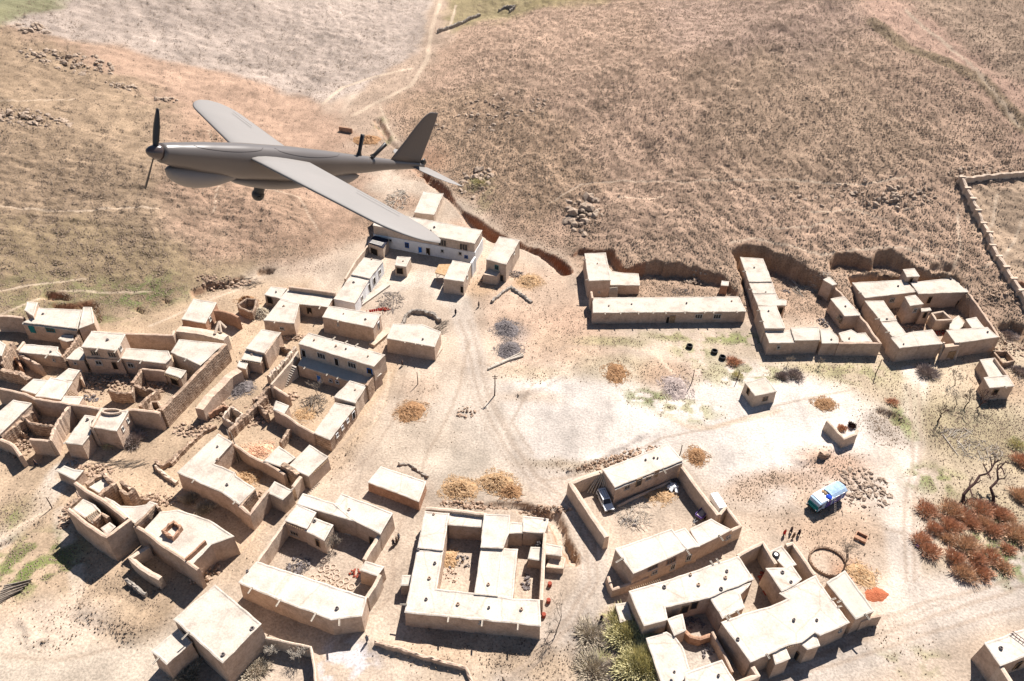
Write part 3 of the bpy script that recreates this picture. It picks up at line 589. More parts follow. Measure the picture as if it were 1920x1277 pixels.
# ------------------------------------------------------------------ scrub tufts and stones (uncountable)
def scatter(name, n, dens, size, mat, label, kindn, flat=.8, lo=45, hi=470, seed=3, xr=1.0, spiky=True):
    r = np.random.RandomState(seed); X_ = []; Y_ = []; tot = 0
    while tot < n:
        y = r.uniform(lo, hi, n * 4) if lo > 100 else lo + (hi - lo) * r.rand(n * 4)
        x = r.uniform(-1, 1, n * 4) * (30 + y * .78) * xr
        j = np.clip(np.searchsorted(ys, y), 0, ny_ - 1); i = np.clip(np.searchsorted(xs, x), 0, nx_ - 1)
        keep = r.rand(n * 4) < dens(x, y, i, j); X_.append(x[keep]); Y_.append(y[keep]); tot += keep.sum()
        if keep.sum() == 0: break
    x = np.concatenate(X_)[:n]; y = np.concatenate(Y_)[:n]; n = len(x); j = np.clip(np.searchsorted(ys, y), 0, ny_ - 1); i = np.clip(np.searchsorted(xs, x), 0, nx_ - 1)
    z = GH[j, i] - .04; sz = size * r.uniform(.5, 1.5, n); k = 4
    a0 = r.uniform(0, 6.28, n); V_ = np.zeros((n, k + 1, 3), np.float32)
    for q_ in range(k):
        a = a0 + q_ * 2 * np.pi / k; rr = sz * r.uniform(.45, .75, n); V_[:, q_] = np.stack([x + rr * np.cos(a), y + rr * np.sin(a), z - .06], -1)
    V_[:, k] = np.stack([x + sz * r.uniform(-.2, .2, n), y + sz * r.uniform(-.2, .2, n), z + sz * flat * r.uniform(.8, 1.2, n)], -1)
    F_ = []
    for q_ in range(k):
        q2 = (q_ + 1) % k; F_ += [(q_, q2, k)]
    F_ = np.array(F_, np.int32); base = (np.arange(n, dtype=np.int32) * (k + 1))[:, None, None]; F2 = (F_[None] + base).reshape(-1)
    m_ = bpy.data.meshes.new(name); m_.vertices.add(n * (k + 1)); m_.vertices.foreach_set('co', V_.ravel()); nf_ = n * len(F_)
    m_.loops.add(nf_ * 3); m_.loops.foreach_set('vertex_index', F2); m_.polygons.add(nf_)
    m_.polygons.foreach_set('loop_start', np.arange(0, nf_ * 3, 3, dtype=np.int32)); m_.polygons.foreach_set('loop_total', np.full(nf_, 3, np.int32)); m_.update(calc_edges=True)
    m_.materials.append(M[mat]); o = bpy.data.objects.new(name, m_); COL.objects.link(o); return tag(o, label, kindn, kind='stuff')
patchy = lambda x, y: .55 + .45 * sstep(-.12, .18, N2.f(x / 7, y / 5, 3))
BUILT = []     # filled below with footprints, so that nothing grows through walls
# ================================================================== THE VILLAGE
GP_ = {}
HS = []
def H_(*a, **k): h = House(*a, **k); HS.append(h); return h
# ---- right-hand compounds under the slope
H_('adobe_house', 'long low spouted house with wooden door and two barred windows') \
    .block('J', [(262, 600), (1640, 588), (1710, 725), (265, 738)], 3.3) \
    .door('J', (1010, 805), w=1.3, h=2.2, pane='wood').door('J', (967, 808), w=.8, h=2.0, mat='wall2').win('J', (1262, 772), (1437, 772), w=1.8, h=1.3) \
    .spout('J', (375, 740), (522, 740), (690, 735), (828, 733), (950, 735), (1127, 725), (1312, 722), (1397, 722), (1618, 718)) \
    .vent('J', (628, 660), (1148, 652), (412, 676), (1575, 632)).wall('J', [(246, 535), (258, 600)], 4.0, .5, name='parapet')
H_('adobe_house', 'tall narrow mud room with patched roof, left end of the long spouted house') \
    .block('J', [(185, 180), (380, 172), (428, 428), (222, 435)], 5.2).vent('J', (303, 275)).spout('J', (186, 240), (222, 430)).win('J', (320, 540), w=.4, h=.4) \
    .block('J', [(395, 300), (440, 345), (560, 365), (690, 370), (703, 478), (430, 475)], 2.9).stairs('J', (455, 600), (455, 500), 2.6, 2.2, 9, 0)
H_('adobe_shed', 'tiny mud hut in the yard corner behind the long spouted house', 'hut') \
    .block('J', [(1485, 440), (1545, 445), (1540, 482), (1478, 480)], 2.8, 'red')
H_('adobe_house', 'stepped row of flat white roofs down the left side of the cave compound') \
    .block('K', [(140, 208), (345, 222), (425, 430), (220, 432)], 4.3).block('K', [(222, 446), (432, 440), (462, 540), (258, 538)], 4.0).block('K', [(262, 549), (466, 546), (488, 595), (560, 605), (556, 650), (305, 650)], 3.9) \
    .block('K', [(306, 662), (466, 650), (548, 858), (367, 860)], 4.5).block('K', [(368, 890), (560, 886), (596, 880), (634, 992), (408, 996)], 3.6) \
    .vent('K', (265, 305), (372, 530), (397, 706)).spout('K', (165, 340), (215, 505), (290, 700), (325, 800)).win('K', (488, 1035), w=.7, h=.8).door('K', (505, 700), w=1, h=2)
H_('adobe_house', 'low front row of white roofs with a small crack, centre of the cave compound') \
    .block('K', [(605, 855), (860, 850), (868, 968), (641, 971)], 4.0).block('K', [(872, 872), (960, 870), (1036, 950), (1038, 998), (893, 999)], 3.6, rm='roof3').vent('K', (975, 968)).eave('K', (845, 975), (895, 975), 3.4, n=6)
H_('adobe_house', 'mud room with broken roof edge inside the right corner of the cave compound') \
    .block('K', [(1048, 908), (1160, 877), (1215, 910), (1290, 905), (1350, 985), (1085, 988)], 3.0).vent('K', (1140, 958)).spout('K', (1085, 985))
H_('adobe_house', 'single white-roofed room half way up the right wall of the cave compound') \
    .block('K', [(975, 590), (1095, 570), (1236, 728), (1236, 742), (1100, 748)], 3.9).vent('K', (1105, 662))
mudwall('courtyard_wall', 'thick brown courtyard wall closing the right side of the cave compound', 'K', [(985, 455), (1110, 590), (1225, 735), (1300, 815), (1362, 910), (1432, 1000), (1240, 996), (1042, 996)], 3.7, .55, .10)
h = H_('adobe_shed', 'small white-topped corner block on top of the bank beside the brown courtyard wall', 'hut').block('K', [(905, 415), (960, 390), (1025, 455), (985, 465)], 4.8)
h = H_('adobe_house', 'broad back house with exposed pole ends in the far right walled compound')
h.block('L', [(165, 215), (560, 192), (602, 215), (672, 285), (265, 333)], 4.3).block('L', [(632, 212), (1000, 172), (1086, 285), (692, 302)], 4.6).vent('L', (527, 242), (945, 185), r=.3).eave('L', (745, 296), (965, 282), 4.4, n=14)
h.win('L', (478, 350), w=1.4, h=1.2).door('L', (775, 350), (1000, 385), w=1, h=2).spout('L', (170, 300))
H_('adobe_shed', 'small box room standing behind the broad back house of the far right compound', 'hut').block('L', [(570, 108), (655, 100), (697, 160), (600, 166)], 6.0, z0=3).door('L', (630, 190), w=.8, h=1.2)
H_('adobe_house', 'two white roofs in a line along the left wall of the far right walled compound').block('L', [(265, 360), (410, 358), (515, 512), (395, 522)], 4.0) \
    .block('L', [(398, 532), (515, 522), (597, 630), (482, 642)], 4.2).vent('L', (437, 505), r=.35).spout('L', (335, 505), (450, 610), L=1.2)
H_('adobe_house', 'room with ridged roof left of the gateway of the far right compound') \
    .block('L', [(474, 654), (648, 606), (700, 715), (540, 733)], 4.3).block('L', [(654, 605), (800, 590), (880, 698), (705, 714)], 4.3).vent('L', (570, 706))
H_('adobe_house', 'front right room with white roof, right of the gateway of the far right compound') \
    .block('L', [(915, 592), (1240, 570), (1322, 645), (1018, 690), (985, 690)], 4.4).block('L', [(1072, 505), (1150, 490), (1212, 568), (1120, 576)], 4.3).vent('L', (1240, 610)).win('L', (1210, 780), w=1.2, h=.5)
h = H_('gatehouse', 'recessed entrance gateway with leaning posts in the front wall of the far right compound', 'gate').block('L', [(900, 705), (1008, 692), (1016, 715), (905, 728)], 4.0, roof=False)
h.door('L', (945, 790), w=1.8, h=2.4, pane='wood')
for a, b in (((893, 690), (850, 850)), ((1020, 685), (968, 830))):
    p, q = onz('L', *a, 4.5), onz('L', *b, -.2); q.x, q.y = p.x + .2, p.y - .9; MB().tube([p, q], [.28, .38], 6).build('post', 'wall2', h.root)
mudwall('courtyard_wall', 'high brown outer wall down the right side of the far right compound', 'L', [(1092, 292), (1200, 445), (1290, 570), (1334, 648)], 4.3, .5, .06)
H_('adobe_house', 'slender two-storey tower room with a dark window in the middle of the far right compound').block('L', [(585, 325), (665, 312), (727, 380), (625, 396)], 5.6) \
    .win('L', (660, 432), w=.9, h=1.1).block('L', [(712, 418), (780, 415), (790, 432), (718, 440)], 4.2).door('L', (738, 470), w=.9, h=1.8)
mudwall('roofless_room', 'small square roofless room with thick pale wall tops in the far right compound', 'L', [(800, 455), (832, 510), (955, 505), (890, 440)], 3.2, .5, .06, 'wall2', True, 'ruin')
H_('lean_to', 'low yellowish sloping-looking roof beside the roofless room in the far right compound', 'shed').block('L', [(950, 520), (1010, 478), (1060, 540), (1012, 585), (940, 580)], 2.4, rm='roof3')
H_('adobe_house', 'small two-level house with rimmed upper roof at the right edge, below the far right compound') \
    .block('L', [(1185, 828), (1300, 815), (1400, 955), (1255, 965)], 2.9).block('L', [(1215, 972), (1400, 952), (1452, 1035), (1260, 1050)], 3.9).wall('L', [(1300, 815), (1408, 960)], 3.6, .35).door('L', (1300, 1085), w=1.2, h=1.6).spout('L', (1380, 1045))
mudwall('animal_pen', 'open rectangular mud pen with low walls behind the small two-level house at the right edge', 'L', [(1290, 760), (1400, 757), (1458, 832), (1362, 852)], 1.4, .4, .08, 'ruin', True, 'pen')
H_('adobe_hut', 'lone square hut with white roof and dark window standing in the open field', 'hut').block('N', [(1672, 472), (1785, 443), (1847, 520), (1728, 545)], 3.3, 'wall2').win('N', (1783, 562), w=1.2, h=1, mat='wood').door('N', (1690, 520), w=.9, h=1.8)
# field wall top right
def groundwall(name, label, sh, pts, hgt, t, rag, wm='stone', cat='wall', butt=0, group=None):
    g_ = [gp(sh, u, v) for u, v in pts]; P_ = subdiv([(p.x, p.y) for p in g_], .4 if rag > .12 else .9, False, .08); n = len(P_); rows = [[] for _ in range(5)]
    for i, b in enumerate(P_):
        a = Vector(P_[max(i - 1, 0)]); c = Vector(P_[min(i + 1, n - 1)]); e = (c - a).normalized(); nn = Vector((e.y, -e.x)); z = gh(*b); hh = z + hgt * (1 + rag * 2 * n1(b[0] * .7, b[1] * .7)) + rag * .2 * (rnd.random() - .5)
        for r_, (s_, zz_, tt) in enumerate(((1, z - .5, t * .7), (1, hh - .1, t / 2), (0, hh, 0), (-1, hh - .1, t / 2), (-1, z - .5, t * .7))):
            j_ = rag * .9; tt += rnd.uniform(-j_, j_) * t * .8; rows[r_].append((b[0] + nn.x * s_ * tt, b[1] + nn.y * s_ * tt, zz_ + (rnd.uniform(-j_, j_) * hgt * .8 if r_ in (1, 2, 3) else 0)))
    fs = [(r_ * n + k, (r_ + 1) * n + k, (r_ + 1) * n + k + 1, r_ * n + k + 1) for r_ in range(4) for k in range(n - 1)] + [(0, n, 2 * n, 3 * n, 4 * n), (n - 1, 5 * n - 1, 4 * n - 1, 3 * n - 1, 2 * n - 1)]
    mb = MB().add([v for r_ in rows for v in r_], fs)
    if butt:
        for i in range(1, n - 1, butt):
            a, c = Vector(P_[i - 1]), Vector(P_[i + 1]); e = (c - a).normalized(); ax = Matrix(((e.x, -e.y, 0), (e.y, e.x, 0), (0, 0, 1))); z = gh(*P_[i])
            mb.box((P_[i][0], P_[i][1], z + hgt * .45), (.7, t * 2.3, hgt * 1.25), ax)
    o = mb.build(name, wm); return tag(o, label, cat, group)
groundwall('field_wall', 'long straight buttressed pale wall running down the slope at the right edge', 'P', [(1798, 337), (1815, 372), (1843, 432), (1862, 478), (1888, 522), (1930, 592)], 1.7, .8, .05, 'wall2', butt=4)
groundwall('field_wall', 'straight pale wall going right from the top end of the buttressed field wall', 'P', [(1804, 342), (1860, 336), (1930, 328)], 1.5, .8, .06, 'wall2')
groundwall('field_wall', 'short broken wall stub inside the walled field at the right edge', 'L', [(1415, 165), (1440, 235), (1530, 330)], 1.0, .5, .15, 'ruin')
groundwall('field_wall', 'thin red mud wall stub crossing the walled field at the right edge', 'L', [(1440, 235), (1500, 225), (1535, 245)], .9, .4, .15, 'red')
# U ruin in the field
h = H_('ruined_enclosure', 'three-sided ruined enclosure with bushes inside, in the field above the blue truck', 'ruin')
h.wall('O', [(285, 592), (345, 655), (408, 728), (448, 712), (500, 690), (512, 662)], 2.6, .55, .12, 'wall2', z0=-.4, name='wall')
groundwall('mud_wall', 'low crumbling wall end beside the three-sided ruined enclosure', 'O', [(215, 860), (260, 880), (300, 850)], 1.1, .5, .3, 'ruin')

# ---- upper middle: houses round the yard under the aircraft wing
h = H_('adobe_house', 'two-storey house with whitewashed ground floor and blue door, partly behind the aircraft wing')
h.block('F', [(250, 205), (990, 345), (938, 437), (225, 310)], 6.2, wm='wall2').block('F', [(243, 158), (320, 172), (345, 222), (262, 205)], 6.0)
p = h.polys[0][0]; q = offset(p, BAT + .05); wall_mesh(q, -.3, 3.5).build('ground_floor_plaster', 'white', h.root)
for a, b in zip(q, q[1:] + q[:1]): h.planes.append((Vector(a), Vector(b), -.3, 3.5))
h.win('F', (712, 432), (862, 462), w=2.2, h=1.9, mat='wall2').win('F', (463, 448), w=1.1, h=1.5, mat='blue').door('F', (557, 485), w=1.1, h=2.2, mat='frame', pane='blue').door('F', (612, 493), w=1.0, h=2.1)
h.win('F', (712, 489), (838, 507), (347, 415), w=.8, h=.8).vent('F', (655, 326), (548, 325), r=.4).vent('F', (630, 350))
h.win('F', (880, 530), w=.9, h=.8, mat='blue')
H_('adobe_house', 'small oblong house with white roof on the rise behind the two-storey whitewashed house').block('F', [(580, 72), (718, 88), (650, 235), (515, 218)], 3.4, 'wall2')
h = H_('adobe_house', 'tall narrow house with teal window, right of the two-storey whitewashed house')
h.block('F', [(1115, 390), (1255, 415), (1160, 585), (1022, 550)], 5.4, 'wall2').win('F', (1095, 605), w=1.0, h=1.2, mat='teal').door('F', (1130, 690), w=1, h=1.9, pane='dark').block('F', [(1000, 655), (1035, 612), (1118, 640), (1095, 668)], 2.7, 'wall2', roof=False)
h.win('F', (1215, 500), w=.8, h=.9)
h = H_('adobe_house', 'block-like house with plain brown end wall beside the pole-roofed shelter, centre of the yard')
h.block('F', [(785, 558), (912, 580), (860, 705), (722, 685)], 4.3, 'wall2').door('F', (850, 760), w=.8, h=2, mat='wall2').win('F', (885, 670), w=.8, h=1)
H_('garden_wall', 'whitewashed narrow wall joining the two-storey house to the block-like house', 'wall').wall('F', [(942, 530), (912, 575)], 4.3, .5, .04, 'white', name='wall')
h = H_('kiosk', 'small square shed with a wide dark opening, alone in the yard before the whitewashed house', 'shed').block('F', [(395, 530), (487, 535), (455, 600), (378, 590)], 3.2, 'wall2').door('F', (413, 630), w=1.7, h=1.8).vent('F', (435, 563))
def shelter(name, label, sh, pts, H, rm='roof', cat='shelter', poles=None):
    p = ccw([tuple(onz(sh, u, v, H)[:2]) for u, v in pts]); z = gh(*p[0]); r = empty(name, (p[0][0], p[0][1], z), label, cat)
    roof_mesh(p, H - .1, lip=.02).build('roof', rm, r); m = MB()
    for x, y in offset(p, -.3): MB().tube([(x, y, gh(x, y) - .3), (x, y, H - .05)], [.1, .08], 6).build('post', 'wood', r)
    for k in range(8):
        a = Vector(p[0]).lerp(Vector(p[1]), (k + .5) / 8); b = Vector(p[3 % len(p)]).lerp(Vector(p[2]), (k + .5) / 8); m.tube([(a.x, a.y, H - .22), (b.x, b.y, H - .22)], .06, 5)
    m.build('roof_poles', 'wood', r); return r
shelter('shelter', 'open shelter of poles under a ragged flat roof, left of the block-like house', 'F', [(690, 585), (765, 585), (728, 660), (662, 642)], 3.0, 'strawpale')
h = H_('shed', 'dark open-fronted shed with striped tarpaulin roof at the left end of the whitewashed house', 'shed')
h.block('F', [(190, 430), (232, 385), (330, 410), (292, 468)], 3.2, 'wall2', 'clothdark').door('F', (235, 500), w=2.2, h=2.0)
q0 = onz('F', 200, 432, 3.3); q1 = onz('F', 285, 455, 3.3); m = MB(); e = (q1 - q0).normalized(); ax = Matrix(((e.x, -e.y, 0), (e.y, e.x, 0), (0, 0, 1)))
for k in range(4): m.box((q0 + q1) / 2 + Vector((.15 * k, .42 * k, .12)), ((q1 - q0).length, .2, .03), ax)
m.build('tarpaulin_stripes', 'frame', h.root)
mudwall('yard_wall', 'long thin pale wall running upslope from the long white-sided house to the tarpaulin shed', 'D', [(985, 330), (1060, 200), (1165, 70)], 1.8, .45, .05, 'wall2')
# ---- the long white-sided house and its neighbours
h = H_('adobe_house', 'long house with whitewashed side wall and stepped pale roof, facing the yard with the washing')
h.block('D', [(1130, 172), (1268, 197), (1170, 325), (1035, 297)], 4.0, 'white').block('D', [(1033, 303), (1166, 332), (1058, 512), (903, 480)], 3.6, 'white').vent('D', (1050, 358), r=.5).vent('D', (1185, 185))
h.win('D', (1243, 278), (1110, 475), w=1.1, h=1.3, mat='frame').door('D', (1202, 345), (1165, 392), w=1, h=2, mat='frame')
MB().box(onz('D', 1170, 470, .2), (1.6, 14, .5), rz=-.55).build('terrace_step', 'roof', h.root)
H_('adobe_house', 'wide low house with pole ends under its roof, left of the long white-sided house').block('D', [(560, 408), (905, 448), (855, 540), (640, 518), (500, 478)], 3.5) \
    .block('D', [(432, 390), (548, 402), (494, 474), (385, 448)], 3.3).door('D', (720, 568), w=1.2, h=1.9).eave('D', (650, 522), (845, 542), 3.3, L=.35, n=12).spout('D', (800, 540), L=1.2).door('D', (425, 490), w=1.4, h=1.9).vent('D', (470, 432))
mudwall('back_wall', 'straight brown wall on the slope just behind the wide low house with pole ends', 'D', [(565, 388), (740, 410), (912, 436)], 4.6, .5, .05)
H_('adobe_house', 'pale house with cracked roof in front of the wide low house with pole ends').block('D', [(505, 485), (640, 520), (602, 662), (378, 640)], 3.9).vent('D', (527, 535), r=.35).win('D', (515, 700), w=1, h=.7).spout('D', (460, 655))
h = H_('adobe_house', 'tall plain-walled house with side entrance, directly below the long white-sided house')
h.block('D', [(868, 535), (1250, 597), (1195, 695), (818, 615)], 4.5).vent('D', (975, 592)).vent('D', (1138, 635), r=.45).door('D', (1235, 680), w=1.0, h=2.0, mat='white').spout('D', (935, 650)).win('D', (935, 672), w=.4, h=.5)
MB().box(onz('D', 1255, 770, .3), (1.7, 7, .9), rz=-.5).build('entrance_plinth', 'wall2', h.root)
H_('adobe_house', 'low pale-roofed house with plain front at the track edge, below the rubble ring').block('D', [(1345, 668), (1560, 672), (1700, 728), (1655, 838), (1300, 775)], 4.1).vent('D', (1568, 785)).spout('D', (1430, 815), (1510, 825), (1560, 832), L=.5) \
    .wall('D', [(1690, 735), (1700, 850), (1650, 920)], .5, .8, name='plinth', wm='wall2')
groundwall('ruined_wall', 'curved low wall of stones ringing a rubbish pit behind the low trackside house', 'D', [(1415, 690), (1440, 620), (1490, 585), (1580, 590), (1660, 620), (1700, 660)], 1.0, .7, .3)
h = H_('adobe_house', 'long upper-storey house with two barred windows and two doors above a shaded terrace')
h.block('D', [(715, 735), (1282, 900), (1200, 985), (640, 815)], 6.6, wm='wall2', z0=2.5).door('D', (680, 885), (925, 950), w=1.0, h=2.0, mat='frame').win('D', (810, 905), (1040, 975), w=2.0, h=1.4).door('D', (1172, 1020), w=1.2, h=1.4, mat='blue')
h.spout('D', (905, 775), (1000, 800), (1080, 820), L=1.2).vent('D', (918, 835), (992, 857), (755, 790), (1158, 912))
for h_ in h.root.children: pass
h = H_('adobe_house', 'lower house with small blue-framed openings whose roof is the terrace, with white stairs beside it')
h.block('D', [(700, 870), (1255, 1040), (1160, 1115), (1010, 1092), (635, 975)], 3.1, rm='roof3').door('D', (795, 1080), w=1.0, h=2, mat='frame', pane='blue').win('D', (880, 1090), (930, 1102), w=.8, h=.7, mat='white')
h.spout('D', (690, 992), (855, 1045), (935, 1070), L=.7).stairs('D', (530, 1130), (605, 980), 3.0, 1.5, 10, 0)
H_('adobe_house', 'square corner room with rimmed pale roof at the right end of the stair courtyard').block('D', [(1022, 1095), (1142, 1132), (1062, 1258), (905, 1215)], 3.9, 'wall2').vent('D', (1062, 1162), r=.28)
h = H_('adobe_house', 'long trackside roof with small white windows in its brick wall, below the square corner room')
h.block('E', [(1038, 522), (1160, 548), (1003, 752), (905, 712)], 3.3, 'ruin').win('E', (1113, 633), (1080, 677), (1047, 724), w=.7, h=.8, mat='white').door('E', (1150, 600), w=1, h=1.8, mat='white').win('E', (940, 795), w=.9, h=.6, mat='wall2')
mudwall('courtyard_wall', 'brick-coloured trackside wall between the long upper-storey house and the square corner room', 'E', [(1345, 232), (1300, 300), (1232, 412)], 4.2, .6, .08, 'ruin')
mudwall('courtyard_wall', 'diagonal wall with loopholes above the white stairs', 'E', [(800, 195), (745, 275), (632, 405)], 4.0, .45, .06, 'wall2')
mudwall('courtyard_wall', 'low mud wall with a stepped end below the white stairs, dividing the stair courtyard', 'E', [(632, 405), (690, 445), (745, 478)], 3.0, .5, .15)
mudwall('courtyard_wall', 'long crooked mud wall facing the camera in front of the stair courtyard', 'E', [(650, 560), (740, 610), (800, 655), (905, 712)], 3.4, .5, .06)
H_('adobe_shed', 'little white-roofed corner room at the left end of the crooked courtyard wall', 'hut').block('E', [(665, 512), (742, 540), (712, 590), (648, 562)], 3.4)
mudwall('ruined_wall', 'broken rubble-topped wall along the upper side of the ruined yard left of the stair courtyard', 'E', [(520, 500), (570, 470), (632, 412)], 2.6, .7, .3, 'ruin')
mudwall('ruined_wall', 'long ragged rubble wall running down from the stair courtyard to the leaning poles', 'E', [(600, 470), (510, 555), (440, 625), (362, 700)], 2.3, .8, .3, 'ruin')
mudwall('ruined_wall', 'triangular broken wall stub in the ruined yard left of the stair courtyard', 'E', [(548, 530), (612, 605)], 2.0, .5, .6, 'ruin')
mudwall('ruined_wall', 'short thick wall stub beside the beam in the dark part of the ruined yard', 'E', [(690, 770), (745, 690)], 2.0, .6, .25, 'ruin')
H_('adobe_house', 'small pale-roofed rooms in the middle of the ruined yard above the big corner house').block('E', [(682, 797), (782, 868), (702, 925), (590, 888)], 3.2)
H_('adobe_house', 'trackside room with a dentilled roof edge at the lower right corner of the ruined yard').block('E', [(875, 790), (990, 862), (868, 982), (742, 925)], 3.6, 'wall2').eave('E', (985, 885), (890, 970), 3.4, L=.3, n=9)
mudwall('courtyard_wall', 'curved brown wall with a worn top between the ruined yard and the big corner house', 'E', [(385, 775), (440, 810), (500, 855), (580, 890), (660, 930), (720, 975)], 3.0, .5, .14)
mudwall('ruined_wall', 'thick broken wall block at the right end of the curved brown wall', 'E', [(705, 905), (760, 935), (805, 965)], 3.9, .9, .25, 'ruin')
mudwall('courtyard_wall', 'trackside outer wall with a light top below the dentilled room', 'E', [(820, 985), (770, 1050)], 3.4, .7, .06, 'wall2')
H_('adobe_house', 'small corner house with shaded front, at the lower end of the trackside wall').block('E', [(655, 1020), (762, 1075), (705, 1130), (606, 1085)], 3.8, 'wall2').spout('E', (835, 1000))
h = H_('adobe_house', 'big L-shaped corner house with wide stained roof and tall plain front in deep shade')
h.block('E', [(300, 718), (385, 772), (268, 905), (402, 962), (322, 1083), (45, 960)], 4.6).block('E', [(408, 962), (412, 985), (528, 1062), (432, 1158), (326, 1086), (404, 966)][1:5] + [(404, 968)], 4.5).spout('E', (150, 1010), (405, 1150)).vent('E', (355, 1040), (295, 800)).vent('E', (295, 880))
mudwall('courtyard_wall', 'outer wall joining the big L-shaped corner house to the small corner house', 'E', [(430, 1165), (500, 1222), (560, 1140), (612, 1075)], 4.2, .6, .08)
mudwall('ruined_wall', 'stacked mud wall round a tiny yard at the end of the big corner house', 'E', [(528, 1066), (470, 1130), (440, 1165)], 4.3, .5, .1, 'ruin')
# ---- lane walls at left centre
mudwall('bank_wall', 'very thick flat-topped earthen wall between two lanes, left of the stair courtyard', 'A', [(1490, 985), (1600, 850), (1720, 735), (1790, 690)], 3.4, 1.8, .12)
mudwall('outer_wall', 'great tall outer wall of layered mud courses running diagonally beside the lane', 'A', [(1205, 995), (1290, 900), (1420, 770), (1560, 625), (1690, 500)], 4.8, .8, .14, 'ruin')
H_('adobe_house', 'narrow stepped house with low annexes and a tilted roof edge beside the lane').block('D', [(362, 712), (503, 732), (380, 885), (245, 850)], 4.1).block('D', [(248, 862), (372, 890), (350, 955), (212, 930)], 3.3).vent('D', (290, 897)).eave('D', (222, 940), (345, 962), 3.1, n=8, L=.3) \
    .block('D', [(195, 945), (256, 962), (240, 1002), (180, 986)], 2.8).wall('D', [(475, 765), (385, 895)], 4.3, .3, .03)
groundwall('ruined_wall', 'low broken wall of the roofless shed below the narrow stepped house', 'D', [(440, 855), (540, 880), (600, 905)], 1.4, .5, .2, 'ruin')
groundwall('ruined_wall', 'worn outer wall with a thick corner just left of the long upper-storey house', 'D', [(625, 900), (560, 985), (470, 1075), (425, 1120)], 2.4, .8, .15, 'wall2')
mudwall('animal_pen', 'curved mud-walled pen heaped with brown straw, on the slope left of the wide low house', 'D', [(185, 520), (250, 475), (320, 480), (310, 545), (290, 580), (200, 545)], 2.3, .5, .1, 'ruin', True, 'pen')
mudwall('curved_wall', 'high curved red-brown wall on the bare slope above the end of the great outer wall', 'A', [(1600, 245), (1665, 252), (1730, 270), (1785, 300)], 3.6, .5, .08, 'red')
H_('adobe_house', 'lone oblong house with broad pale roof at the top of the lane').block('A', [(1450, 162), (1618, 190), (1535, 342), (1360, 312)], 3.2, 'red').win('A', (1570, 310), w=1, h=.8)
h = H_('mud_arch', 'small pointed white mud frame standing on the broad wall top at the lane corner', 'arch')
a, b, c = onz('A', 1608, 425, 4.2), onz('A', 1640, 330, 5.6), onz('A', 1690, 380, 4.2); h.root = empty('mud_arch', (a.x, a.y, 4), h.label, 'arch')
MB().tube([a, b], [.35, .28], 7).build('leg', 'wall2', h.root); MB().tube([b, c], [.28, .35], 7).build('leg', 'wall2', h.root); MB().tube([b, onz('A', 1655, 415, 4.2)], [.25, .3], 7).build('leg', 'wall2', h.root)
# ---- left compound
mudwall('outer_wall', 'long straight back wall at the foot of the green slope, right of the two-storey house', 'A', [(695, 405), (940, 418), (1290, 432), (1300, 398)], 4.2, .6, .07)
mudwall('outer_wall', 'tall shaded back wall at the left edge of the picture beneath the slope', 'A', [(-40, 288), (90, 290), (178, 303)], 4.4, .6, .07)
mudwall('broad_wall', 'very broad pale-topped wall at the upper end of the great outer wall', 'A', [(1330, 385), (1480, 400), (1600, 425), (1690, 450)], 4.1, 2.0, .1, 'wall2')
h = H_('adobe_house', 'veranda house with teal door and teal window against the left back wall')
h.block('A', [(292, 230), (612, 245), (575, 383), (176, 336), (250, 300)], 4.6).block('A', [(205, 185), (280, 190), (247, 288), (185, 245)], 5.6).block('A', [(625, 224), (684, 226), (702, 340), (592, 382)], 5.1)
h.block('A', [(172, 342), (576, 390), (572, 398), (170, 350)], 4.2).door('A', (243, 388), w=1.3, h=2.0, mat='teal', pane='teal').win('A', (378, 392), w=2.0, h=1.1, mat='teal').vent('A', (322, 275), r=.5)
h.block('A', [(440, 460), (470, 432), (548, 436), (545, 470), (500, 480)], 2.8)
H_('adobe_house', 'long narrow pale roof facing the shaded court of the teal-windowed veranda house').block('A', [(165, 500), (432, 522), (425, 555), (465, 590), (150, 560)], 3.4).vent('A', (380, 560)).wall('A', [(175, 480), (125, 545)], 3.9, .5, .03, 'wall2').win('A', (405, 618), w=.5, h=.5).spout('A', (355, 585), L=1.3)
H_('adobe_house', 'small pointed-plan room with pale roof between the veranda court and the two-storey house').block('A', [(595, 522), (636, 555), (625, 620), (500, 608), (560, 545)], 3.5).win('A', (565, 640), w=.6, h=.6)
mudwall('ruined_wall', 'ribbed brick-topped stair wall climbing beside the small pointed-plan room', 'A', [(460, 600), (530, 520), (585, 430)], 4.2, .6, .2, 'ruin')
h = H_('adobe_house', 'two-storey mud house with two dark upper windows in the centre of the left compound')
h.block('A', [(687, 405), (935, 427), (872, 545), (612, 520)], 7.0).win('A', (710, 565), (840, 577), w=1.7, h=1.3, mat='wall2').vent('A', (805, 470), r=.35)
h.block('A', [(940, 532), (1258, 552), (1280, 598), (1236, 642), (890, 603)], 4.4).block('A', [(640, 600), (895, 604), (905, 620), (650, 608)], 4.3, roof=False)
h.win('A', (740, 637), (980, 655), w=1.3, h=1.1).door('A', (862, 660), (668, 665), w=1.0, h=2.0).spout('A', (735, 535), (905, 605), (1065, 620), L=1.2).spout('A', (880, 550))
h.win('A', (900, 530), w=1, h=1)
h = H_('adobe_house', 'broad pale-roofed house leaning on the great outer wall').block('A', [(1340, 466), (1672, 497), (1500, 655), (1282, 560)], 4.3, 'wall2').spout('A', (1410, 605))
h = H_('shed', 'small shed with striped pole roof edge below the broad pale-roofed house', 'shed').block('A', [(1268, 670), (1390, 700), (1352, 752), (1235, 712)], 3.0).eave('A', (1240, 718), (1345, 760), 2.8, n=9, L=.6).door('A', (1310, 780), w=1.8, h=1.6)
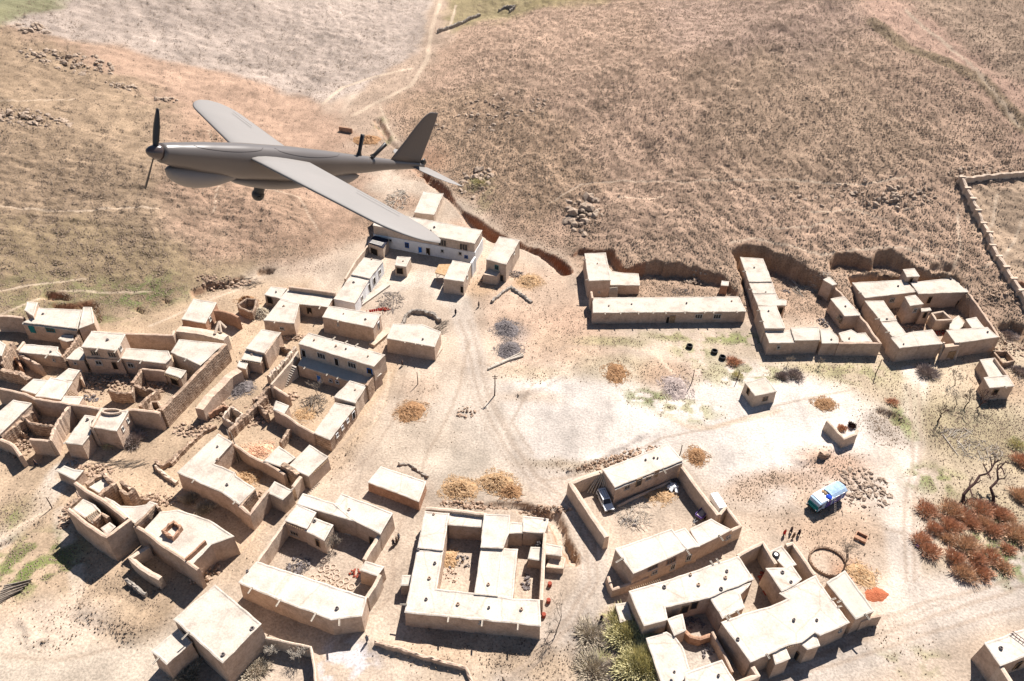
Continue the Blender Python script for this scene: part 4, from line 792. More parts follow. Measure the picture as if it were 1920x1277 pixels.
mudwall('ruined_wall', 'roofless brown wall with peg holes between the two-storey house and the striped shed', 'A', [(1062, 685), (1130, 690), (1232, 705)], 3.4, .45, .12)
mudwall('ruined_wall', 'pale sloping wall descending towards the camera from the roofless brown wall with peg holes', 'A', [(1062, 685), (1020, 740), (990, 790)], 3.2, .7, .2, 'ruin')
mudwall('ruined_wall', 'broken inner wall with a leaning white beam in the middle of the ruined rooms', 'A', [(815, 845), (890, 862), (975, 862), (990, 820)], 2.8, .5, .25, 'ruin')
mudwall('ruined_wall', 'long diagonal broken wall across the ruined rooms beside the great outer wall', 'A', [(1170, 830), (1090, 915), (1045, 965)], 2.6, .7, .25, 'ruin')
mudwall('ruined_wall', 'thin crumbling wall across the ruined rooms below the roofless brown wall', 'A', [(1000, 815), (1090, 840), (1170, 830)], 2.2, .5, .4, 'ruin')
mudwall('roofless_room', 'small oval-cornered pit room with red floor near the corner of the great outer wall', 'A', [(1130, 930), (1180, 925), (1205, 975), (1160, 1000), (1120, 975)], 2.2, .5, .15, 'ruin', True, 'ruin')
H_('adobe_house', 'stepped group of four pale roofs behind the shaded front wall of the left compound').block('Q', [(822, 72), (950, 95), (862, 212), (655, 198)], 3.4).block('Q', [(605, 182), (862, 228), (722, 436), (425, 400)], 3.7, rm='roof2').block('Q', [(400, 197), (570, 215), (425, 372), (255, 322)], 3.2, rm='roof3').block('Q', [(765, 402), (990, 412), (935, 505), (733, 478)], 3.4).eave('Q', (840, 330), (940, 400), 3.0, n=5, L=1.3)
mudwall('outer_wall', 'long shaded front wall of the left compound with a crumbling top and peg holes', 'Q', [(-60, 300), (120, 330), (300, 372), (420, 430), (620, 462), (820, 492), (1000, 515), (1190, 550)], 4.4, .5, .14)
h = mudwall('outer_wall', 'tall ochre corner wall with a bricked-up window meeting the foot of the great outer wall', 'A', [(940, 990), (1040, 990), (1120, 1000), (1195, 1012)], 4.8, .6, .12)
mudwall('ruined_wall', 'ragged red-brown wall heap at the left edge inside the left compound', 'Q', [(-40, 60), (110, 100), (250, 130), (350, 190)], 3.0, 1.0, .3, 'ruin')
mudwall('ruined_wall', 'ribbed brick wall rising to a point beside the shaded veranda court', 'R', [(20, 1130), (110, 970), (185, 800)], 4.0, .5, .25, 'ruin')
mudwall('ruined_wall', 'dark crumbling wall sloping down below the long narrow pale roof', 'R', [(265, 975), (420, 1060), (600, 1160)], 3.0, .5, .2)
H_('adobe_house', 'fragment of a pale roof at the left edge beside the ribbed brick wall').block('R', [(-120, 780), (0, 800), (80, 850), (20, 1010), (-120, 980)], 3.6, 'ruin', 'roof3')
H_('adobe_house', 'long pale roof slanting out of the left edge below the shaded front wall').block('Q', [(160, 450), (372, 490), (0, 850), (-190, 740)], 4.0)
mudwall('ruined_wall', 'stepped broken brick wall along the long pale roof at the left edge', 'Q', [(385, 585), (250, 690), (120, 790), (20, 870)], 3.2, .8, .3, 'ruin')
mudwall('ruined_wall', 'low dark-faced wall in front of the roofless stone-filled room', 'Q', [(245, 645), (330, 700), (380, 730), (540, 745), (690, 775)], 3.0, .5, .25, 'ruin')
mudwall('ruined_wall', 'high gable wall with a notch and pillar standing over the roofless stone-filled room', 'Q', [(835, 512), (760, 610), (720, 660), (650, 770), (600, 935)], 4.2, .6, .2)
mudwall('outer_wall', 'front wall of the roofless stone-filled room, shaded, with a pipe down its face', 'Q', [(355, 912), (470, 925), (600, 938)], 4.0, .5, .08)
mudwall('outer_wall', 'low front wall at the left edge of the picture ending in a crumbling corner', 'Q', [(-60, 885), (60, 935), (155, 985), (250, 1120)], 3.0, .6, .15)
groundwall('ruined_wall', 'thin wall stub inside the roofless stone-filled room', 'Q', [(230, 850), (350, 930)], 1.6, .5, .3, 'ruin')
H_('adobe_house', 'oblong house with plain pale roof beside the house with an oval hole in its roof').block('Q', [(1018, 632), (1150, 650), (1085, 700), (1080, 850), (980, 982), (780, 955)], 4.0).vent('Q', (1050, 688), r=.35).spout('Q', (780, 955), L=.5)
h = H_('adobe_house', 'tower-like house with an oval hollow and high rim on its roof, near the lane')
h.block('Q', [(1205, 545), (1530, 582), (1392, 815), (1085, 767)], 5.0, lip=.14).wall('Q', [(1215, 545), (1090, 765)], 5.5, .5, .04, 'wall2').win('Q', (1465, 790), (1525, 690), w=.6, h=.9)
c = onz('Q', 1345, 600, 5.05); m = MB(); vs = [(c.x + 1.9 * math.cos(a) , c.y + .75 * math.sin(a), c.z + z_) for z_ in (.02, .5) for a in [2 * math.pi * k / 16 for k in range(16)]] + [(c.x + 1.6 * math.cos(2 * math.pi * k / 16), c.y + .5 * math.sin(2 * math.pi * k / 16), c.z + .5) for k in range(16)] + [(c.x + 1.55 * math.cos(2 * math.pi * k / 16), c.y + .48 * math.sin(2 * math.pi * k / 16), c.z + .04) for k in range(16)]
m.add(vs, [(r_ * 16 + k, r_ * 16 + (k + 1) % 16, (r_ + 1) * 16 + (k + 1) % 16, (r_ + 1) * 16 + k) for r_ in range(3) for k in range(16)]).build('roof_hatch_rim', 'wall2', h.root)
# ---- lower left ruins
mudwall('ruined_wall', 'tall two-storey outer wall of the roofless ruin, dropping sheer into deep shade at lower left', 'B', [(508, 532), (650, 648), (797, 744), (885, 680), (972, 610)], 6.4, .6, .10, 'wall', z0=-.4)
mudwall('ruined_wall', 'straight inner wall of the tall roofless ruin, with a long light-coloured top', 'B', [(560, 335), (655, 405), (750, 455), (850, 530), (945, 605)], 6.4, .6, .06)
mudwall('ruined_wall', 'low broken front wall of the tall roofless ruin below its gate beams', 'B', [(510, 525), (560, 480), (600, 445)], 6.0, .5, .2, 'ruin')
H_('adobe_house', 'surviving roof corner with a row of laid poles inside the tall roofless ruin', 'ruin').block('B', [(545, 535), (625, 462), (700, 500), (755, 570), (700, 640), (640, 600)], 5.4).eave('B', (640, 600), (735, 540), 5.6, n=7, L=1.6)
H_('adobe_house', 'inner floor remnant at the open corner of the tall roofless ruin', 'ruin').block('B', [(760, 680), (820, 640), (860, 670), (800, 728)], 5.2)
mudwall('ruined_wall', 'cross wall inside the tall roofless ruin between the laid poles and the floor remnant', 'B', [(700, 625), (760, 570), (810, 600)], 5.9, .5, .1, 'ruin')
H_('adobe_house', 'flat dusty roof between the tall roofless ruin and the large single-storey ruin', 'ruin').block('B', [(785, 450), (850, 480), (900, 515), (1000, 520), (1095, 505), (1120, 480), (1175, 500), (1010, 640), (940, 590)], 5.3)
mudwall('ruined_wall', 'ruined room wall of thick rounded blocks at the upper end of the tall roofless ruin', 'B', [(642, 345), (700, 300), (775, 262), (820, 320), (850, 345), (760, 405), (740, 430)], 5.4, .8, .2, 'ruin', z0=-.3)
H_('adobe_house', 'rubble-filled floor of the ruined upper rooms at the top of the tall roofless ruin', 'ruin').block('B', [(648, 360), (778, 275), (845, 345), (752, 420)], 4.6, 'ruin', 'roof3')
mudwall('ruined_wall', 'broken dark-faced wall of the second ruined room, right of the rounded-block wall', 'B', [(905, 330), (960, 370), (1005, 390), (960, 425), (900, 395)], 5.0, .6, .25, 'ruin', z0=-.3)
mudwall('ruined_wall', 'low crumbling garden wall behind the upper rooms of the tall roofless ruin', 'B', [(1000, 460), (1060, 480), (1110, 465), (1180, 475)], 1.4, .5, .4, 'ruin')
H_('adobe_house', 'broken walled stump with rubbish on top at the lane fork above the tall roofless ruin', 'ruin').block('B', [(430, 252), (480, 215), (560, 245), (620, 250), (560, 315)], 2.6, 'wall', 'roof3')
h = H_('adobe_house', 'large single-storey ruin with a wide dusty roof, two roofless pits and a plank door', 'ruin')
h.block('B', [(1085, 690), (1200, 560), (1330, 545), (1560, 620), (1745, 740), (1580, 800), (1440, 945), (1345, 880), (1200, 790)], 5.0)
h.wall('B', [(1005, 658), (1085, 700), (1200, 795), (1345, 885), (1482, 985)], 5.3, .55, .10)
mudwall('roofless_room', 'square brick-lined pit room sunk in the wide dusty roof of the large single-storey ruin', 'B', [(1215, 695), (1300, 625), (1355, 670), (1290, 745)], 5.9, .4, .18, 'red', True, 'ruin')
mudwall('ruined_wall', 'freestanding plank-brown wall on the wide dusty roof of the large single-storey ruin', 'B', [(1385, 905), (1460, 840), (1535, 770)], 6.0, .3, .08, 'red')
mudwall('ruined_wall', 'roofless end room with ragged top joining the tall ruin and the large single-storey ruin', 'B', [(1008, 655), (1100, 575), (1165, 505), (1190, 530)], 5.8, .45, .15, 'ruin')
mudwall('retaining_wall', 'low angled retaining wall with a pale top in the shade below the large single-storey ruin', 'B', [(1110, 815), (1040, 860), (975, 905), (1060, 975), (1130, 1020), (1200, 1055)], 2.6, .8, .12, 'wall2')
groundwall('ruined_wall', 'short purple-brown wall remnant in the scrub below the angled retaining wall', 'T', [(960, 370), (1030, 425), (1105, 475)], 1.1, .5, .2)
# ---- bottom left to centre
h = H_('adobe_house', 'very tall square house with a broad smooth cream roof at the bottom edge')
h.block('C', [(552, 668), (842, 915), (602, 1158), (293, 885)], 6.6).spout('C', (385, 975), L=1.3).vent('C', (605, 1110), (790, 945), r=.5)
H_('adobe_house', 'lower side room with cream roof attached to the very tall square house').block('C', [(322, 945), (402, 1032), (246, 1168), (150, 1086)], 5.0).spout('C', (195, 1135), L=1.4)
mudwall('garden_wall', 'thin white-topped garden wall around the two bare trees beside the very tall square house', 'C', [(815, 990), (960, 1015), (1160, 1060), (1180, 1170), (1195, 1330)], 2.8, .35, .03, 'wall2')
H_('adobe_house', 'long curved-end house with four roof spouts, below the yard of clay rings').block('C', [(818, 520), (1130, 620), (1512, 748), (1482, 862), (1292, 886), (990, 770), (706, 650)], 4.4, rm='roof2').spout('C', (792, 682), (968, 765), (1192, 852), (1343, 876), L=1.4).vent('C', (1328, 818), (758, 582), r=.32)
h = H_('adobe_house', 'wide back house with rimmed bright roof behind the yard of clay rings')
h.block('C', [(1112, 88), (1310, 150), (1442, 262), (1075, 152)], 4.4, rm='roof2').block('C', [(1356, 88), (1678, 213), (1602, 340), (1448, 262), (1316, 152)], 4.4, rm='roof2').vent('C', (1405, 188), r=.4)
h.door('C', (1560, 420), w=1.1, h=2, pane='dark').win('C', (1400, 350), w=1, h=1)
H_('adobe_house', 'square room with dentilled roof edge, upper left in the yard of clay rings').block('C', [(1078, 158), (1192, 207), (1135, 305), (1000, 256)], 4.3, rm='roof2').eave('C', (1010, 268), (1118, 312), 4.0, n=8, L=.4).win('C', (1060, 335), w=1.6, h=.9, mat='wall2')
H_('adobe_house', 'small room with a red pot on its roof, right of the dentilled square room').block('C', [(1182, 242), (1300, 288), (1246, 382), (1128, 322)], 3.7, 'wall2', 'roof2').door('C', (1208, 400), w=.8, h=1.8).vent('C', (1185, 262), r=.3)
mudwall('courtyard_wall', 'pale-topped left wall of the yard of clay rings', 'C', [(1000, 262), (910, 390), (822, 515)], 3.4, .5, .05, 'wall2')
mudwall('courtyard_wall', 'stone-faced right wall of the yard of clay rings, above the wall hut', 'C', [(1602, 342), (1545, 430), (1500, 505)], 3.6, .7, .06, 'wall2')
mudwall('courtyard_wall', 'lower right wall of the yard of clay rings, below the wall hut', 'C', [(1600, 600), (1560, 680), (1515, 745)], 3.6, .6, .06, 'wall2')
H_('adobe_shed', 'small hut with pale roof set in the right wall of the yard of clay rings', 'hut').block('C', [(1510, 518), (1622, 552), (1582, 606), (1475, 572)], 3.6, rm='roof2')
H_('adobe_hut', 'isolated oblong store with brick-red walls and bright rounded roof above the yard of clay rings', 'hut').block('E', [(1325, 925), (1605, 1020), (1562, 1142), (1400, 1078), (1245, 1022)], 2.5, 'red', 'roof2')
h = H_('adobe_house', 'square compound house of joined flat roofs with a middle wing, between two inner yards')
h.block('G', [(345, 578), (505, 582), (462, 822), (705, 850), (850, 868), (945, 885), (1112, 892), (1118, 1052), (268, 965)], 3.9, rm='roof2')
h.block('G', [(395, 335), (543, 345), (503, 574), (350, 560)], 4.2, rm='roof2').block('G', [(747, 566), (880, 572), (848, 864), (707, 852)], 4.1, rm='roof2').block('G', [(768, 350), (925, 358), (918, 470), (882, 562), (747, 556)], 4.6, rm='roof2')
h.block('G', [(887, 568), (975, 572), (942, 880), (852, 866)], 3.4, rm='roof2').block('G', [(548, 347), (764, 352), (755, 430), (542, 416)], 3.7, rm='roof2').block('G', [(1012, 364), (1168, 382), (1145, 466), (1012, 456)], 3.8, rm='roof2').block('G', [(930, 402), (1008, 408), (1004, 466), (924, 468)], 3.6, rm='roof2')
h.vent('G', (600, 918), (795, 940), (1000, 950), (792, 793), (448, 350), (350, 577), (400, 887), (1148, 385), (455, 660), (420, 755), r=.3).spout('G', (542, 1000), (755, 1018), (980, 1042), (275, 922), L=1.2).win('G', (745, 1030), w=.5, h=.5)
mudwall('courtyard_wall', 'thin pale right wall of the square compound house with two inner yards', 'G', [(1150, 470), (1140, 620), (1125, 890)], 3.8, .6, .04, 'wall2')
mudwall('back_wall', 'low parapet wall along the back of the square compound house', 'G', [(398, 310), (560, 322), (780, 350)], 4.4, .6, .05, 'wall2')
H_('adobe_shed', 'tiny outbuilding against the left wall of the square compound house', 'shed').block('G', [(250, 737), (305, 737), (298, 796), (243, 796)], 2.6)
H_('adobe_shed', 'open-topped store full of dark brushwood in the right yard of the square compound house', 'shed').block('G', [(1062, 560), (1140, 562), (1132, 640), (1045, 628)], 2.5, rm='roof3')
H_('adobe_shed', 'low outer shed with white roof against the right wall of the square compound house', 'shed').block('G', [(1150, 535), (1255, 555), (1250, 612), (1140, 598)], 2.8).block('G', [(1185, 618), (1275, 628), (1262, 690), (1160, 680)], 1.6, 'wall', 'wall2')
groundwall('stone_wall', 'long low purple-brown stone wall in the open ground below the square compound house', 'U', [(405, 245), (560, 290), (720, 340), (885, 382), (905, 430), (925, 470)], .8, .45, .2, 'wall')
# ---- compound with the silver car
h = H_('adobe_house', 'long bright-roofed house at the back of the compound where the silver car is parked')
h.block('H', [(362, 322), (850, 128), (955, 250), (452, 450)], 4.5, rm='roof2').block('H', [(452, 456), (955, 256), (958, 268), (455, 468)], 4.1, rm='roof2', lip=0).vent('H', (680, 250), (742, 235), (770, 238)).door('H', (628, 415), w=1.2, h=2.1, pane='dark').door('H', (760, 350), w=1, h=2, mat='wall2', pane='wood').win('H', (540, 450), (700, 380), w=1.2, h=.9, mat='wall2').spout('H', (690, 365), (812, 325), L=1.1)
h.wall('H', [(470, 590), (640, 505), (700, 480), (870, 405)], .5, .4, .02, 'wall2', name='terrace_edge')
mudwall('courtyard_wall', 'long left wall with wide pale top round the compound where the silver car is parked', 'H', [(350, 335), (230, 375), (118, 422), (250, 620), (390, 825)], 3.4, .9, .03, 'wall2')
mudwall('courtyard_wall', 'right wall with wide pale top of the compound where the silver car is parked', 'H', [(955, 300), (1060, 445), (1170, 590), (1225, 660)], 3.5, .7, .04, 'wall2')
h = H_('adobe_house', 'long front house with three roof steps, below the silver car')
h.block('H', [(456, 914), (875, 768), (993, 915), (590, 1095)], 4.9, rm='roof2').block('H', [(885, 792), (975, 759), (1080, 893), (997, 915)], 4.5, rm='roof2').block('H', [(1015, 768), (1172, 692), (1215, 720), (1320, 770), (1083, 888)], 4.2, rm='roof2')
h.win('H', (745, 1085), (1295, 825), w=1.1, h=.7).win('H', (735, 1045), (870, 1000), w=1.8, h=1.0, mat='red').win('H', (880, 1042), w=.9, h=1.4).win('H', (1000, 975), w=.9, h=1.4).spout('H', (490, 1000), (985, 925), (1245, 835), L=1.4)
mudwall('animal_pen', 'narrow walled pen at the right end of the long three-step front house', 'H', [(1235, 655), (1285, 600), (1392, 742), (1320, 775)], 3.4, .55, .04, 'wall2', False, 'pen')
mudwall('terrace_wall', 'low shaded wall edging the passage below the long three-step front house', 'H', [(400, 1120), (435, 1215), (560, 1175), (700, 1120)], 2.0, .5, .05)
# ---- big bottom right compound
h = H_('adobe_house', 'rambling pale roof with six vents at the left of the big bottom compound')
h.block('I', [(207, 442), (425, 380), (590, 325), (905, 217), (1000, 362), (872, 415), (722, 478), (432, 542), (448, 620), (302, 660)], 4.6, rm='roof2').block('I', [(727, 480), (875, 420), (985, 388), (915, 462), (942, 545), (806, 612)], 4.3, rm='roof2')
h.vent('I', (832, 313), (823, 355), (650, 400), (795, 428), (430, 415), (598, 335), r=.32).spout('I', (735, 260), (785, 262), (845, 600), (900, 575)).eave('I', (215, 436), (415, 378), 4.4, n=15, L=-.5).door('I', (560, 555), (620, 530), w=1.2, h=2, pane='dark')
mudwall('courtyard_wall', 'two-sided wall round the small upper yard of the big bottom compound', 'I', [(905, 212), (985, 165), (1065, 125), (1105, 190), (1150, 262)], 4.2, .6, .04, 'wall2')
H_('adobe_house', 'narrow roof holding a wheel and tools at the top of the big bottom compound').block('I', [(1112, 188), (1185, 152), (1275, 268), (1208, 290)], 4.0, rm='roof2')
mudwall('courtyard_wall', 'curved-cornered wall with inner shade at the top right of the big bottom compound', 'I', [(1215, 145), (1255, 130), (1330, 235), (1398, 335)], 4.3, .6, .04, 'wall2')
H_('adobe_house', 'square room with one roof vent in the middle of the big bottom compound').block('I', [(1088, 296), (1212, 292), (1245, 270), (1310, 362), (1275, 392), (1186, 437)], 4.8, rm='roof2').vent('I', (1190, 320), (1245, 382), r=.3)
h = H_('adobe_house', 'largest pale roof of the big bottom compound, with two blocky bays on its shaded front')
h.block('I', [(1176, 455), (1402, 342), (1428, 392), (1617, 640), (1432, 722), (1396, 702), (1312, 765), (1206, 792), (985, 892), (802, 642), (962, 582), (1112, 542), (1225, 492)], 4.6, rm='roof2')
h.block('I', [(1128, 836), (1206, 796), (1236, 870), (1147, 907)], 4.2, rm='roof2').block('I', [(1302, 768), (1398, 710), (1427, 788), (1350, 812)], 4.1, rm='roof2').vent('I', (1262, 628), (902, 752), (1410, 628), r=.28).spout('I', (1440, 520), (850, 640), (1530, 550), (1100, 865)).door('I', (1270, 860), w=1, h=2, pane='dark').win('I', (1560, 690), w=.5, h=.5)
h.eave('I', (1210, 790), (1305, 757), 4.4, n=7, L=.5)
H_('adobe_house', 'separate rimmed oblong roof beside the orange heap, right of the big bottom compound').block('I', [(1478, 385), (1592, 312), (1775, 566), (1662, 616)], 4.4, rm='roof3', lip=.12).spout('I', (1550, 510), (1720, 590), L=1)
mudwall('yard_wall', 'low wall end running off the rimmed oblong roof towards the road', 'I', [(1690, 625), (1760, 600), (1820, 590)], 2.6, .7, .05)
H_('adobe_shed', 'little corner roof between the inner yard and the shrubbery of the big bottom compound', 'shed').block('I', [(455, 622), (545, 590), (566, 690), (496, 722)], 3.2, rm='roof2')
mudwall('curved_wall', 'curved brick-red wall around the inner yard of the big bottom compound', 'I', [(560, 690), (600, 730), (660, 745), (730, 720)], 1.6, .6, .06, 'red')
H_('adobe_house', 'long pale terrace roof beside the willow shrubs, running down to the bottom edge').block('I', [(318, 745), (445, 705), (500, 738), (545, 800), (592, 948), (566, 965), (560, 1120), (440, 1120), (412, 1018)], 2.8, rm='roof2')
H_('adobe_house', 'pale roof cut by the bottom edge below the inner yard of the big bottom compound').block('I', [(572, 968), (800, 887), (890, 1035), (880, 1120), (560, 1120)], 3.8, rm='roof2').vent('I', (778, 985), (494, 962))
mudwall('courtyard_wall', 'wide-topped wall at the bottom edge of the big bottom compound', 'I', [(890, 1035), (1035, 980), (1000, 925)], 4.0, .7, .04, 'wall2')
mudwall('yard_wall', 'long brown wall beside the inner yard of the big bottom compound', 'I', [(740, 700), (810, 830), (870, 960)], 2.2, .4, .05)
H_('concrete_slab', 'small pale slab-roofed box beside the shrubbery at the left of the big bottom compound', 'hut').block('I', [(120, 525), (190, 515), (222, 620), (150, 636)], 2.0)
h = H_('adobe_house', 'house cut by the bottom right corner with a ladder frame on its roof')
h.block('M', [(1045, 1096), (1180, 1045), (1290, 1010), (1340, 1120), (1120, 1200)], 4.8, rm='roof2').wall('M', [(1122, 1202), (1185, 1300)], 4.4, .7, .03, 'wall2').vent('M', (1120, 1120), r=.3)
h.door('M', (1200, 1200), w=1, h=2)
a = onz('M', 1185, 1050, 5.1); ax = Matrix.Rotation(-.9, 3, 'Z'); m = MB()
for k in (-1, 1): m.box(a + ax @ Vector((1.2, k * .3, 0)), (3.2, .08, .08), ax)
for k in range(6): m.box(a + ax @ Vector((-.2 + k * .55, 0, .002)), (.06, .515, .06), ax)
m.build('ladder', 'darkwood', h.root)
# three small structures up the valley
h = H_('adobe_shed', 'half-open dark shed in the valley above the aircraft fuselage', 'shed').block('V', [(85, 665), (148, 660), (165, 690), (95, 700)], 2.0, 'red', 'shade', lip=0)  # roof coloured near-black to paint the shaded open inside
groundwall('mud_wall', 'short orange wall standing in front of the half-open shed in the valley', 'V', [(110, 735), (182, 748)], 1.6, .5, .03, 'red')
groundwall('stone_wall', 'low broken stone wall beside the path at the top of the valley', 'P', [(820, 62), (850, 52), (880, 38), (900, 30)], 1.2, .8, .3)
groundwall('stone_wall', 'small stone sheepfold ruin high in the valley', 'P', [(935, 22), (950, 15), (965, 16), (955, 24)], 1.2, .7, .3)
groundwall('stone_wall', 'tilted corner of a ruined wall in the meadow right of the centre track', 'F', [(1058, 855), (1120, 800), (1195, 752), (1260, 800), (1340, 858)], .7, .6, .3)
groundwall('stone_wall', 'short broken wall in the bare yard above the isolated brick-red store', 'G', [(225, 40), (290, 38), (330, 70), (415, 120)], .5, .35, .5)
for hh in HS:
    for p, H in hh.polys: BUILT.append(p)
# ================================================================== VEHICLES, PLANTS, HEAPS, PEOPLE
def frame_xy(a, b):
    e = (Vector(b[:2]) - Vector(a[:2])).normalized(); return Matrix(((e.x, -e.y, 0), (e.y, e.x, 0), (0, 0, 1)))
def prism(mb, prof, x0, x1, c, ax, top=None):      # profile in local (y, z) swept along local x
    vs = [c + ax @ Vector((x, y, z)) for x in (x0, x1) for y, z in prof]; n = len(prof)
    return mb.add(vs, [(k, (k + 1) % n, n + (k + 1) % n, n + k) for k in range(n)] + [tuple(range(n))[::-1], tuple(range(n, 2 * n))])
def side_prism(mb, prof, w, c, ax, taper=0, ztop=9):   # profile in local (x, z) extruded across width w
    vs = [c + ax @ Vector((x, s_ * (w / 2 - (taper if z >= ztop else 0)), z)) for s_ in (-1, 1) for x, z in prof]; n = len(prof)
    return mb.add(vs, [(k, (k + 1) % n, n + (k + 1) % n, n + k) for k in range(n)] + [tuple(range(n))[::-1], tuple(range(n, 2 * n))])
def wheel(parent, c, ax, r=.36, wd=.24):
    m = MB(); m.tube([c - ax @ Vector((0, wd / 2, 0)), c + ax @ Vector((0, wd / 2, 0))], r, 18); t = m.build('wheel', 'tyre', parent)
    MB().tube([c - ax @ Vector((0, wd / 2 + .012, 0)), c + ax @ Vector((0, wd / 2 + .012, 0))], r * .55, 12).build('rim', 'metal', t)
# silver four-wheel-drive car
a, b = gp('H', 325, 470), gp('H', 425, 680); ax = frame_xy(a, b); c = Vector(((a.x + b.x) / 2, (a.y + b.y) / 2, 0)); c.z = gh(c.x, c.y)
r = empty('parked_car', c, 'silver four-wheel-drive car parked inside the walled compound beside leaning logs', 'car')
body = MB(); side_prism(body, [(-2.3, .45), (2.25, .42), (2.38, .6), (2.35, .98), (1.1, 1.1), (-2.28, 1.1), (-2.38, .7)], 1.8, c, ax); bo = body.build('body', 'carpaint', r)
cb = MB(); side_prism(cb, [(-2.25, 1.1), (1.05, 1.1), (.42, 1.78), (-2.15, 1.8)], 1.72, c, ax, .14, 1.5); cab = cb.build('cabin', 'carpaint', r)
side_prism(MB(), [(-2.0, 1.18), (.85, 1.18), (.38, 1.68), (-1.95, 1.68)], 1.74, c, ax, .13, 1.5).build('side_windows', 'dark', r)
m = MB(); m.add([c + ax @ Vector(p) for p in ((1.04, -.76, 1.14), (1.04, .76, 1.14), (.47, .66, 1.74), (.47, -.66, 1.74))], [(0, 1, 2, 3)]); m.add([c + ax @ Vector(p) for p in ((1.08, -.76, 1.13), (1.08, .76, 1.13), (.50, .66, 1.75), (.50, -.66, 1.75))], [(0, 1, 2, 3)]); m.build('windscreen', 'dark', r)
rk = MB()
for k in (-.45, 0, .45): rk.box(c + ax @ Vector((-.8, k, 1.86)), (2.0, .05, .05), ax)
for k in (-1.7, .1): rk.box(c + ax @ Vector((k, 0, 1.835)), (.05, 1.1, .06), ax)
rk.build('roof_rack', 'metal', r); MB().box(c + ax @ Vector((2.42, 0, .55)), (.14, 1.75, .22), ax).build('bumper', 'dark', r)
MB().box(c + ax @ Vector((2.39, 0, .8)), (.05, .8, .2), ax).build('grille', 'dark', r)
for k in (-1, 1): MB().box(c + ax @ Vector((2.39, k * .66, .82)), (.06, .26, .18), ax).build('headlight', 'whitepaint', r)
for x in (-1.45, 1.45):
    for y in (-.82, .82): wheel(r, c + ax @ Vector((x, y, .38)), ax, .38)
for k in (-1, 1): MB().box(c + ax @ Vector((.85, k * .98, 1.16)), (.14, .2, .14), ax).build('wing_mirror', 'dark', r)
# painted truck
a, b = onz('O', 165, 1225, .0), onz('O', 400, 1075, .0); ax = frame_xy(b, a); mid = (onz('O', 175, 1145, 2.9) + onz('O', 405, 1070, 2.9)) / 2
q = [onz('P', 1519.6, 930, 2.9), onz('P', 1572.8, 902, 2.9), onz('P', 1587, 918.4, 2.9), onz('P', 1536, 946.6, 2.9)]
c = sum(q, Vector()) / 4; c.z = gh(c.x, c.y); ax = frame_xy((q[1] + q[2]) / 2, (q[0] + q[3]) / 2); L = 7.2; W_ = 2.5
r = empty('painted_truck', c, 'blue and violet painted truck with pale tarpaulin roof parked beside a stone pile', 'truck')
bx = lambda x, y, z, d, n, mt, p=None: MB().box(c + ax @ Vector((x, y, z)), d, ax).build(n, mt, p or r)
bd = MB(); side_prism(bd, [(-L / 2, .75), (1.6, .75), (1.6, 2.85), (-L / 2, 2.85)], W_, c, ax); bo = bd.build('cargo_body', 'tviolet', r)
for k in (-1, 1):
    for i in range(8): bx(-3.2 + i * .65, k * (W_ / 2 + .02), 1.7, (.5, .05, 1.5), 'painted_panel', ('tblue', 'tpale', 'tviolet', 'tblue')[i % 4], bo)
    bx(-1, k * (W_ / 2 + .05), 2.75, (5.2, .06, .16), 'rail', 'whitepaint', bo)
tp = MB(); nx_t, ny_t = 14, 6; vs = []
for i in range(nx_t):
    for j in range(ny_t):
        x = -L / 2 - .05 + (4.0) * i / (nx_t - 1); y = (j / (ny_t - 1) - .5) * (W_ + .16); vs.append(c + ax @ Vector((x, y, 3.06 + .22 * (1 - (2 * j / (ny_t - 1) - 1) ** 2) + .08 * rnd.random() - (.3 if j in (0, ny_t - 1) else 0))))
tp.add(vs, [(i * ny_t + j, (i + 1) * ny_t + j, (i + 1) * ny_t + j + 1, i * ny_t + j + 1) for i in range(nx_t - 1) for j in range(ny_t - 1)]); tp.build('tarpaulin', 'tpale', r)
bx(.95, 0, 2.93, (1.5, W_ - .1, .16), 'roof_deck', 'whitepaint'); bx(2.55, 0, 1.75, (1.9, W_ - .1, 2.1), 'cab', 'tpale')
bx(2.3, -.1, 2.86, (1.35, W_ - .2, .18), 'cab_roof', 'whitepaint'); ws = MB(); side_prism(ws, [(3.5, 1.6), (3.62, 1.6), (3.2, 2.75), (3.05, 2.75)], W_ - .3, c, ax); ws.build('windscreen', 'teal', r)
sp = MB(); side_prism(sp, [(3.45, .7), (3.8, .7), (3.75, 1.55), (3.45, 1.6)], W_ - .16, c, ax); sp.build('hood', 'teal', r); bx(3.85, 0, .8, (.16, W_ - .1, .3), 'bumper', 'dark')
for k in (-1, 1): bx(3.83, k * .95, 1.15, (.06, .26, .24), 'headlight', 'whitepaint'); bx(3.15, k * (W_ / 2 - .04), 1.95, (.8, .06, .6), 'cab_window', 'dark')
m = MB().ico(c + ax @ Vector((.9, .75, 3.05)), .65, .2, (1, 1, .5)); m.build('blue_bundle', 'tpbright', r); MB().ico(c + ax @ Vector((.85, -.1, 3.05)), .5, .3, (1, .8, .6)).build('brown_bundle', 'wood', r); MB().ico(c + ax @ Vector((.8, -.75, 3.03)), .45, .3, (1, .8, .6)).build('sack', 'strawpale', r)
bx(-3.55, 0, 2.5, (.3, W_ + .1, .3), 'rear_crest', 'teal'); bx(0, 0, .62, (6.2, 1.1, .22), 'chassis', 'dark')
for x in (-2.3, 2.5):
    for y in (-1.08, 1.08): wheel(r, c + ax @ Vector((x, y, .5)), ax, .5, .34)
q1 = c + ax @ Vector((-.2, 1.35, 2.9)); q2 = c + ax @ Vector((.3, 2.9, 0)); m = MB()
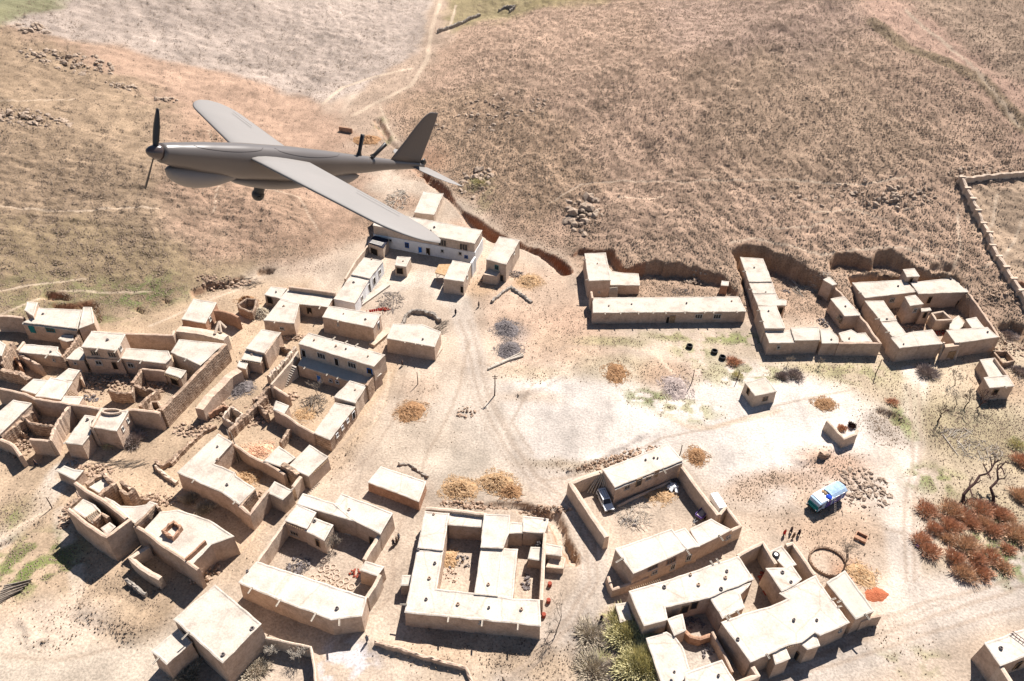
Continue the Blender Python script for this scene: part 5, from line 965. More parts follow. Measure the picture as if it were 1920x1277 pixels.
if q1.y > (c + ax @ Vector((-.2, -1.35, 2.9))).y: q1 = c + ax @ Vector((-.2, -1.35, 2.9)); q2 = c + ax @ Vector((.3, -2.6, 0)); q2.z = gh(q2.x, q2.y)
mm = MB(); lx = (ax @ Vector((1, 0, 0))) * .22
for k in (-1, 1): mm.tube([q1 + lx * k, q2 + lx * k], .035, 5)
for k in range(8): p_ = q1.lerp(q2, (k + .5) / 8); mm.tube([p_ - lx, p_ + lx], .025, 5)
tag(mm.build('ladder', 'palewood'), 'pale ladder leaning against the painted truck', 'ladder')
# white box trailer behind the compound wall
q = [onz('Z', 770, 495, 1.9), onz('Z', 910, 445, 1.9), onz('Z', 1085, 722, 1.9), onz('Z', 960, 790, 1.9)]; c = sum(q, Vector()) / 4; c.z = gh(c.x, c.y); ax = frame_xy((q[0] + q[1]) / 2, (q[2] + q[3]) / 2)
r = empty('box_trailer', c, 'bright white box trailer standing against the outside of the compound right wall', 'trailer')
LL = ((q[2] + q[3]) / 2 - (q[0] + q[1]) / 2).length; m = MB(); prism(m, [(-.8, .6), (.8, .6), (.8, 1.75), (.68, 1.9), (-.68, 1.9), (-.8, 1.75)], -LL / 2, LL / 2, c, ax); m.build('box_body', 'whitepaint', r)
MB().box(c + ax @ Vector((LL / 2 + .02, 0, 1.2)), (.05, 1.3, 1.0), ax).build('rear_door', 'tpale', r); MB().box(c + ax @ Vector((0, 0, .5)), (LL, .9, .14), ax).build('chassis', 'dark', r)
for y in (-.75, .75): wheel(r, c + ax @ Vector((-.1, y, .35)), ax, .35)
# small farm trailer
a, b = gp('Z', 640, 820), gp('Z', 400, 1060); ax = frame_xy(a, b); c = onz('Z', 592, 885, .9); c.z = gh(c.x, c.y)
r = empty('farm_trailer', c, 'small two-wheeled farm trailer with violet sides and drawbar by the compound wall', 'trailer')
MB().box(c + ax @ Vector((0, 0, .75)), (2.2, 1.4, .1), ax).build('bed', 'palewood', r)
for x, y, d in ((0, .7, (2.2, .06, .45)), (0, -.7, (2.2, .06, .45)), (1.1, 0, (.06, 1.34, .45)), (-1.1, 0, (.06, 1.34, .45))): MB().box(c + ax @ Vector((x, y, 1.03)), d, ax).build('side_board', 'tviolet', r)
MB().box(c + ax @ Vector((0, 0, .95)), (1.9, 1.0, .3), ax).build('load', 'mauve', r)
m = MB(); m.tube([c + ax @ Vector((1.1, .45, .65)), c + ax @ Vector((2.5, 0, .5))], .05, 5); m.build('drawbar', 'metal', r); m = MB(); m.tube([c + ax @ Vector((1.1, -.45, .65)), c + ax @ Vector((2.5, 0, .5))], .05, 5); m.build('drawbar', 'metal', r)
for y in (-.85, .85): wheel(r, c + ax @ Vector((-.1, y, .33)), ax, .33, .2)

# ------------------------------------------------------------------ plants
def bush(name, label, sh, u, v, rr, hh, mat, n=500, cat='bush', group=None, wd=.055, seed=None, up=.55, twig=True, z=None):
    rg = np.random.RandomState(seed if seed is not None else int(u * 7 + v * 13) % 9999); p = gp(sh, u, v); z0 = gh(p.x, p.y) - .05 if z is None else z
    n = int(n * 1.6); an = rg.uniform(0, 6.283, n); rad = np.sqrt(rg.rand(n)); lob = 1 + .18 * np.sin(an * 3 + seed_f(u)) + .12 * np.sin(an * 5 + v)
    bx_ = rad * rr * lob * .55 * np.cos(an); by_ = rad * rr * lob * .55 * np.sin(an); h = hh * rg.uniform(.55, 1.0, n) * np.sqrt(1 - .7 * rad ** 2)
    tx = rad * rr * lob * rg.uniform(.7, 1.2, n) * np.cos(an) + rg.normal(0, rr * .12, n); ty = rad * rr * lob * rg.uniform(.7, 1.2, n) * np.sin(an) + rg.normal(0, rr * .12, n)
    sb = rg.uniform(.2, .75, n) if mat != 'olive' else rg.uniform(.55, .9, n); sx, sy, sz = bx_ + (tx - bx_) * sb, by_ + (ty - by_) * sb, h * sb
    w_ = wd * rg.uniform(.6, 1.4, n); a2 = rg.uniform(0, 6.28, n); dx, dy = np.cos(a2) * w_, np.sin(a2) * w_
    P0 = np.stack([sx - dx, sy - dy, sz], 1); P1 = np.stack([sx + dx, sy + dy, sz], 1); P2 = np.stack([tx + dx * .3, ty + dy * .3, h], 1); P3 = np.stack([tx - dx * .3, ty - dy * .3, h + .04], 1)
    V_ = np.stack([P0, P1, P2, P3], 1).reshape(-1, 3) + np.array([p.x, p.y, z0])
    m = MB(); m.v = [tuple(q) for q in V_]; m.f = [(4 * k, 4 * k + 1, 4 * k + 2, 4 * k + 3) for k in range(n)]
    root = empty(name, (p.x, p.y, z0), label, cat, group); m.build('foliage', mat, root); s_ = MB()
    for k in range(7): a_ = k * .9; s_.tube([(p.x, p.y, z0 - .1), (p.x + math.cos(a_) * rr * .4, p.y + math.sin(a_) * rr * .4, z0 + hh * .6)], [.05, .02], 4)
    s_.build('stems', 'darkwood', root); return root
def seed_f(u): return (u * 12.9898) % 6.283
def tree(name, label, sh, u, v, h, spread, mat='bark', seed=1, lean=(0, 0), levels=4, tr=.16, nb=4, cat='bare tree', group=None, z=None, droop=0):
    rg = random.Random(seed); p = gp(sh, u, v); z0 = gh(p.x, p.y) - .1 if z is None else z; trunk = MB(); twigs = MB()
    def grow(P_, D_, L_, R_, lv):
        k = 3; pts = [P_]; d = D_.copy()
        for i in range(k): d = (d + Vector((rg.uniform(-.28, .28), rg.uniform(-.28, .28), rg.uniform(-.12, .2) - droop))).normalized(); pts.append(pts[-1] + d * L_ / k)
        (trunk if lv >= levels - 1 else twigs).tube(pts, [max(R_, .022), max(R_ * .85, .02), max(R_ * .7, .018), max(R_ * .5, .015)], 5 if lv > 1 else 3, cap=False)
        if lv <= 0: return
        for i in range(nb + (1 if lv < levels else 0)):
            t = rg.uniform(.35, 1.0) if i else 1.0; q = pts[1 + min(2, int(t * 3 - .01))] if t < 1 else pts[-1]
            a_ = rg.uniform(0, 6.28); out = Vector((math.cos(a_), math.sin(a_), rg.uniform(.1, .8))); nd = (d * .55 + out * spread).normalized(); grow(q, nd, L_ * rg.uniform(.55, .8), R_ * rg.uniform(.42, .58), lv - 1)
    grow(Vector((p.x, p.y, z0)), Vector((lean[0], lean[1], 1)).normalized(), h * .42, tr, levels)
    root = empty(name, (p.x, p.y, z0), label, cat, group); trunk.build('trunk', mat, root); twigs.build('crown', mat, root); return root
def heap(name, label, sh, u, v, rx, ry, h, mat, cat, straw=0, group=None, rough_h=.25, kind=None):
    p = gp(sh, u, v); z0 = gh(p.x, p.y) - .06; rg = np.random.RandomState(int(u * 3 + v)); nr, na = 9, 30; m = MB(); vs = [(p.x, p.y, z0 + h)]
    for i in range(1, nr + 1):
        for k in range(na):
            a_ = 6.283 * k / na; f_ = i / nr; R_ = f_ * (1 + .13 * math.sin(2 * a_ + u) + .07 * math.sin(5 * a_ + v) + .05 * math.sin(9 * a_ + u)); x, y = p.x + rx * R_ * math.cos(a_), p.y + ry * R_ * math.sin(a_)
            vs.append((x, y, z0 + max(0, h * (1 - f_ ** 1.7)) * (1 + rough_h * (rg.rand() - .5) * 2 * (f_ < 1)) + .08 * h * (rg.rand() - .5)))
    fs = [(0, 1 + k, 1 + (k + 1) % na) for k in range(na)] + [(1 + (i - 1) * na + k, 1 + i * na + k, 1 + i * na + (k + 1) % na, 1 + (i - 1) * na + (k + 1) % na) for i in range(1, nr) for k in range(na)]
    m.add(vs, fs)
    for k in range(straw):
        a_ = rg.rand() * 6.283; f_ = math.sqrt(rg.rand()) * 1.3 * (1 + .12 * math.sin(4 * a_ + v)); x, y = p.x + rx * f_ * math.cos(a_), p.y + ry * f_ * math.sin(a_); z = z0 + .08 + h * max(0, 1 - f_ ** 1.7); b_ = rg.rand() * 6.28; L_ = .5 + .5 * rg.rand()
        dx, dy = math.cos(b_) * L_ / 2, math.sin(b_) * L_ / 2; ox, oy = -dy * .09, dx * .09; dz = rg.rand() * .3
        m.add([(x - dx - ox, y - dy - oy, z), (x - dx + ox, y - dy + oy, z), (x + dx + ox, y + dy + oy, z + dz), (x + dx - ox, y + dy - oy, z + dz)], [(0, 1, 2, 3)])
    return tag(m.build(name, mat), label, cat, group, kind)
def stones(name, label, sh, u, v, rx, ry, n, size, mat='rock', cat='stone pile', h=.5, seed=1, rot=0):
    p = gp(sh, u, v); rg = random.Random(seed * 77 + int(u)); m = MB()
    for k in range(n):
        a_ = rg.random() * 6.283; f_ = rg.random() ** .6; x, y = rx * f_ * math.cos(a_), ry * f_ * math.sin(a_); x, y = x * math.cos(rot) - y * math.sin(rot), x * math.sin(rot) + y * math.cos(rot)
        zz = gh(p.x + x, p.y + y) + h * (1 - f_) * rg.random(); m.ico((p.x + x, p.y + y, zz + (.05 if cat != 'boulders' else -size * .15)), size * (.35 + 1.5 * rg.random() ** 2.2), .35, (1, rg.uniform(.6, 1), rg.uniform(.5, .8)), rg)
    return tag(m.build(name, mat), label, cat, None, 'stuff')
def pole(name, label, a, b, r0, r1=None, mat='palewood', cat='pole', group=None, n=6):
    a, b = Vector(a), Vector(b); m1 = a.lerp(b, .5) + Vector((rnd.uniform(-.08, .08), rnd.uniform(-.08, .08), 0))
    return tag(MB().tube([a, m1, b], [r0, (r0 + (r1 or r0)) / 2, r1 or r0], n).build(name, mat), label, cat, group)
# rust bushes lower right, one by one
RB = [(200, 590, 2.3, 'rounded rust-coloured bush standing alone, topmost left of the thicket'), (395, 590, 2.0, 'rust bush at the upper edge of the thicket below the leaning purple tree'), (500, 640, 2.0, 'rust bush in the top row of the thicket, second from its left'),
      (640, 580, 2.2, 'rust bush in the top row of the thicket, nearest the right purple tree'), (650, 690, 1.5, 'small dark rust bush below the middle of the thicket top row'), (560, 700, 1.6, 'dark rust bush at the inner hollow of the thicket'),
      (790, 620, 1.9, 'rust bush at the right end of the thicket top row'), (860, 670, 1.3, 'greenish rust bush hanging off the right end of the top row'), (260, 740, 1.7, 'rust bush on the left flank of the thicket below the lone one'),
      (390, 720, 2.2, 'large rust bush in the heart of the thicket left side'), (370, 820, 1.7, 'rust bush in the thicket directly beneath the large heart bush'), (730, 750, 1.7, 'olive-tinted rust bush in the grassy gap right of the thicket'),
      (830, 750, 1.2, 'little rust bush between the olive-tinted one and the right edge group'), (930, 790, 2.4, 'big rust bush at the right edge of the picture'), (160, 830, 1.7, 'rust bush beside the road with a purple cloth at its foot'),
      (225, 920, 1.9, 'dark rust bush below the one with the purple cloth'), (520, 870, 2.4, 'tall bright rust bush in the middle of the lower thicket'), (420, 980, 1.8, 'rust bush on the left side of the lower thicket'),
      (600, 990, 1.8, 'rust bush in the lower thicket just right of its centre'), (500, 1100, 2.2, 'rust bush at the lowest tip of the thicket'), (640, 1090, 2.0, 'bright rust bush lowest on the right of the thicket'),
      (710, 960, 1.7, 'rust bush reaching into the grass right of the lower thicket'), (815, 1050, 1.4, 'isolated low rust bush in the grass right of the thicket tip'), (850, 900, 1.3, 'thin brownish bush in the grass midway to the right edge'), (950, 200, 1.8, 'reddish bush high at the right edge above the road bend'), (950, 480, 2.0, 'reddish bush at the right edge beside the purple trees')]
for kb, (u, v, r_, lb) in enumerate(RB): bush('rust_bush', lb, 'Y', u, v, r_ * (.98 + .35 * ((kb * 29) % 10) / 10), r_ * (.7 + .4 * ((kb * 17) % 10) / 10), 'rust2' if kb % 3 == 1 else 'rust', int((240 + 17 * (kb % 7)) * r_), group='rust-coloured bushes by the road junction')
m = MB(); p = gp('Y', 130, 868); m.ico((p.x, p.y, p.z + .2), .45, .3, (1, 1, .5)); tag(m.build('cloth_bundle', 'tviolet'), 'small purple cloth lying at the foot of a roadside bush', 'cloth')
tree('bare_tree', 'dark spreading bare tree beside the lane of the grassy field', 'O', 1110, 600, 5.5, .95, 'darkwood', 12, (.2, .1), 4, .18, 3)
tree('bare_tree', 'slim dark bare tree between the spreading tree and the two-level house', 'O', 1310, 505, 5.0, .8, 'darkwood', 14, (.2, .1), 4, .14, 3)
tree('bare_tree', 'bare dark tree with its crown against the two-level house at the right edge', 'O', 1400, 500, 5.5, .9, 'darkwood', 15, (.1, 0), 4, .16, 3)
tree('bare_tree', 'faint slender bare tree below the rubble left of the spreading tree', 'O', 1235, 500, 4.0, .8, 'bark', 16, (.1, 0), 3, .1, 3)
tree('bare_tree', 'young grey bare tree below the gateway of the far right compound', 'O', 1240, 330, 4.5, .8, 'bark', 17, (-.2, .2), 4, .12, 3)
tree('bare_tree', 'bare tree leaning over the round stick pen in the big bottom compound', 'I', 1585, 305, 7.0, .9, 'bark', 21, (.1, .1), 4, .18, 3)
tree('bare_tree', 'rounded grey bare tree, left of two inside the white-topped garden wall', 'C', 880, 1120, 3.6, 1.2, 'palewood', 22, (0, 0), 3, .12, 5)
tree('bare_tree', 'rounded grey bare tree, right of two inside the white-topped garden wall', 'C', 1085, 1160, 3.8, 1.2, 'palewood', 23, (0, 0), 3, .12, 5)
tree('bare_tree', 'thin bare tree in the yard of clay rings beside the room with a red pot', 'C', 1300, 440, 3.6, 1.1, 'bark', 24, (0, 0), 4, .1, 4)
tree('bare_tree', 'bare pinkish tree between the roofs of the compound with a cave', 'K', 1025, 830, 3.4, 1.1, 'bark', 26, (0, 0), 4, .09, 4)
tree('bare_tree', 'small bare tree in the shade before the left front of the cave compound', 'K', 570, 1200, 2.8, 1.0, 'bark', 27, (0, 0), 4, .09, 3)
tree('bare_tree', 'small bare tree in the shade before the middle front of the cave compound', 'K', 870, 1200, 3.0, 1.0, 'bark', 28, (0, 0), 4, .09, 3)
tree('bare_tree', 'pale bare tree rising from the stair courtyard', 'E', 925, 470, 4.2, .8, 'bark', 29, (-.1, 0), 4, .09, 3)
tree('bare_tree', 'very tall thin bare tree beside the red barrels right of the two-yard house', 'G', 1215, 1110, 8, .35, 'bark', 30, (.15, .6), 3, .12, 3)
tree('bare_tree', 'small bare shrub-like tree below the tall thin one on the track bend', 'G', 1180, 1100, 3, 1.0, 'bark', 31, (0, 0), 3, .07, 4)
def drawn_tree(label, sh, trunk_, branches, r0, mat='darkwood'):
    base = gp(sh, *trunk_[0][:2]); off = base - onz(sh, trunk_[0][0], trunk_[0][1], base.z); root = empty('bare_tree', base, label, 'bare tree'); n = len(trunk_)
    pts = [onz(sh, u, v, z + base.z) for u, v, z in trunk_]; pts[0].z -= .3
    MB().tube(pts, [r0 * (1 - .72 * k / (n - 1)) for k in range(n)], 8).build('trunk', mat, root); m = MB(); rg = random.Random(4)
    def zat(u, v):
        return min(trunk_, key=lambda t: (t[0] - u) ** 2 + (t[1] - v) ** 2)[2]
    for br in branches:
        q = [onz(sh, u, v, zat(br[0][0], br[0][1]) + base.z + .35 * i) for i, (u, v) in enumerate(br)]; m.tube(q, [r0 * .5 * (1 - .6 * i / (len(q) - 1)) for i in range(len(q))], 6)
        for w_ in range(5):
            a = q[-2].lerp(q[-1], rg.uniform(.3, 1)); m.tube([a, a + Vector((rg.uniform(-.5, .5), rg.uniform(-.5, .5), rg.uniform(.1, .5))), a + Vector((rg.uniform(-1, 1), rg.uniform(-1, 1), rg.uniform(.2, 1)))], [.05, .035, .02], 4)
    m.build('crown', mat, root)
drawn_tree('purple-brown crooked bare tree, left of the pair above the thicket', 'Y', [(497, 528, 0), (498, 456, 1.3), (545, 400, 2.3), (585, 368, 2.8), (625, 305, 3.6), (690, 288, 4.2), (720, 250, 4.8), (745, 205, 5.4), (775, 178, 6.0)],
    [[(545, 400), (548, 360), (560, 332)], [(548, 410), (562, 450), (572, 480)], [(690, 288), (672, 250), (652, 215)], [(725, 245), (716, 195), (708, 152)], [(745, 205), (770, 190), (792, 184)], [(690, 288), (708, 310), (712, 338)], [(585, 368), (612, 360), (634, 344)], [(745, 205), (748, 175), (745, 150)]], .34)
drawn_tree('purple-brown bare tree with a bent trunk, right of the pair above the thicket', 'Y', [(738, 540, 0), (735, 472, 1.2), (712, 402, 2.2), (748, 368, 2.8), (772, 335, 3.2), (764, 265, 4.2), (795, 235, 4.8), (832, 195, 5.6)],
    [[(772, 335), (802, 330), (832, 332)], [(735, 472), (752, 472), (768, 484)], [(832, 195), (852, 205), (874, 210)], [(764, 265), (772, 225), (800, 205)], [(795, 235), (812, 262), (820, 305)], [(738, 520), (748, 540), (756, 556)]], .34)
# other shrubs
SHR = [('olive_shrub', 'dense yellow-green willow shrub right of the small slab-roofed box', 'I', 215, 720, 3.6, 2.6, 'olive', 3600), ('olive_shrub', 'yellow-green willow shrub at the bottom edge below the slab-roofed box', 'I', 290, 920, 4.0, 2.8, 'olive', 4000),
       ('olive_shrub', 'smaller yellow-green shrub at the upper edge of the willow clump', 'I', 130, 640, 2.4, 2.0, 'olive', 900), ('olive_shrub', 'yellow-green shrub crossing the corner of the little corner roof', 'I', 400, 655, 2.2, 1.8, 'olive', 900),
       ('grey_shrub', 'grey twiggy shrub left of the willow clump beside the track', 'U', 1545, 200, 2.8, 1.2, 'dry', 700), ('grey_shrub', 'black and white speckled twig shrub at the bottom edge left of the willows', 'U', 1560, 390, 3.2, 1.4, 'dry', 900), ('grey_shrub', 'dark shrub at the bottom edge between the speckled one and the willows', 'U', 1660, 390, 1.8, 1.2, 'mauve', 400),
       ('mauve_shrub', 'mauve twig shrub in the shade beside the house with an oval roof hollow', 'A', 990, 1225, 2.6, 1.6, 'mauve', 1100), ('mauve_shrub', 'pale-tipped shrub in deep shadow under the house with an oval roof hollow', 'A', 850, 1250, 1.8, 1.2, 'olive', 600),
       ('grey_shrub', 'bare grey shrub in the shadow of the big corner house, left', 'B', 1420, 470, 1.7, 1.1, 'dry', 600), ('grey_shrub', 'bare grey shrub in the shadow of the big corner house, right', 'B', 1530, 540, 1.7, 1.1, 'dry', 600),
       ('mauve_shrub', 'mauve shrub in the open field below the shaded left front of the cave compound', 'N', 1880, 440, 1.6, 1.2, 'mauve', 500), ('mauve_shrub', 'brownish shrub right of the three drums in the field', 'N', 1605, 360, 2.0, 1.1, 'rust', 500),
       ('mauve_shrub', 'reddish twig bush in the field left of the far right compound shade', 'O', 40, 260, 2.2, 1.3, 'mauve', 600), ('grey_shrub', 'purple-grey thicket before the gateway wall of the far right compound', 'O', 1030, 240, 2.8, 1.6, 'mauve', 900),
       ('mauve_shrub', 'brown brush heap crossing the top of the grassy field left of the bare trees', 'O', 770, 460, 1.6, .8, 'rust', 300), ('olive_shrub', 'green shrub at the right edge beside the round stones', 'O', 1700, 780, 2.0, 1.2, 'olive', 500),
       ('grey_shrub', 'dry shrub inside the three-sided ruined enclosure', 'O', 390, 660, 1.1, 1.2, 'rust', 300), ('grey_shrub', 'dry thorn bush at the right end of the three-sided ruined enclosure', 'O', 465, 640, 1.0, 1.2, 'darkwood', 300),
       ('olive_shrub', 'speckled shrub beside the lower side room at the bottom edge', 'C', 380, 1240, 2.2, 1.6, 'dry', 900), ('olive_shrub', 'low shrub under the bare trees inside the garden wall', 'C', 800, 1220, 2.6, 1.0, 'dry', 800),
       ('olive_shrub', 'green thorn shrub on the path verge left of the lone square hut', 'N', 1625, 440, 1.5, 1.2, 'olive', 400), ('mauve_shrub', 'sprawling dry bush at the right edge below the far right compound', 'L', 1400, 640, 2.8, 1.2, 'mauve', 800),
       ('rust_bush', 'red-brown dry bush at the right edge by the two-level house', 'L', 1500, 930, 2.2, 1.3, 'mauve', 600), ('olive_shrub', 'dark green ragged bush by the ravine under the aircraft tail', 'V', 900, 1030, 3.0, 1.4, 'olive', 500)]
for nm, lb, sh, u, v, rr, hh, mt, n in SHR: bush(nm, lb, sh, u, v, rr, hh, mt, n, 'shrub')
# heaps
heap('straw_heap', 'brown dung-and-straw heap left of the main track, above the isolated brick store', 'P', 772, 772, 3.0, 2.8, .9, 'straw', 'straw heap', 260); heap('straw_heap', 'round golden straw heap behind the two-yard house, left one', 'P', 862, 917, 3.1, 2.6, 1.2, 'strawpale', 'straw heap', 500)
heap('straw_heap', 'golden and brown straw heap behind the two-yard house, right one', 'P', 932, 905, 3.0, 2.6, 1.2, 'strawpale', 'straw heap', 420); heap('straw_heap', 'darker brown heap leaning on the right golden straw heap', 'P', 957, 922, 2.0, 1.9, .9, 'straw', 'straw heap', 200)
heap('straw_heap', 'oval orange-brown straw heap in the meadow above the pale threshing floor', 'P', 1155, 700, 2.6, 3.2, .7, 'straw', 'straw heap', 350); heap('straw_heap', 'brown brush heap right of the bright back house of the car compound', 'P', 1306, 856, 2.0, 2.2, .8, 'straw', 'straw heap', 300)
heap('straw_heap', 'small round brown heap ringed by pale ground, right of the lone square hut', 'P', 1546, 757, 2.3, 1.9, .5, 'straw', 'straw heap', 300); heap('twig_heap', 'upper grey twig heap on the slope beside the track', 'N', 330, 170, 3.0, 3.2, .9, 'ash', 'twig heap', 320)
heap('twig_heap', 'lower grey twig heap on the slope beside the white logs', 'N', 345, 290, 2.8, 3.0, .9, 'ash', 'twig heap', 320); heap('twig_heap', 'mauve twig heap in the meadow left of the lone pole', 'N', 1280, 500, 3.0, 3.4, .9, 'mauve', 'twig heap', 400)
heap('straw_heap', 'golden brown bush-like heap right of the tall narrow house', 'F', 1330, 700, 3.0, 2.6, .8, 'strawpale', 'straw heap', 350); heap('chilli_heap', 'oval orange-red heap edged with stones beside the rimmed oblong roof', 'M', 522, 862, 2.1, 1.6, .45, 'orange', 'heap', 0, rough_h=.1)
heap('straw_heap', 'brown heap beside the foot of the leaning bare tree, big bottom compound', 'I', 1700, 340, 2.4, 2.4, .6, 'strawpale', 'straw heap', 120); heap('straw_heap', 'straw filling the curved mud-walled pen', 'D', 255, 505, 2.6, 1.8, 1.6, 'straw', 'straw heap', 150)
heap('straw_heap', 'light brown dung heap inside the yard of the silver car', 'H', 775, 510, 2.8, 2.2, .5, 'strawpale', 'straw heap', 220); heap('straw_heap', 'orange brushwood heap inside the brick-red curved wall yard, upper left of the leaning tree', 'E', 850, 590, 2.2, 2.4, .5, 'strawpale', 'straw heap', 120)
heap('straw_heap', 'ochre fodder heap in the yard behind the big corner house', 'E', 490, 990, 2.8, 2.2, .8, 'strawpale', 'straw heap', 160); heap('straw_heap', 'reddish brush heap inside the ruined yard', 'E', 560, 820, 2.8, 1.9, .7, 'rust', 'straw heap', 260)
heap('straw_heap', 'brown earth heap in the left inner yard of the two-yard house', 'G', 545, 630, 2.0, 1.8, .5, 'strawpale', 'straw heap', 60); heap('straw_heap', 'orange-brown straw heap beside the ravine above the sheds', 'V', 265, 785, 4.5, 4.0, 1.0, 'straw', 'straw heap', 200)
heap('twig_heap', 'dark round brush heap filling the open-topped store', 'G', 1105, 590, .9, 1.3, 2.6, 'ash', 'twig heap', 200); heap('straw_heap', 'pale thatch heap against the cracked-roof house', 'D', 360, 600, 2.2, 2.0, 1.8, 'dry', 'straw heap', 300)
heap('twig_heap', 'grey branch heap in the shaded yard below the narrow stepped house', 'E', 440, 430, 2.6, 2.6, .9, 'ash', 'twig heap', 350)
# stick piles, stone piles
def sticks(name, label, sh, u, v, rx, ry, n, L, mat='palewood', r=.05, ang=None, seed=1, lift=.5, cat='stick pile'):
    p = gp(sh, u, v); rg = random.Random(seed + int(u)); m = MB()
    for k in range(n):
        a_ = rg.random() * 6.283; f_ = math.sqrt(rg.random()); x, y = p.x + rx * f_ * math.cos(a_), p.y + ry * f_ * math.sin(a_); z = gh(x, y) + .05 + lift * (1 - f_) * rg.random(); b_ = (ang + rg.gauss(0, .25)) if ang is not None else rg.random() * 6.283
        l_ = L * rg.uniform(.5, 1.2) / 2; d = Vector((math.cos(b_) * l_, math.sin(b_) * l_, rg.uniform(-.1, .25))); q = Vector((x, y, z)); m.tube([q - d, q + d * .1 + Vector((rg.uniform(-.1, .1), rg.uniform(-.1, .1), .03)), q + d], [r, r * .9, r * .5], 4)
    return tag(m.build(name, mat), label, cat, None, 'stuff')
sticks('stick_pile', 'scattered pile of grey firewood sticks in front of the silver car', 'H', 590, 660, 3.6, 3.6, 150, 1.6, 'palewood', .05, None, 1)
sticks('stick_pile', 'tangle of branches and washing in front of the long white-sided house', 'D', 1330, 510, 3.6, 5.0, 110, 1.6, 'ash', .06, None, 2, 1.0); sticks('stick_pile', 'white branches heaped on the slope above the two-storey whitewashed house', 'F', 395, 130, 3.4, 5.6, 120, 2.0, 'palewood', .08, None, 3, 1.0)
sticks('stick_pile', 'branches heaped in the middle of the stair courtyard', 'E', 905, 540, 2.6, 3.4, 110, 1.8, 'bark', .06, None, 4, 1.2); sticks('stick_pile', 'long poles stacked under the cave bank', 'K', 660, 500, 1.2, 3.4, 24, 4.2, 'palewood', .07, 1.9, 5, .8)
sticks('stick_pile', 'pale brushwood strewn along the bank beside the cave poles', 'K', 790, 495, 4.0, 1.4, 60, 2.0, 'palewood', .05, None, 6, .5); sticks('stick_pile', 'grey brushwood scattered on the bench above the far right compound', 'L', 400, 150, 8.0, 2.4, 120, 1.8, 'bark', .05, None, 7, .4)
sticks('stick_pile', 'pile of dry branches in the grassy field above the purple trees', 'O', 1420, 810, 5.0, 3.0, 110, 2.0, 'palewood', .05, None, 8, .4); sticks('stick_pile', 'bundle of long branches lying flat in the grassy field', 'O', 1240, 680, 3.0, 1.6, 40, 3.0, 'palewood', .05, .4, 9, .4)
sticks('stick_pile', 'branches and rubble on the rise behind the lane, left of the wide low house', 'S', 470, 330, 5.0, 2.6, 80, 1.6, 'bark', .06, .5, 10, .6); sticks('stick_pile', 'black and white firewood right of the tall narrow house', 'F', 1225, 655, 2.0, 1.6, 60, 1.5, 'ash', .06, None, 11, .6)
sticks('stick_pile', 'poles laid along the top of the tall roofless ruin yard', 'B', 900, 200, 5.0, 1.0, 36, 3.2, 'bark', .06, .42, 12, .3); sticks('stick_pile', 'thorny debris in the rear yard behind the spouted house', 'J', 1110, 550, 2.6, 1.6, 60, 1.4, 'ash', .05, None, 13, .6)
sticks('stick_pile', 'small dark firewood stack against the roofline beside the stepped roof house', 'C', 1080, 560, 2.2, 1.6, 50, 1.2, 'ash', .05, None, 14, .5); sticks('stick_pile', 'sheaf of branches on the corner above the low trackside house', 'D', 1700, 700, 1.4, 3.0, 40, 3.0, 'bark', .06, .75, 15, .8)
stones('stone_pile', 'pile of dark field stones beside the painted truck', 'M', 455, 345, 5.6, 5.2, 260, .3, 'rock', h=.3, seed=2); stones('stone_pile', 'big boulders at the foot of the rocky outcrop on the right slope', 'P', 1092, 398, 6, 9, 70, 1.1, 'rock', 'boulders', 1.2, 3)
stones('stone_pile', 'boulders in the gully crest at mid slope', 'V', 860, 1020, 6, 8, 50, .9, 'rock', 'boulders', 1.0, 4); stones('stone_pile', 'rubble in the middle of the roofless stone-filled room', 'Q', 500, 800, 3.6, 2.6, 220, .28, 'ruin', h=1.0, seed=5)
stones('stone_pile', 'rubble strewn through the ruined rooms of the left compound', 'A', 800, 790, 7.0, 4.0, 320, .26, 'ruin', h=.7, seed=6); stones('stone_pile', 'mud lumps spread over the corner of the left ruined house', 'Q', 270, 1010, 2.6, 3.0, 160, .24, 'ruin', h=1.2, seed=7)
stones('stone_pile', 'broken mud bricks at the right corner of the large single-storey ruin', 'B', 1530, 1000, 2.6, 3.0, 160, .32, 'ruin', h=1.6, seed=8); stones('stone_pile', 'rock outcrop blocks on the upper left slope', 'W', 400, 350, 17, 7, 150, .7, 'rock', 'boulders', 1.0, 9)
stones('stone_pile', 'dark rocks high on the far left slope', 'W', 180, 165, 7, 4, 60, .8, 'rock', 'boulders', 1.0, 10); stones('stone_pile', 'rock band at the left edge of the left slope', 'W', 150, 660, 14, 5, 170, .7, 'rock', 'boulders', 1.0, 11)
stones('stone_pile', 'rocks on the knoll above the aircraft nose', 'W', 930, 560, 4, 2.4, 40, .6, 'rock', 'boulders', .8, 12); stones('stone_pile', 'rocks on the left slope between the outcrop and the knoll', 'W', 690, 490, 6, 2.4, 50, .6, 'rock', 'boulders', .8, 13)
stones('stone_pile', 'stones tumbled in front of the dug bank behind the spouted house', 'J', 1220, 450, 2.8, 1.8, 120, .3, 'rock', h=1.2, seed=14); stones('stone_pile', 'loose rubble by the field wall corner at the upper right', 'X', 1520, 870, 12, 3, 160, .4, 'rock', h=.4, seed=15)
stones('stone_pile', 'rubble bordering the top of the lane beside the wide low house', 'S', 250, 330, 7, 2.4, 160, .4, 'ruin', h=.5, seed=16); stones('stone_pile', 'rough stones in the yard left of the square room with a red pot', 'C', 1100, 520, 2, 1.4, 40, .2, 'ash', h=.4, seed=17)
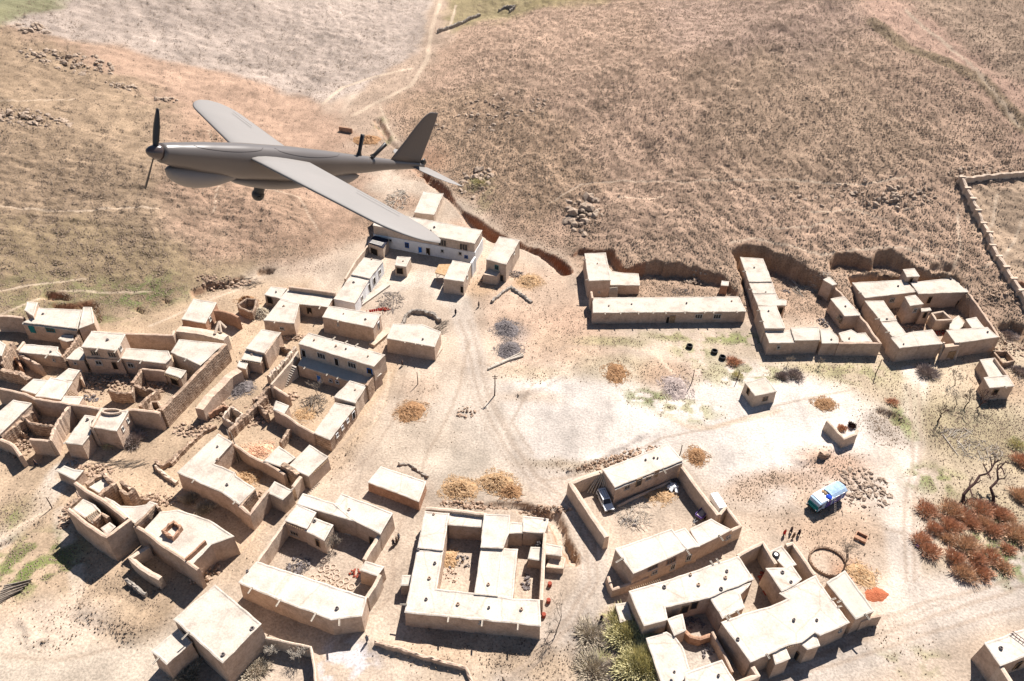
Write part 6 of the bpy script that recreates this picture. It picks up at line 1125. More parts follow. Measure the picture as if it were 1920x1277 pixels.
stones('stone_pile', 'rubble edge of the pale threshing floor above the car compound', 'H', 480, 240, 9.5, 1.2, 240, .26, 'ruin', h=.4, seed=18, rot=.42); stones('stone_pile', 'scattered rocks in the middle of the right slope', 'V', 950, 630, 20, 12, 130, .6, 'rock', 'boulders', .4, 19)
stones('stone_pile', 'scattered rocks on the slope above the cave compound', 'X', 900, 980, 26, 7, 110, .5, 'rock', 'boulders', .4, 20); stones('stone_pile', 'stones and rubble in the bare gully beside the field walls', 'X', 1100, 980, 10, 4, 60, .7, 'rock', 'boulders', .5, 21)
# more rubble in the ruined yards of the left half
for (sh, u, v, rx, ry, n, lb) in (('A', 1180, 820, 3.0, 2.0, 120, 'rubble behind the long diagonal broken wall of the ruined rooms'), ('A', 1150, 760, 3.5, 1.2, 100, 'earth lumps under the roofless brown wall with peg holes'), ('A', 640, 770, 2.4, 1.4, 90, 'stones beside the stepped group of four pale roofs'),
    ('A', 80, 660, 4.0, 2.6, 160, 'broken mud bricks under the ribbed brick wall at the left edge'), ('Q', 330, 700, 2.4, 1.4, 120, 'fallen blocks along the low dark-faced wall at the left edge'), ('Q', 1000, 620, .1, .1, 1, ''), ('E', 470, 640, 4.0, 1.6, 150, 'rubble spill below the long ragged rubble wall'),
    ('E', 560, 560, 3.0, 2.0, 120, 'stones in the upper corner of the ruined yard'), ('E', 300, 580, 4.0, 3.0, 160, 'red earth and stones of the roofless huts between the two lanes'), ('E', 140, 690, 4.0, 2.2, 150, 'broken stones on the flat strip below the earthen bank wall'),
    ('E', 540, 1120, 1.6, 1.6, 60, 'rubbish in the tiny yard at the end of the big corner house'), ('B', 1150, 470, 5.0, 1.6, 140, 'crumbled bricks on the ground above the large single-storey ruin'), ('B', 700, 250, 4.0, 1.6, 130, 'broken bricks round the rounded-block ruined room'),
    ('B', 530, 560, 1.5, 4.0, 110, 'spilled stones down the left flank of the tall roofless ruin'), ('D', 460, 700, 2.0, 2.0, 110, 'stones between the cracked-roof house and the lane'), ('D', 620, 770, 3.0, 1.4, 120, 'clutter of stones behind the long upper-storey house'),
    ('F', 1000, 700, 1.0, 1.0, 30, 'few stones before the tall narrow house'), ('G', 1150, 320, 5.0, .8, 120, 'rubble along the dug edge behind the two-yard house'), ('G', 700, 300, 7.0, .8, 150, 'earth clods on the lip behind the two-yard house'), ('L', 720, 520, 2.4, 1.0, 90, 'rubbish at the foot of the slender tower room'),
    ('L', 1330, 330, 6.0, 3.0, 150, 'stones on the slope between the far right compound and the field wall'), ('O', 1640, 60, 6.0, 2.5, 130, 'stones beside the open pen at the right edge'), ('P', 1100, 420, 5.0, 6.0, 110, 'earth blocks sliding down the gully above the spouted house'), ('N', 100, 640, 2.0, 2.0, 40, 'scattered stones in the middle of the main track area')):
    if lb: stones('rubble', lb, sh, u, v, rx, ry, n, .27, 'ruin', 'rubble', .5, 33)
for (lb, sh, pts, H, t, wm) in (('low red mud wall of the roofless huts between the two lanes', 'E', [(240, 590), (330, 540), (355, 545)], 1.6, .4, 'red'), ('square roofless hut with a bright inside wall between the two lanes', 'E', [(378, 545), (450, 590), (400, 655), (325, 610), (378, 545)], 2.2, .4, 'wall2'),
    ('long low kerb wall along the flat strip below the earthen bank wall', 'E', [(0, 900), (90, 800), (200, 700), (285, 660)], .9, .5, 'ruin'), ('worn kerb wall in front of the stained corner house, on the lane side', 'B', [(1160, 160), (1200, 215), (1250, 190), (1400, 60)], 1.0, .5, 'ruin'),
    ('pale wall stub below the kerb wall at the lane fork', 'B', [(1165, 215), (1240, 280), (1320, 330)], .9, .5, 'wall2'), ('broken partition across the shaded upper-left court', 'R', [(170, 1010), (290, 1100), (300, 1180)], 1.8, .4, 'red'),
    ('short partition beside the two small windows of the stair courtyard', 'D', [(430, 1120), (470, 1150), (555, 1190)], 2.4, .4, 'wall'), ('inner yard wall running down from the two-storey mud house', 'A', [(600, 690), (605, 760)], 2.6, .4, 'wall'), ('jagged wall remnant at the back of the yard of clay rings', 'C', [(1590, 330), (1530, 450)], 2.0, .4, 'ruin'),
    ('dark stub wall at the shaded foot of the tall roofless ruin', 'B', [(570, 400), (610, 440), (640, 500)], 2.4, .4, 'wall')):
    mudwall('ruined_wall', lb, sh, pts, H, t, .2, wm)
for (sh, u, v, rx, ry, n, sz, mt, lb) in (('G', 610, 650, 2.2, 1.8, 40, .2, 'ash', 'dark rubbish on the earth of the left inner yard, two-yard house'), ('G', 560, 740, 1.6, 1.4, 34, .16, 'wall', 'small brown clods low in the left inner yard, two-yard house'),
    ('G', 1040, 780, 1.0, 1.6, 40, .24, 'ash', 'dark and white clutter low in the right inner yard, two-yard house'), ('G', 930, 620, .8, 2.6, 36, .22, 'wall2', 'broken kerb stones along the middle wing, two-yard house'), ('G', 850, 370, 2.4, .6, 60, .26, 'ash', 'dark brush and stones on the back parapet, two-yard house'),
    ('C', 1050, 570, 1.6, 1.2, 46, .26, 'ash', 'black and white clutter at the left of the yard of clay rings'), ('C', 1450, 590, 1.3, .9, 26, .17, 'rustred', 'dull red clutter beside the wall hut of the ring yard'), ('H', 900, 420, 1.8, 1.2, 40, .28, 'ash', 'dark goods in the shaded corner of the car compound'),
    ('H', 560, 720, 2.4, .9, 40, .16, 'ash', 'ash lumps below the firewood in the car compound'), ('I', 1090, 400, 1.0, 2.6, 70, .3, 'rustred', 'brownish stacked goods in the upper yard of the big bottom compound'), ('I', 620, 650, 1.6, 1.2, 36, .2, 'ash', 'small dark objects in the round inner yard of the big bottom compound'),
    ('I', 700, 820, 1.2, 2.2, 20, .18, 'ash', 'scattered dark bits by the long brown wall of the big bottom compound'), ('L', 640, 570, 2.6, 1.0, 60, .24, 'ruin', 'piled fodder between the left roofs and the tower of the far right compound'), ('L', 860, 610, 1.6, 1.2, 46, .24, 'rustred', 'reddish clutter inside the gateway of the far right compound'),
    ('L', 890, 500, 1.0, 1.4, 30, .2, 'ash', 'dark clutter beside the roofless room of the far right compound'), ('K', 560, 530, 1.4, 1.0, 26, .2, 'ash', 'dark tools left of the long poles in the cave compound'), ('K', 900, 810, 1.4, 2.0, 50, .24, 'ash', 'dark scrap pile behind the front rooms of the cave compound'),
    ('K', 690, 680, 1.6, 1.0, 20, .16, 'wall2', 'small jars in the middle of the cave compound yard'), ('D', 1280, 560, 1.6, 1.0, 40, .2, 'rustred', 'red and dark clutter under the washing of the long white-sided house'), ('F', 780, 600, .8, 1.6, 24, .22, 'ash', 'clutter between the pole shelter and the block-like house'),
    ('Q', 1090, 430, 2.0, 1.4, 50, .2, 'ash', 'dark scraps in the middle ruined yard of the left compound'), ('Q', 860, 1200, 1.4, .8, 34, .24, 'metal', 'metal scrap in the shade below the oblong plain house'), ('E', 620, 130, .1, .1, 1, .1, 'ash', ''), ('E', 775, 480, 1.6, 1.2, 40, .22, 'ruin', 'broken bricks at the foot of the white stairs')):
    if lb: stones('clutter', lb, sh, u, v, rx, ry, n, sz, mt, 'clutter', .5, 51)
# logs
base = [onz('H', 245 + 22 * k, 490 + 3 * k, .15) for k in range(7)]; top = [onz('H', 340 + 9 * k, 335 + 8 * k, 3.6) for k in range(7)]
for k in range(7):
    q = base[k]; q.z = gh(q.x, q.y); pole('leaning_log', 'pale log leaning on the wall corner behind the silver car', q, top[k], .16, .11, 'palewood', 'log', 'logs leaning behind the silver car')
for k, (a, b) in enumerate((((225, 400), (420, 318)), ((240, 388), (405, 312)), ((262, 372), (425, 326)))):
    p, q = gp('N', *a), gp('N', *b); pole('felled_log', ('lowest of three whitish logs beside the main track', 'middle of three whitish logs beside the main track', 'topmost of three whitish logs beside the main track')[k], (p.x, p.y, p.z + .25), (q.x, q.y, q.z + .3), .26, .2, 'palewood', 'log', 'whitish logs beside the main track')
for k in range(12):
    p, q = gp('T', -60 + 9 * k, 560 - 14 * k), gp('T', 165 + 8 * k, 425 - 8 * k + (k % 3) * 9); z = .15 + .16 * (k % 3); pole('felled_log', 'long grey log lying in the pile at the lower left edge', (p.x, p.y, p.z + z), (q.x, q.y, q.z + z), .17, .08, 'bark', 'log', 'logs piled at the lower left edge')
for k, (a, b) in enumerate((((355, 700), (425, 900)), ((378, 712), (438, 892)))):
    p, q = onz('E', *a, 4.9), onz('E', *b, 0); pole('leaning_pole', ('left of two dark poles leaning into the yard of the big corner house', 'right of two dark poles leaning into the yard of the big corner house')[k], q, p + Vector((0, 0, .5)), .13, .09, 'bark', 'pole')
for k, (a, b, sh) in enumerate((((1145, 700), (1265, 860), 'O'), ((1250, 745), (1330, 830), 'O'), ((1300, 650), (1370, 700), 'O'))):
    p, q = gp(sh, *a), gp(sh, *b); pole('fallen_branch', ('long pale branch lying in the grass below the spreading bare tree', 'shorter pale branch lying right of the long one in the grass', 'pale branch end beside the branch pile in the grass')[k], (p.x, p.y, p.z + .15), (q.x, q.y, q.z + .12), .12, .06, 'palewood', 'branch')
# standing poles (their shadows are seen beside them)
def upole(sh, u, v, h, label, r_=.09, arms=False):
    p = gp(sh, u, v); m = MB().tube([(p.x, p.y, p.z - .3), (p.x + .05, p.y, p.z + h * .5), (p.x, p.y, p.z + h)], [r_ * 1.2, r_, r_ * .8], 7)
    if arms: m.box((p.x, p.y, p.z + h - .5), (1.2, .1, .1)); m.box((p.x, p.y, p.z + h - 1.0), (.8, .1, .1))
    return tag(m.build('wooden_pole', 'darkwood'), label, 'pole')
upole('N', 262, 545, 6.0, 'dark utility pole with cross arm beside the main track', .12, True); upole('N', 1368, 480, 4.2, 'thin dark pole in the meadow right of the mauve twig heap'); upole('O', 645, 245, 4.5, 'thin dark pole below the corner of the far right compound')
upole('N', 1625, 460, 3.0, 'dark forked post left of the lone square hut'); upole('H', 818, 415, 3.2, 'pale yard post before the bright back house'); upole('H', 935, 215, 3.0, 'thin post at the right end of the bright back roof')
upole('B', 390, 530, 3.0, 'thin pole beside the path fork above the lower left ruins'); upole('D', 1530, 1120, 3.5, 'thin pole on the track verge right of the square corner room'); upole('R', 540, 1240, 4.5, 'blue-grey pole standing in the court left of the two-storey house')
# drums
for k, (u, v, lb) in enumerate(((1357, 275, 'dark round drum on the pale path below the spouted house'), (1497, 305, 'smaller dark drum, left of the two drums left of the brown shrub'), (1542, 338, 'larger dark drum nearest the brown shrub in the field'))):
    p = gp('N', u, v); n = 14; m = MB(); r_ = .75; prof = [(r_, -.1), (r_ * 1.04, .3), (r_, .75), (r_ * .72, .78), (r_ * .68, .15)]; vs = [(p.x + R_ * math.cos(6.2832 * q / n), p.y + R_ * math.sin(6.2832 * q / n), p.z + z) for R_, z in prof for q in range(n)]
    m.add(vs, [(j * n + q, j * n + (q + 1) % n, (j + 1) * n + (q + 1) % n, (j + 1) * n + q) for j in range(4) for q in range(n)] + [tuple(4 * n + q for q in range(n))]); tag(m.build('drum', 'tyre'), lb, 'drum', 'drums in the field')
# red barrels by the two-yard house
for (u, v, lb) in ((1178, 800, 'uppermost red barrel beside the right wall of the two-yard house'), (1170, 905, 'middle red barrel beside the right wall of the two-yard house'), (1140, 995, 'lowest red barrel beside the right wall of the two-yard house')):
    p = gp('G', u, v); tag(MB().tube([(p.x, p.y, p.z - .05), (p.x, p.y, p.z + .3), (p.x, p.y, p.z + .34), (p.x, p.y, p.z + .8)], [.36, .38, .36, .35], 14).build('barrel', 'rustred'), lb, 'barrel', 'red barrels by the two-yard house')
# clay rings drying in the yard
ring = None; kk = 0
for (u, v) in ((1170, 622), (1205, 622), (1240, 650), (1265, 600), (1262, 560), (1302, 555), (1325, 585), (1325, 620), (1385, 640), (1302, 640), (1285, 610), (1245, 512), (1275, 655), (1300, 675), (1325, 680), (1265, 575), (1370, 700), (1420, 680), (1350, 660), (1228, 570)):
    p = gp('C', u, v); rr = .42 + .16 * ((kk * 37) % 10) / 10; kk += 1; m = MB(); n = 14; prof = [(rr * 1.25, -.05), (rr * 1.15, .16), (rr, .2), (rr * .8, .14), (rr * .7, -.02)]; vs = [(p.x + R_ * math.cos(6.2832 * q / n), p.y + R_ * math.sin(6.2832 * q / n), p.z + z) for R_, z in prof for q in range(n)]
    m.add(vs, [(j * n + q, j * n + (q + 1) % n, (j + 1) * n + (q + 1) % n, (j + 1) * n + q) for j in range(4) for q in range(n)]); tag(m.build('clay_ring', 'wall2'), 'round clay ring drying on the ground of the big front yard', 'clay ring', 'clay rings drying in the yard')
# round stick pen
p0 = gp('I', 1480, 255); m = MB()
for k in range(46):
    a_ = 6.2832 * k / 46; 
    if 5.6 < a_ < 6.0: continue
    x, y = p0.x + 3.1 * math.cos(a_), p0.y + 2.9 * math.sin(a_); m.tube([(x, y, gh(x, y) - .2), (x + rnd.uniform(-.15, .15), y + rnd.uniform(-.15, .15), gh(x, y) + rnd.uniform(.4, .8))], .06, 5)
m.tube([(p0.x + 3.1 * math.cos(6.2832 * k / 36), p0.y + 2.9 * math.sin(6.2832 * k / 36), gh(p0.x, p0.y) + .3) for k in range(33)], .22, 5); tag(m.build('stick_pen', 'ruin'), 'round pen fenced with sticks under the leaning bare tree', 'pen')
p = gp('M', 445, 590); ax = Matrix.Rotation(-.6, 3, 'Z'); m = MB()
for x, y, d in ((0, .8, (2.0, .15, .7)), (0, -.8, (2.0, .15, .7)), (.93, 0, (.15, 1.44, .7)), (-.93, 0, (.15, 1.44, .7))): m.box(Vector(p) + ax @ Vector((x, y, .25)), d, ax)
m.box(Vector(p) + Vector((0, 0, .05)), (1.7, 1.4, .1), ax); tag(m.build('water_trough', 'red'), 'small open brick trough alone on the dry ground below the painted truck', 'trough')
# tarpaulin bundle and red washing
p = gp('H', 885, 460); m = MB()
for k in range(6): m.ico((p.x + rnd.uniform(-1.2, 1.2), p.y + rnd.uniform(-1, 1), p.z + .3), rnd.uniform(.6, 1.0), .35, (1, .8, .6))
tag(m.build('tarpaulin_heap', 'whitepaint'), 'lumpy white tarpaulin heap in the shaded corner of the car compound', 'tarpaulin')
p, q = onz('D', 1165, 565, 1.5), onz('D', 1262, 548, 1.5); m = MB(); 
for k in range(6):
    a = p.lerp(q, k / 6); b = p.lerp(q, (k + .8) / 6); m.add([(a.x, a.y, a.z), (b.x, b.y, b.z), (b.x, b.y + .25, .65), (a.x, a.y + .15, .6), (a.x + .03, a.y + .05, a.z), (b.x + .03, b.y + .05, b.z), (b.x, b.y + .31, .65), (a.x, a.y + .21, .6)], [(0, 1, 2, 3), (7, 6, 5, 4), (0, 4, 5, 1), (1, 5, 6, 2), (2, 6, 7, 3), (3, 7, 4, 0)])
m.tube([p + Vector((-.6, 0, .02)), q + Vector((.6, 0, .02))], .02, 4)
for e_ in (p + Vector((-.6, 0, .02)), q + Vector((.6, 0, .02))): m.tube([(e_.x, e_.y, -.2), e_], .05, 5)
tag(m.build('washing_line', 'red_cloth'), 'red washing hung out before the long white-sided house', 'washing line')
# satellite dish-like wheel on narrow roof
p = onz('I', 1147, 210, 4.1); m = MB().tube([(p.x, p.y, p.z + .05), (p.x, p.y, p.z + .3)], [.62, .62], 18); w0 = tag(m.build('tyre', 'tyre'), 'dark tyre lying on the narrow roof at the top of the big bottom compound', 'tyre'); MB().tube([(p.x, p.y, p.z + .28), (p.x, p.y, p.z + .33)], .3, 12).build('rim', 'metal', w0)
p = onz('F', 548, 322, 6.2); r = empty('satellite_dish', p, 'small satellite dish on the roof of the two-storey whitewashed house', 'satellite dish'); m = MB(); n = 16
vs = [(p.x, p.y - .12, p.z + .75)] + [(p.x + .45 * math.cos(6.2832 * k / n), p.y - .25, p.z + .75 + .45 * math.sin(6.2832 * k / n)) for k in range(n)]; m.add(vs, [(0, 1 + k, 1 + (k + 1) % n) for k in range(n)]); m.build('dish', 'metal', r); MB().tube([(p.x, p.y, p.z - .1), (p.x, p.y, p.z + .75)], .04, 6).build('mast', 'metal', r)

# ------------------------------------------------------------------ people
def person(sh, u, v, rz, top, low, label, stride=.12, bend=0):
    p = gp(sh, u, v); R_ = Matrix.Rotation(rz, 4, 'Z'); J = {}
    sk = [((0, 0, .95), .15), ((0, .02, 1.2), .14), ((0, .0, 1.42), .17), ((0, 0, 1.53), .06), ((0, .02, 1.62), .10), ((0, .02, 1.72), .085),
          ((.2, 0, 1.42), .07), ((.27, .03, 1.14), .05), ((.26, .14, .9), .038), ((.26, .18, .82), .04), ((-.2, 0, 1.42), .07), ((-.27, -.03, 1.14), .05), ((-.26, .04, .9), .038), ((-.26, .08, .82), .04),
          ((.1, .02, .88), .1), ((.11, stride, .5), .07), ((.11, stride * .8, .08), .045), ((.11, stride * .8 + .16, .04), .04), ((-.1, -.02, .88), .1), ((-.11, -stride, .5), .07), ((-.11, -stride * 1.2, .08), .045), ((-.11, -stride * 1.2 + .16, .04), .04)]
    ed = [(0, 1), (1, 2), (2, 3), (3, 4), (4, 5), (2, 6), (6, 7), (7, 8), (8, 9), (2, 10), (10, 11), (11, 12), (12, 13), (0, 14), (14, 15), (15, 16), (16, 17), (0, 18), (18, 19), (19, 20), (20, 21)]
    me = bpy.data.meshes.new('person'); me.from_pydata([c for c, _ in sk], ed, []); o = bpy.data.objects.new('person', me); COL.objects.link(o); me.materials.append(M['skin'])
    md = o.modifiers.new('skin', 'SKIN'); sv = me.skin_vertices[0].data
    for i, (c, r_) in enumerate(sk): sv[i].radius = (r_, r_ * .85); sv[i].use_root = i == 0
    o.modifiers.new('sub', 'SUBSURF').levels = 1; o.modifiers['sub'].render_levels = 1
    o.location = (p.x, p.y, p.z); o.rotation_euler = (0, 0, rz); tag(o, label, 'person')
    def loft(name, rings, mat):
        m = MB(); n = 12; vs = [(cx_ + rx * math.cos(6.2832 * k / n), cy_ + ry * math.sin(6.2832 * k / n), z) for cx_, cy_, z, rx, ry in rings for k in range(n)]
        m.add(vs, [(j * n + k, j * n + (k + 1) % n, (j + 1) * n + (k + 1) % n, (j + 1) * n + k) for j in range(len(rings) - 1) for k in range(n)] + [tuple((len(rings) - 1) * n + k for k in range(n)), tuple(range(n))[::-1]])
        c = m.build(name, mat); c.parent = o; return c
    loft('tunic', [(0, 0, .5, .27, .24), (0, 0, .8, .24, .19), (0, 0, 1.1, .2, .16), (0, 0, 1.38, .25, .16), (0, 0, 1.5, .14, .11)], top)
    for s_ in (1, -1): loft('trouser_leg', [(s_ * .11, s_ * stride * .9, .1, .08, .09), (s_ * .11, s_ * stride, .5, .11, .12), (s_ * .1, 0, .85, .12, .13)], low)
    loft('cap', [(0, .01, 1.68, .11, .115), (0, .01, 1.76, .1, .105), (0, .01, 1.81, .06, .065)], 'clothbrown'); return o
person('F', 805, 938, .3, 'clothdark', 'clothdark', 'person in dark clothes walking on the main track below the block-like house'); person('F', 968, 885, 1.0, 'clothdark', 'clothgrey', 'person in dark clothes standing near the head of the main track')
person('D', 1416, 982, 2.0, 'clothdark', 'clothdark', 'person in dark clothes on the verge right of the terrace house'); person('G', 30, 1150, .5, 'clothgrey', 'clothdark', 'person in grey standing beyond the curved-end house near the stone wall')
person('G', 1502, 1022, -.6, 'clothdark', 'clothdark', 'person in black walking the track towards the willow shrubs'); person('B', 275, 212, -.5, 'clothdark', 'clothdark', 'person in dark clothes by the shaded corner at the lane fork')
for k, (u, v) in enumerate(((195, 545), (215, 530), (228, 508))): person('G', u, v, k * 2.1, ('clothdark', 'clothbrown', 'clothgrey')[k], 'clothdark', ('leftmost of three people between the ring yard and the two-yard house', 'middle of three people between the ring yard and the two-yard house', 'rightmost of three people between the ring yard and the two-yard house')[k])
for k, (u, v) in enumerate(((75, 575), (108, 562), (118, 590), (145, 575))): person('M', u, v, k * 1.7, ('red_cloth', 'clothdark', 'clothbrown', 'clothdark')[k], 'clothdark', ('person in red, leftmost of four above the big bottom compound', 'person in dark clothes, farthest back of four above the big bottom compound', 'person in brown, nearest of four above the big bottom compound', 'person in dark clothes, rightmost of four above the big bottom compound')[k])

# ================================================================== THE AIRCRAFT
UP = Vector((-1.8251, 3.4142, 109.3554)); UM = Matrix.Rotation(4.0718, 3, 'Z') @ Matrix.Rotation(-.3884, 3, 'Y') @ Matrix.Rotation(-.1061, 3, 'X')
uav = empty('drone_aircraft', UP, 'grey fixed-wing drone aircraft flying nose left above the village', 'drone')
def U(x, y, z): return UP + UM @ Vector((x, y, z))
def umesh(name, vs, fs, mat, parent=None, smooth=True):
    m = MB(); m.add([U(*v) for v in vs], fs); return m.build(name, mat, parent or uav, smooth)
def uloft(name, rings, mat, n=24, parent=None, caps=True, sq=2.0):     # rings: x, cy, cz, ry, rz
    vs = []
    for x, cy, cz, ry, rz in rings:
        for k in range(n):
            a = 2 * math.pi * k / n; ca, sa = math.cos(a), math.sin(a); vs.append((x, cy + ry * math.copysign(abs(ca) ** (2 / sq), ca), cz + rz * math.copysign(abs(sa) ** (2 / sq), sa)))
    fs = [(j * n + k, j * n + (k + 1) % n, (j + 1) * n + (k + 1) % n, (j + 1) * n + k) for j in range(len(rings) - 1) for k in range(n)]
    if caps: fs += [tuple(range(n))[::-1], tuple((len(rings) - 1) * n + k for k in range(n))]
    return umesh(name, vs, fs, mat, parent)
def lerp_tab(tab, x):
    for (a, *va), (b, *vb_) in zip(tab, tab[1:]):
        if b <= x <= a: t = (a - x) / (a - b + 1e-9); t = t * t * (3 - 2 * t) * .5 + t * .5; return [p + (q - p) * t for p, q in zip(va, vb_)]
    return list(tab[-1][1:])
FT = [(-.06, -.004, .048, .048), (-.14, -.010, .058, .062), (-.32, -.018, .070, .082), (-.55, -.026, .082, .100), (-.85, -.028, .084, .102), (-1.10, -.020, .072, .086), (-1.40, -.008, .052, .060), (-1.75, .004, .032, .034), (-2.06, .006, .018, .020)]
body = uloft('fuselage', [(x, 0, *[v for v in (lerp_tab(FT, x)[0],)], lerp_tab(FT, x)[1], lerp_tab(FT, x)[2]) for x in [-.06 - .02 * k for k in range(101)]], 'dgrey', 32, sq=2.25)
uloft('spinner', [(.015, 0, 0, .002, .002), (.01, 0, 0, .013, .013), (-.003, 0, 0, .025, .025), (-.025, 0, 0, .034, .034), (-.045, 0, 0, .039, .039), (-.057, 0, 0, .040, .040)], 'dbrown', 24)
for s_ in (1, -1):
    vs = []
    for t in [i / 8 for i in range(9)]:
        y = .02 + .19 * t; c = .008 + .014 * math.sin(math.pi * min(1, t * .75 + .2)); tw = .9 - .55 * t
        for k in range(6): a = 2 * math.pi * k / 6; lx, lz = .0035 * math.sin(a), c * math.cos(a); vs.append((-.03 + lx * math.cos(tw) - lz * math.sin(tw) * .6, s_ * (lx * math.sin(tw) + lz * math.cos(tw)) - .03 * t, s_ * y))
    umesh('propeller_blade', vs, [(j * 6 + k, j * 6 + (k + 1) % 6, (j + 1) * 6 + (k + 1) % 6, (j + 1) * 6 + k) for j in range(8) for k in range(6)] + [tuple(range(6)), tuple(48 + k for k in range(6))], 'dblack')
def foil(name, st, mat, parent=None, tk=.11, vertical=False):   # st: list of (span, xLE, xTE, z)
    n = 18; vs = []
    for y, le, te, z in st:
        c = le - te
        for k in range(n):
            a = 2 * math.pi * k / n; xx = .5 - .5 * math.cos(a); th = tk * c * 2.6 * (.2969 * math.sqrt(xx) - .126 * xx - .3516 * xx ** 2 + .2843 * xx ** 3 - .1015 * xx ** 4) * (1 if k <= n // 2 else -.6) * 1.9
            vs.append((le - c * xx, th, y) if vertical else (le - c * xx, y, z + th))
    return umesh(name, vs, [(j * n + k, j * n + (k + 1) % n, (j + 1) * n + (k + 1) % n, (j + 1) * n + k) for j in range(len(st) - 1) for k in range(n)] + [tuple(range(n))[::-1], tuple((len(st) - 1) * n + k for k in range(n))], mat, parent)
for s_ in (1, -1):
    st = []
    for i in range(25):
        t = (i / 24) ** .8 if i else 0; b_ = 1.085; le = -.53 - .325 * t; ch = .42 - .11 * t
        if t > .72: q = (t - .72) / .28; e = math.sqrt(max(0, 1 - q * q)); mid = le - ch * .62; ch2 = ch * max(e, .04); le = mid + ch2 * .62; ch = ch2
        st.append((s_ * (.05 + (b_ - .05) * t), le, le - ch, .016 - .04 * t))
    wg = foil('wing', st, 'dgrey2', tk=.10)
    e1 = [(s_ * (.05 + 1.05 * t), -.53 - .325 * t - (.42 - .11 * t) * .76, -.53 - .325 * t - (.42 - .11 * t) * .775, .016 - .04 * t) for t in (.42, .5, .6, .7)]
    umesh('aileron_gap', [(le, y, z + .021) for y, le, te, z in e1] + [(te, y, z + .0205) for y, le, te, z in e1], [(k, k + 1, k + 5, k + 4) for k in range(3)], 'dseam', wg)
foil('tail_fin', [(.02, -1.70, -2.02, 0), (.08, -1.735, -2.025, 0), (.18, -1.80, -2.035, 0), (.28, -1.86, -2.045, 0), (.35, -1.91, -2.05, 0), (.385, -1.95, -2.05, 0), (.395, -1.98, -2.048, 0)], 'dfin', tk=.07, vertical=True)
for s_ in (1, -1): foil('tailplane', [(s_ * .012, -1.93, -2.10, .0), (s_ * .1, -1.945, -2.115, .0), (s_ * .2, -1.98, -2.125, .0), (s_ * .28, -2.03, -2.13, 0), (s_ * .325, -2.085, -2.128, 0), (s_ * .34, -2.11, -2.12, 0)], 'dgrey2', tk=.08)
uloft('tail_hinge', [(-2.03, 0, .03, .012, .02), (-2.055, 0, .035, .012, .03), (-2.075, 0, .03, .01, .015)], 'dblack', 8)
uloft('chin_pod', [(-.10 - .48 * t, 0, -.09 - .035 * math.sin(math.pi * t ** .7), .003 + .062 * math.sin(math.pi * min(.999, t ** .75)) ** .6, .003 + .055 * math.sin(math.pi * min(.999, t ** .7)) ** .7) for t in [k / 18 for k in range(19)]], 'dgrey2', 20)
uloft('belly_fairing', [(-.48 - .62 * t, 0, -.135 - .012 * math.sin(math.pi * t), .004 + .055 * math.sin(math.pi * min(.999, t)) ** .5, .003 + .034 * math.sin(math.pi * min(.999, t)) ** .6) for t in [k / 16 for k in range(17)]], 'dgrey2', 20)
uloft('rear_fairing', [(-1.10 - .36 * t, 0, -.085 - .022 * math.sin(math.pi * t), .003 + .04 * math.sin(math.pi * min(.999, t)) ** .7, .003 + .045 * math.sin(math.pi * min(.999, t)) ** .8) for t in [k / 14 for k in range(15)]], 'dgrey2', 18)
def uball(name, x, y, z, r_, mat, parent=None, stack=12, n=18):
    vs = [(x + r_ * math.sin(math.pi * i / stack) * math.cos(6.2832 * k / n), y + r_ * math.sin(math.pi * i / stack) * math.sin(6.2832 * k / n), z + r_ * math.cos(math.pi * i / stack)) for i in range(stack + 1) for k in range(n)]
    return umesh(name, vs, [(i * n + k, i * n + (k + 1) % n, (i + 1) * n + (k + 1) % n, (i + 1) * n + k) for i in range(stack) for k in range(n)], mat, parent)
tu = uball('camera_turret', -.70, 0, -.225, .036, 'dblack'); MBt = MB().tube([U(-.70, 0, -.15), U(-.70, 0, -.22)], .03, 16); MBt.build('turret_neck', 'dblack', tu); MB().tube([U(-.69, .030, -.232), U(-.685, .040, -.234)], .013, 12).build('lens', 'dark', tu)
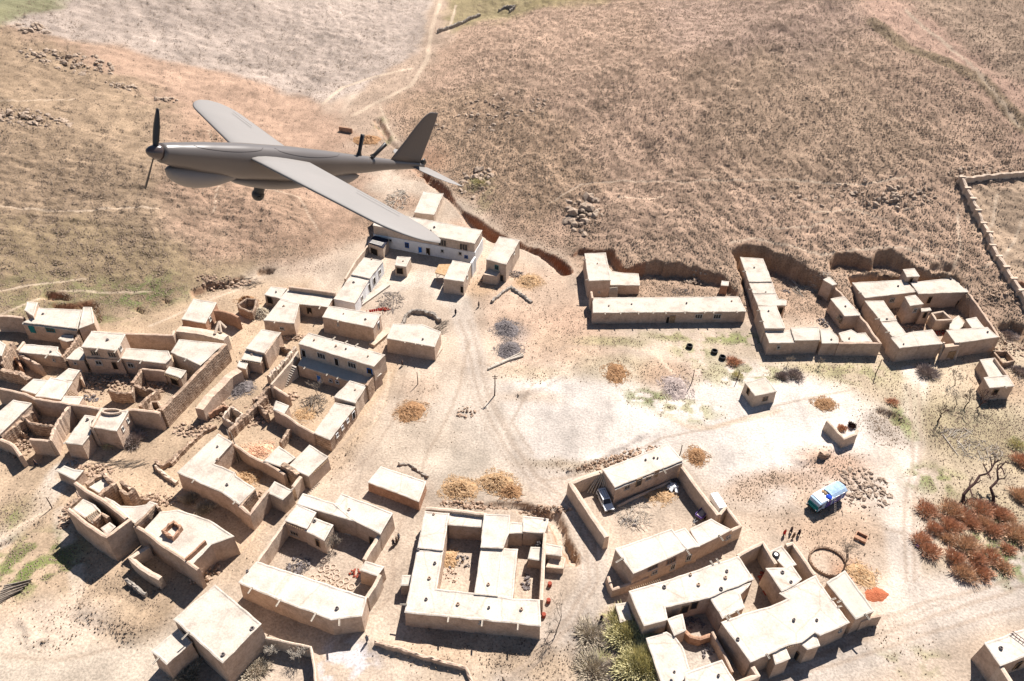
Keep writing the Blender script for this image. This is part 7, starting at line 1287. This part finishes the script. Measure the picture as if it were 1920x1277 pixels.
for (x, y, ty, tx) in ((-1.42, -.01, -.02, -1.415), (-1.52, .012, .045, -1.575)):
    MB().tube([U(x, y, .03), U(x, y, .055), U(x + (tx - x) * .2, y + (ty - y) * .2, .07), U(tx, ty, .185 if y < 0 else .16)], [.020, .018, .0125, .0135], 12).build('antenna', 'dblack', uav, True)
def seam(pts, name='hatch_seam'):
    m = MB(); m.tube([U(*p) for p in pts], .0016, 5); m.build(name, 'dseam', body)
def on_body(x, a):
    cz, ry, rz = lerp_tab(FT, x); ca, sa = math.cos(a), math.sin(a); return (x, ry * math.copysign(abs(ca) ** (2 / 2.25), ca), cz + rz * math.copysign(abs(sa) ** (2 / 2.25), sa))
seam([on_body(-.22 - .42 * t, 1.25 - .45 * math.sin(math.pi * t) ** .4) for t in [k / 20 for k in range(21)]]); seam([on_body(-.72 - .5 * t, 1.3 - .55 * math.sin(math.pi * t) ** .4) for t in [k / 20 for k in range(21)]])
# ------------------------------------------------------------------ scatter, after the buildings
def free(x, y):
    ok = np.ones(x.shape, bool)
    for p in BUILT:
        bb = np.array(p); m = (x > bb[:, 0].min() - .3) & (x < bb[:, 0].max() + .3) & (y > bb[:, 1].min() - .3) & (y < bb[:, 1].max() + .3)
        if m.any(): ins = inside(x[m], y[m], p); t = ok[m]; t[ins] = False; ok[m] = t
    return ok
dn = lambda x, y, i, j: np.where(steep[j, i] > .3, 0, np.clip(ROUGH[j, i], 0, 1.2) ** 1.6 * patchy(x, y) * np.clip(190 / np.maximum(y, 60), 0, 1.2) ** .5 * free(x, y))
scatter('scrub', 430000, dn, .225, 'scrub', 'low dry scrub and tussocks speckling the hillsides and rough ground', 'scrub', flat=1.1, seed=4)
dn2 = lambda x, y, i, j: np.where(DF2[j, i] > 4, .12 * ROUGH[j, i], (.14 + 1.0 * ROUGH[j, i]) * (.15 + patchy(x, y)) * .55) * free(x, y)
scatter('loose_stones', 42000, dn2, .15, 'rock', 'small loose stones strewn over the bare village ground', 'stones', flat=.7, lo=50, hi=330, seed=5, spiky=False)
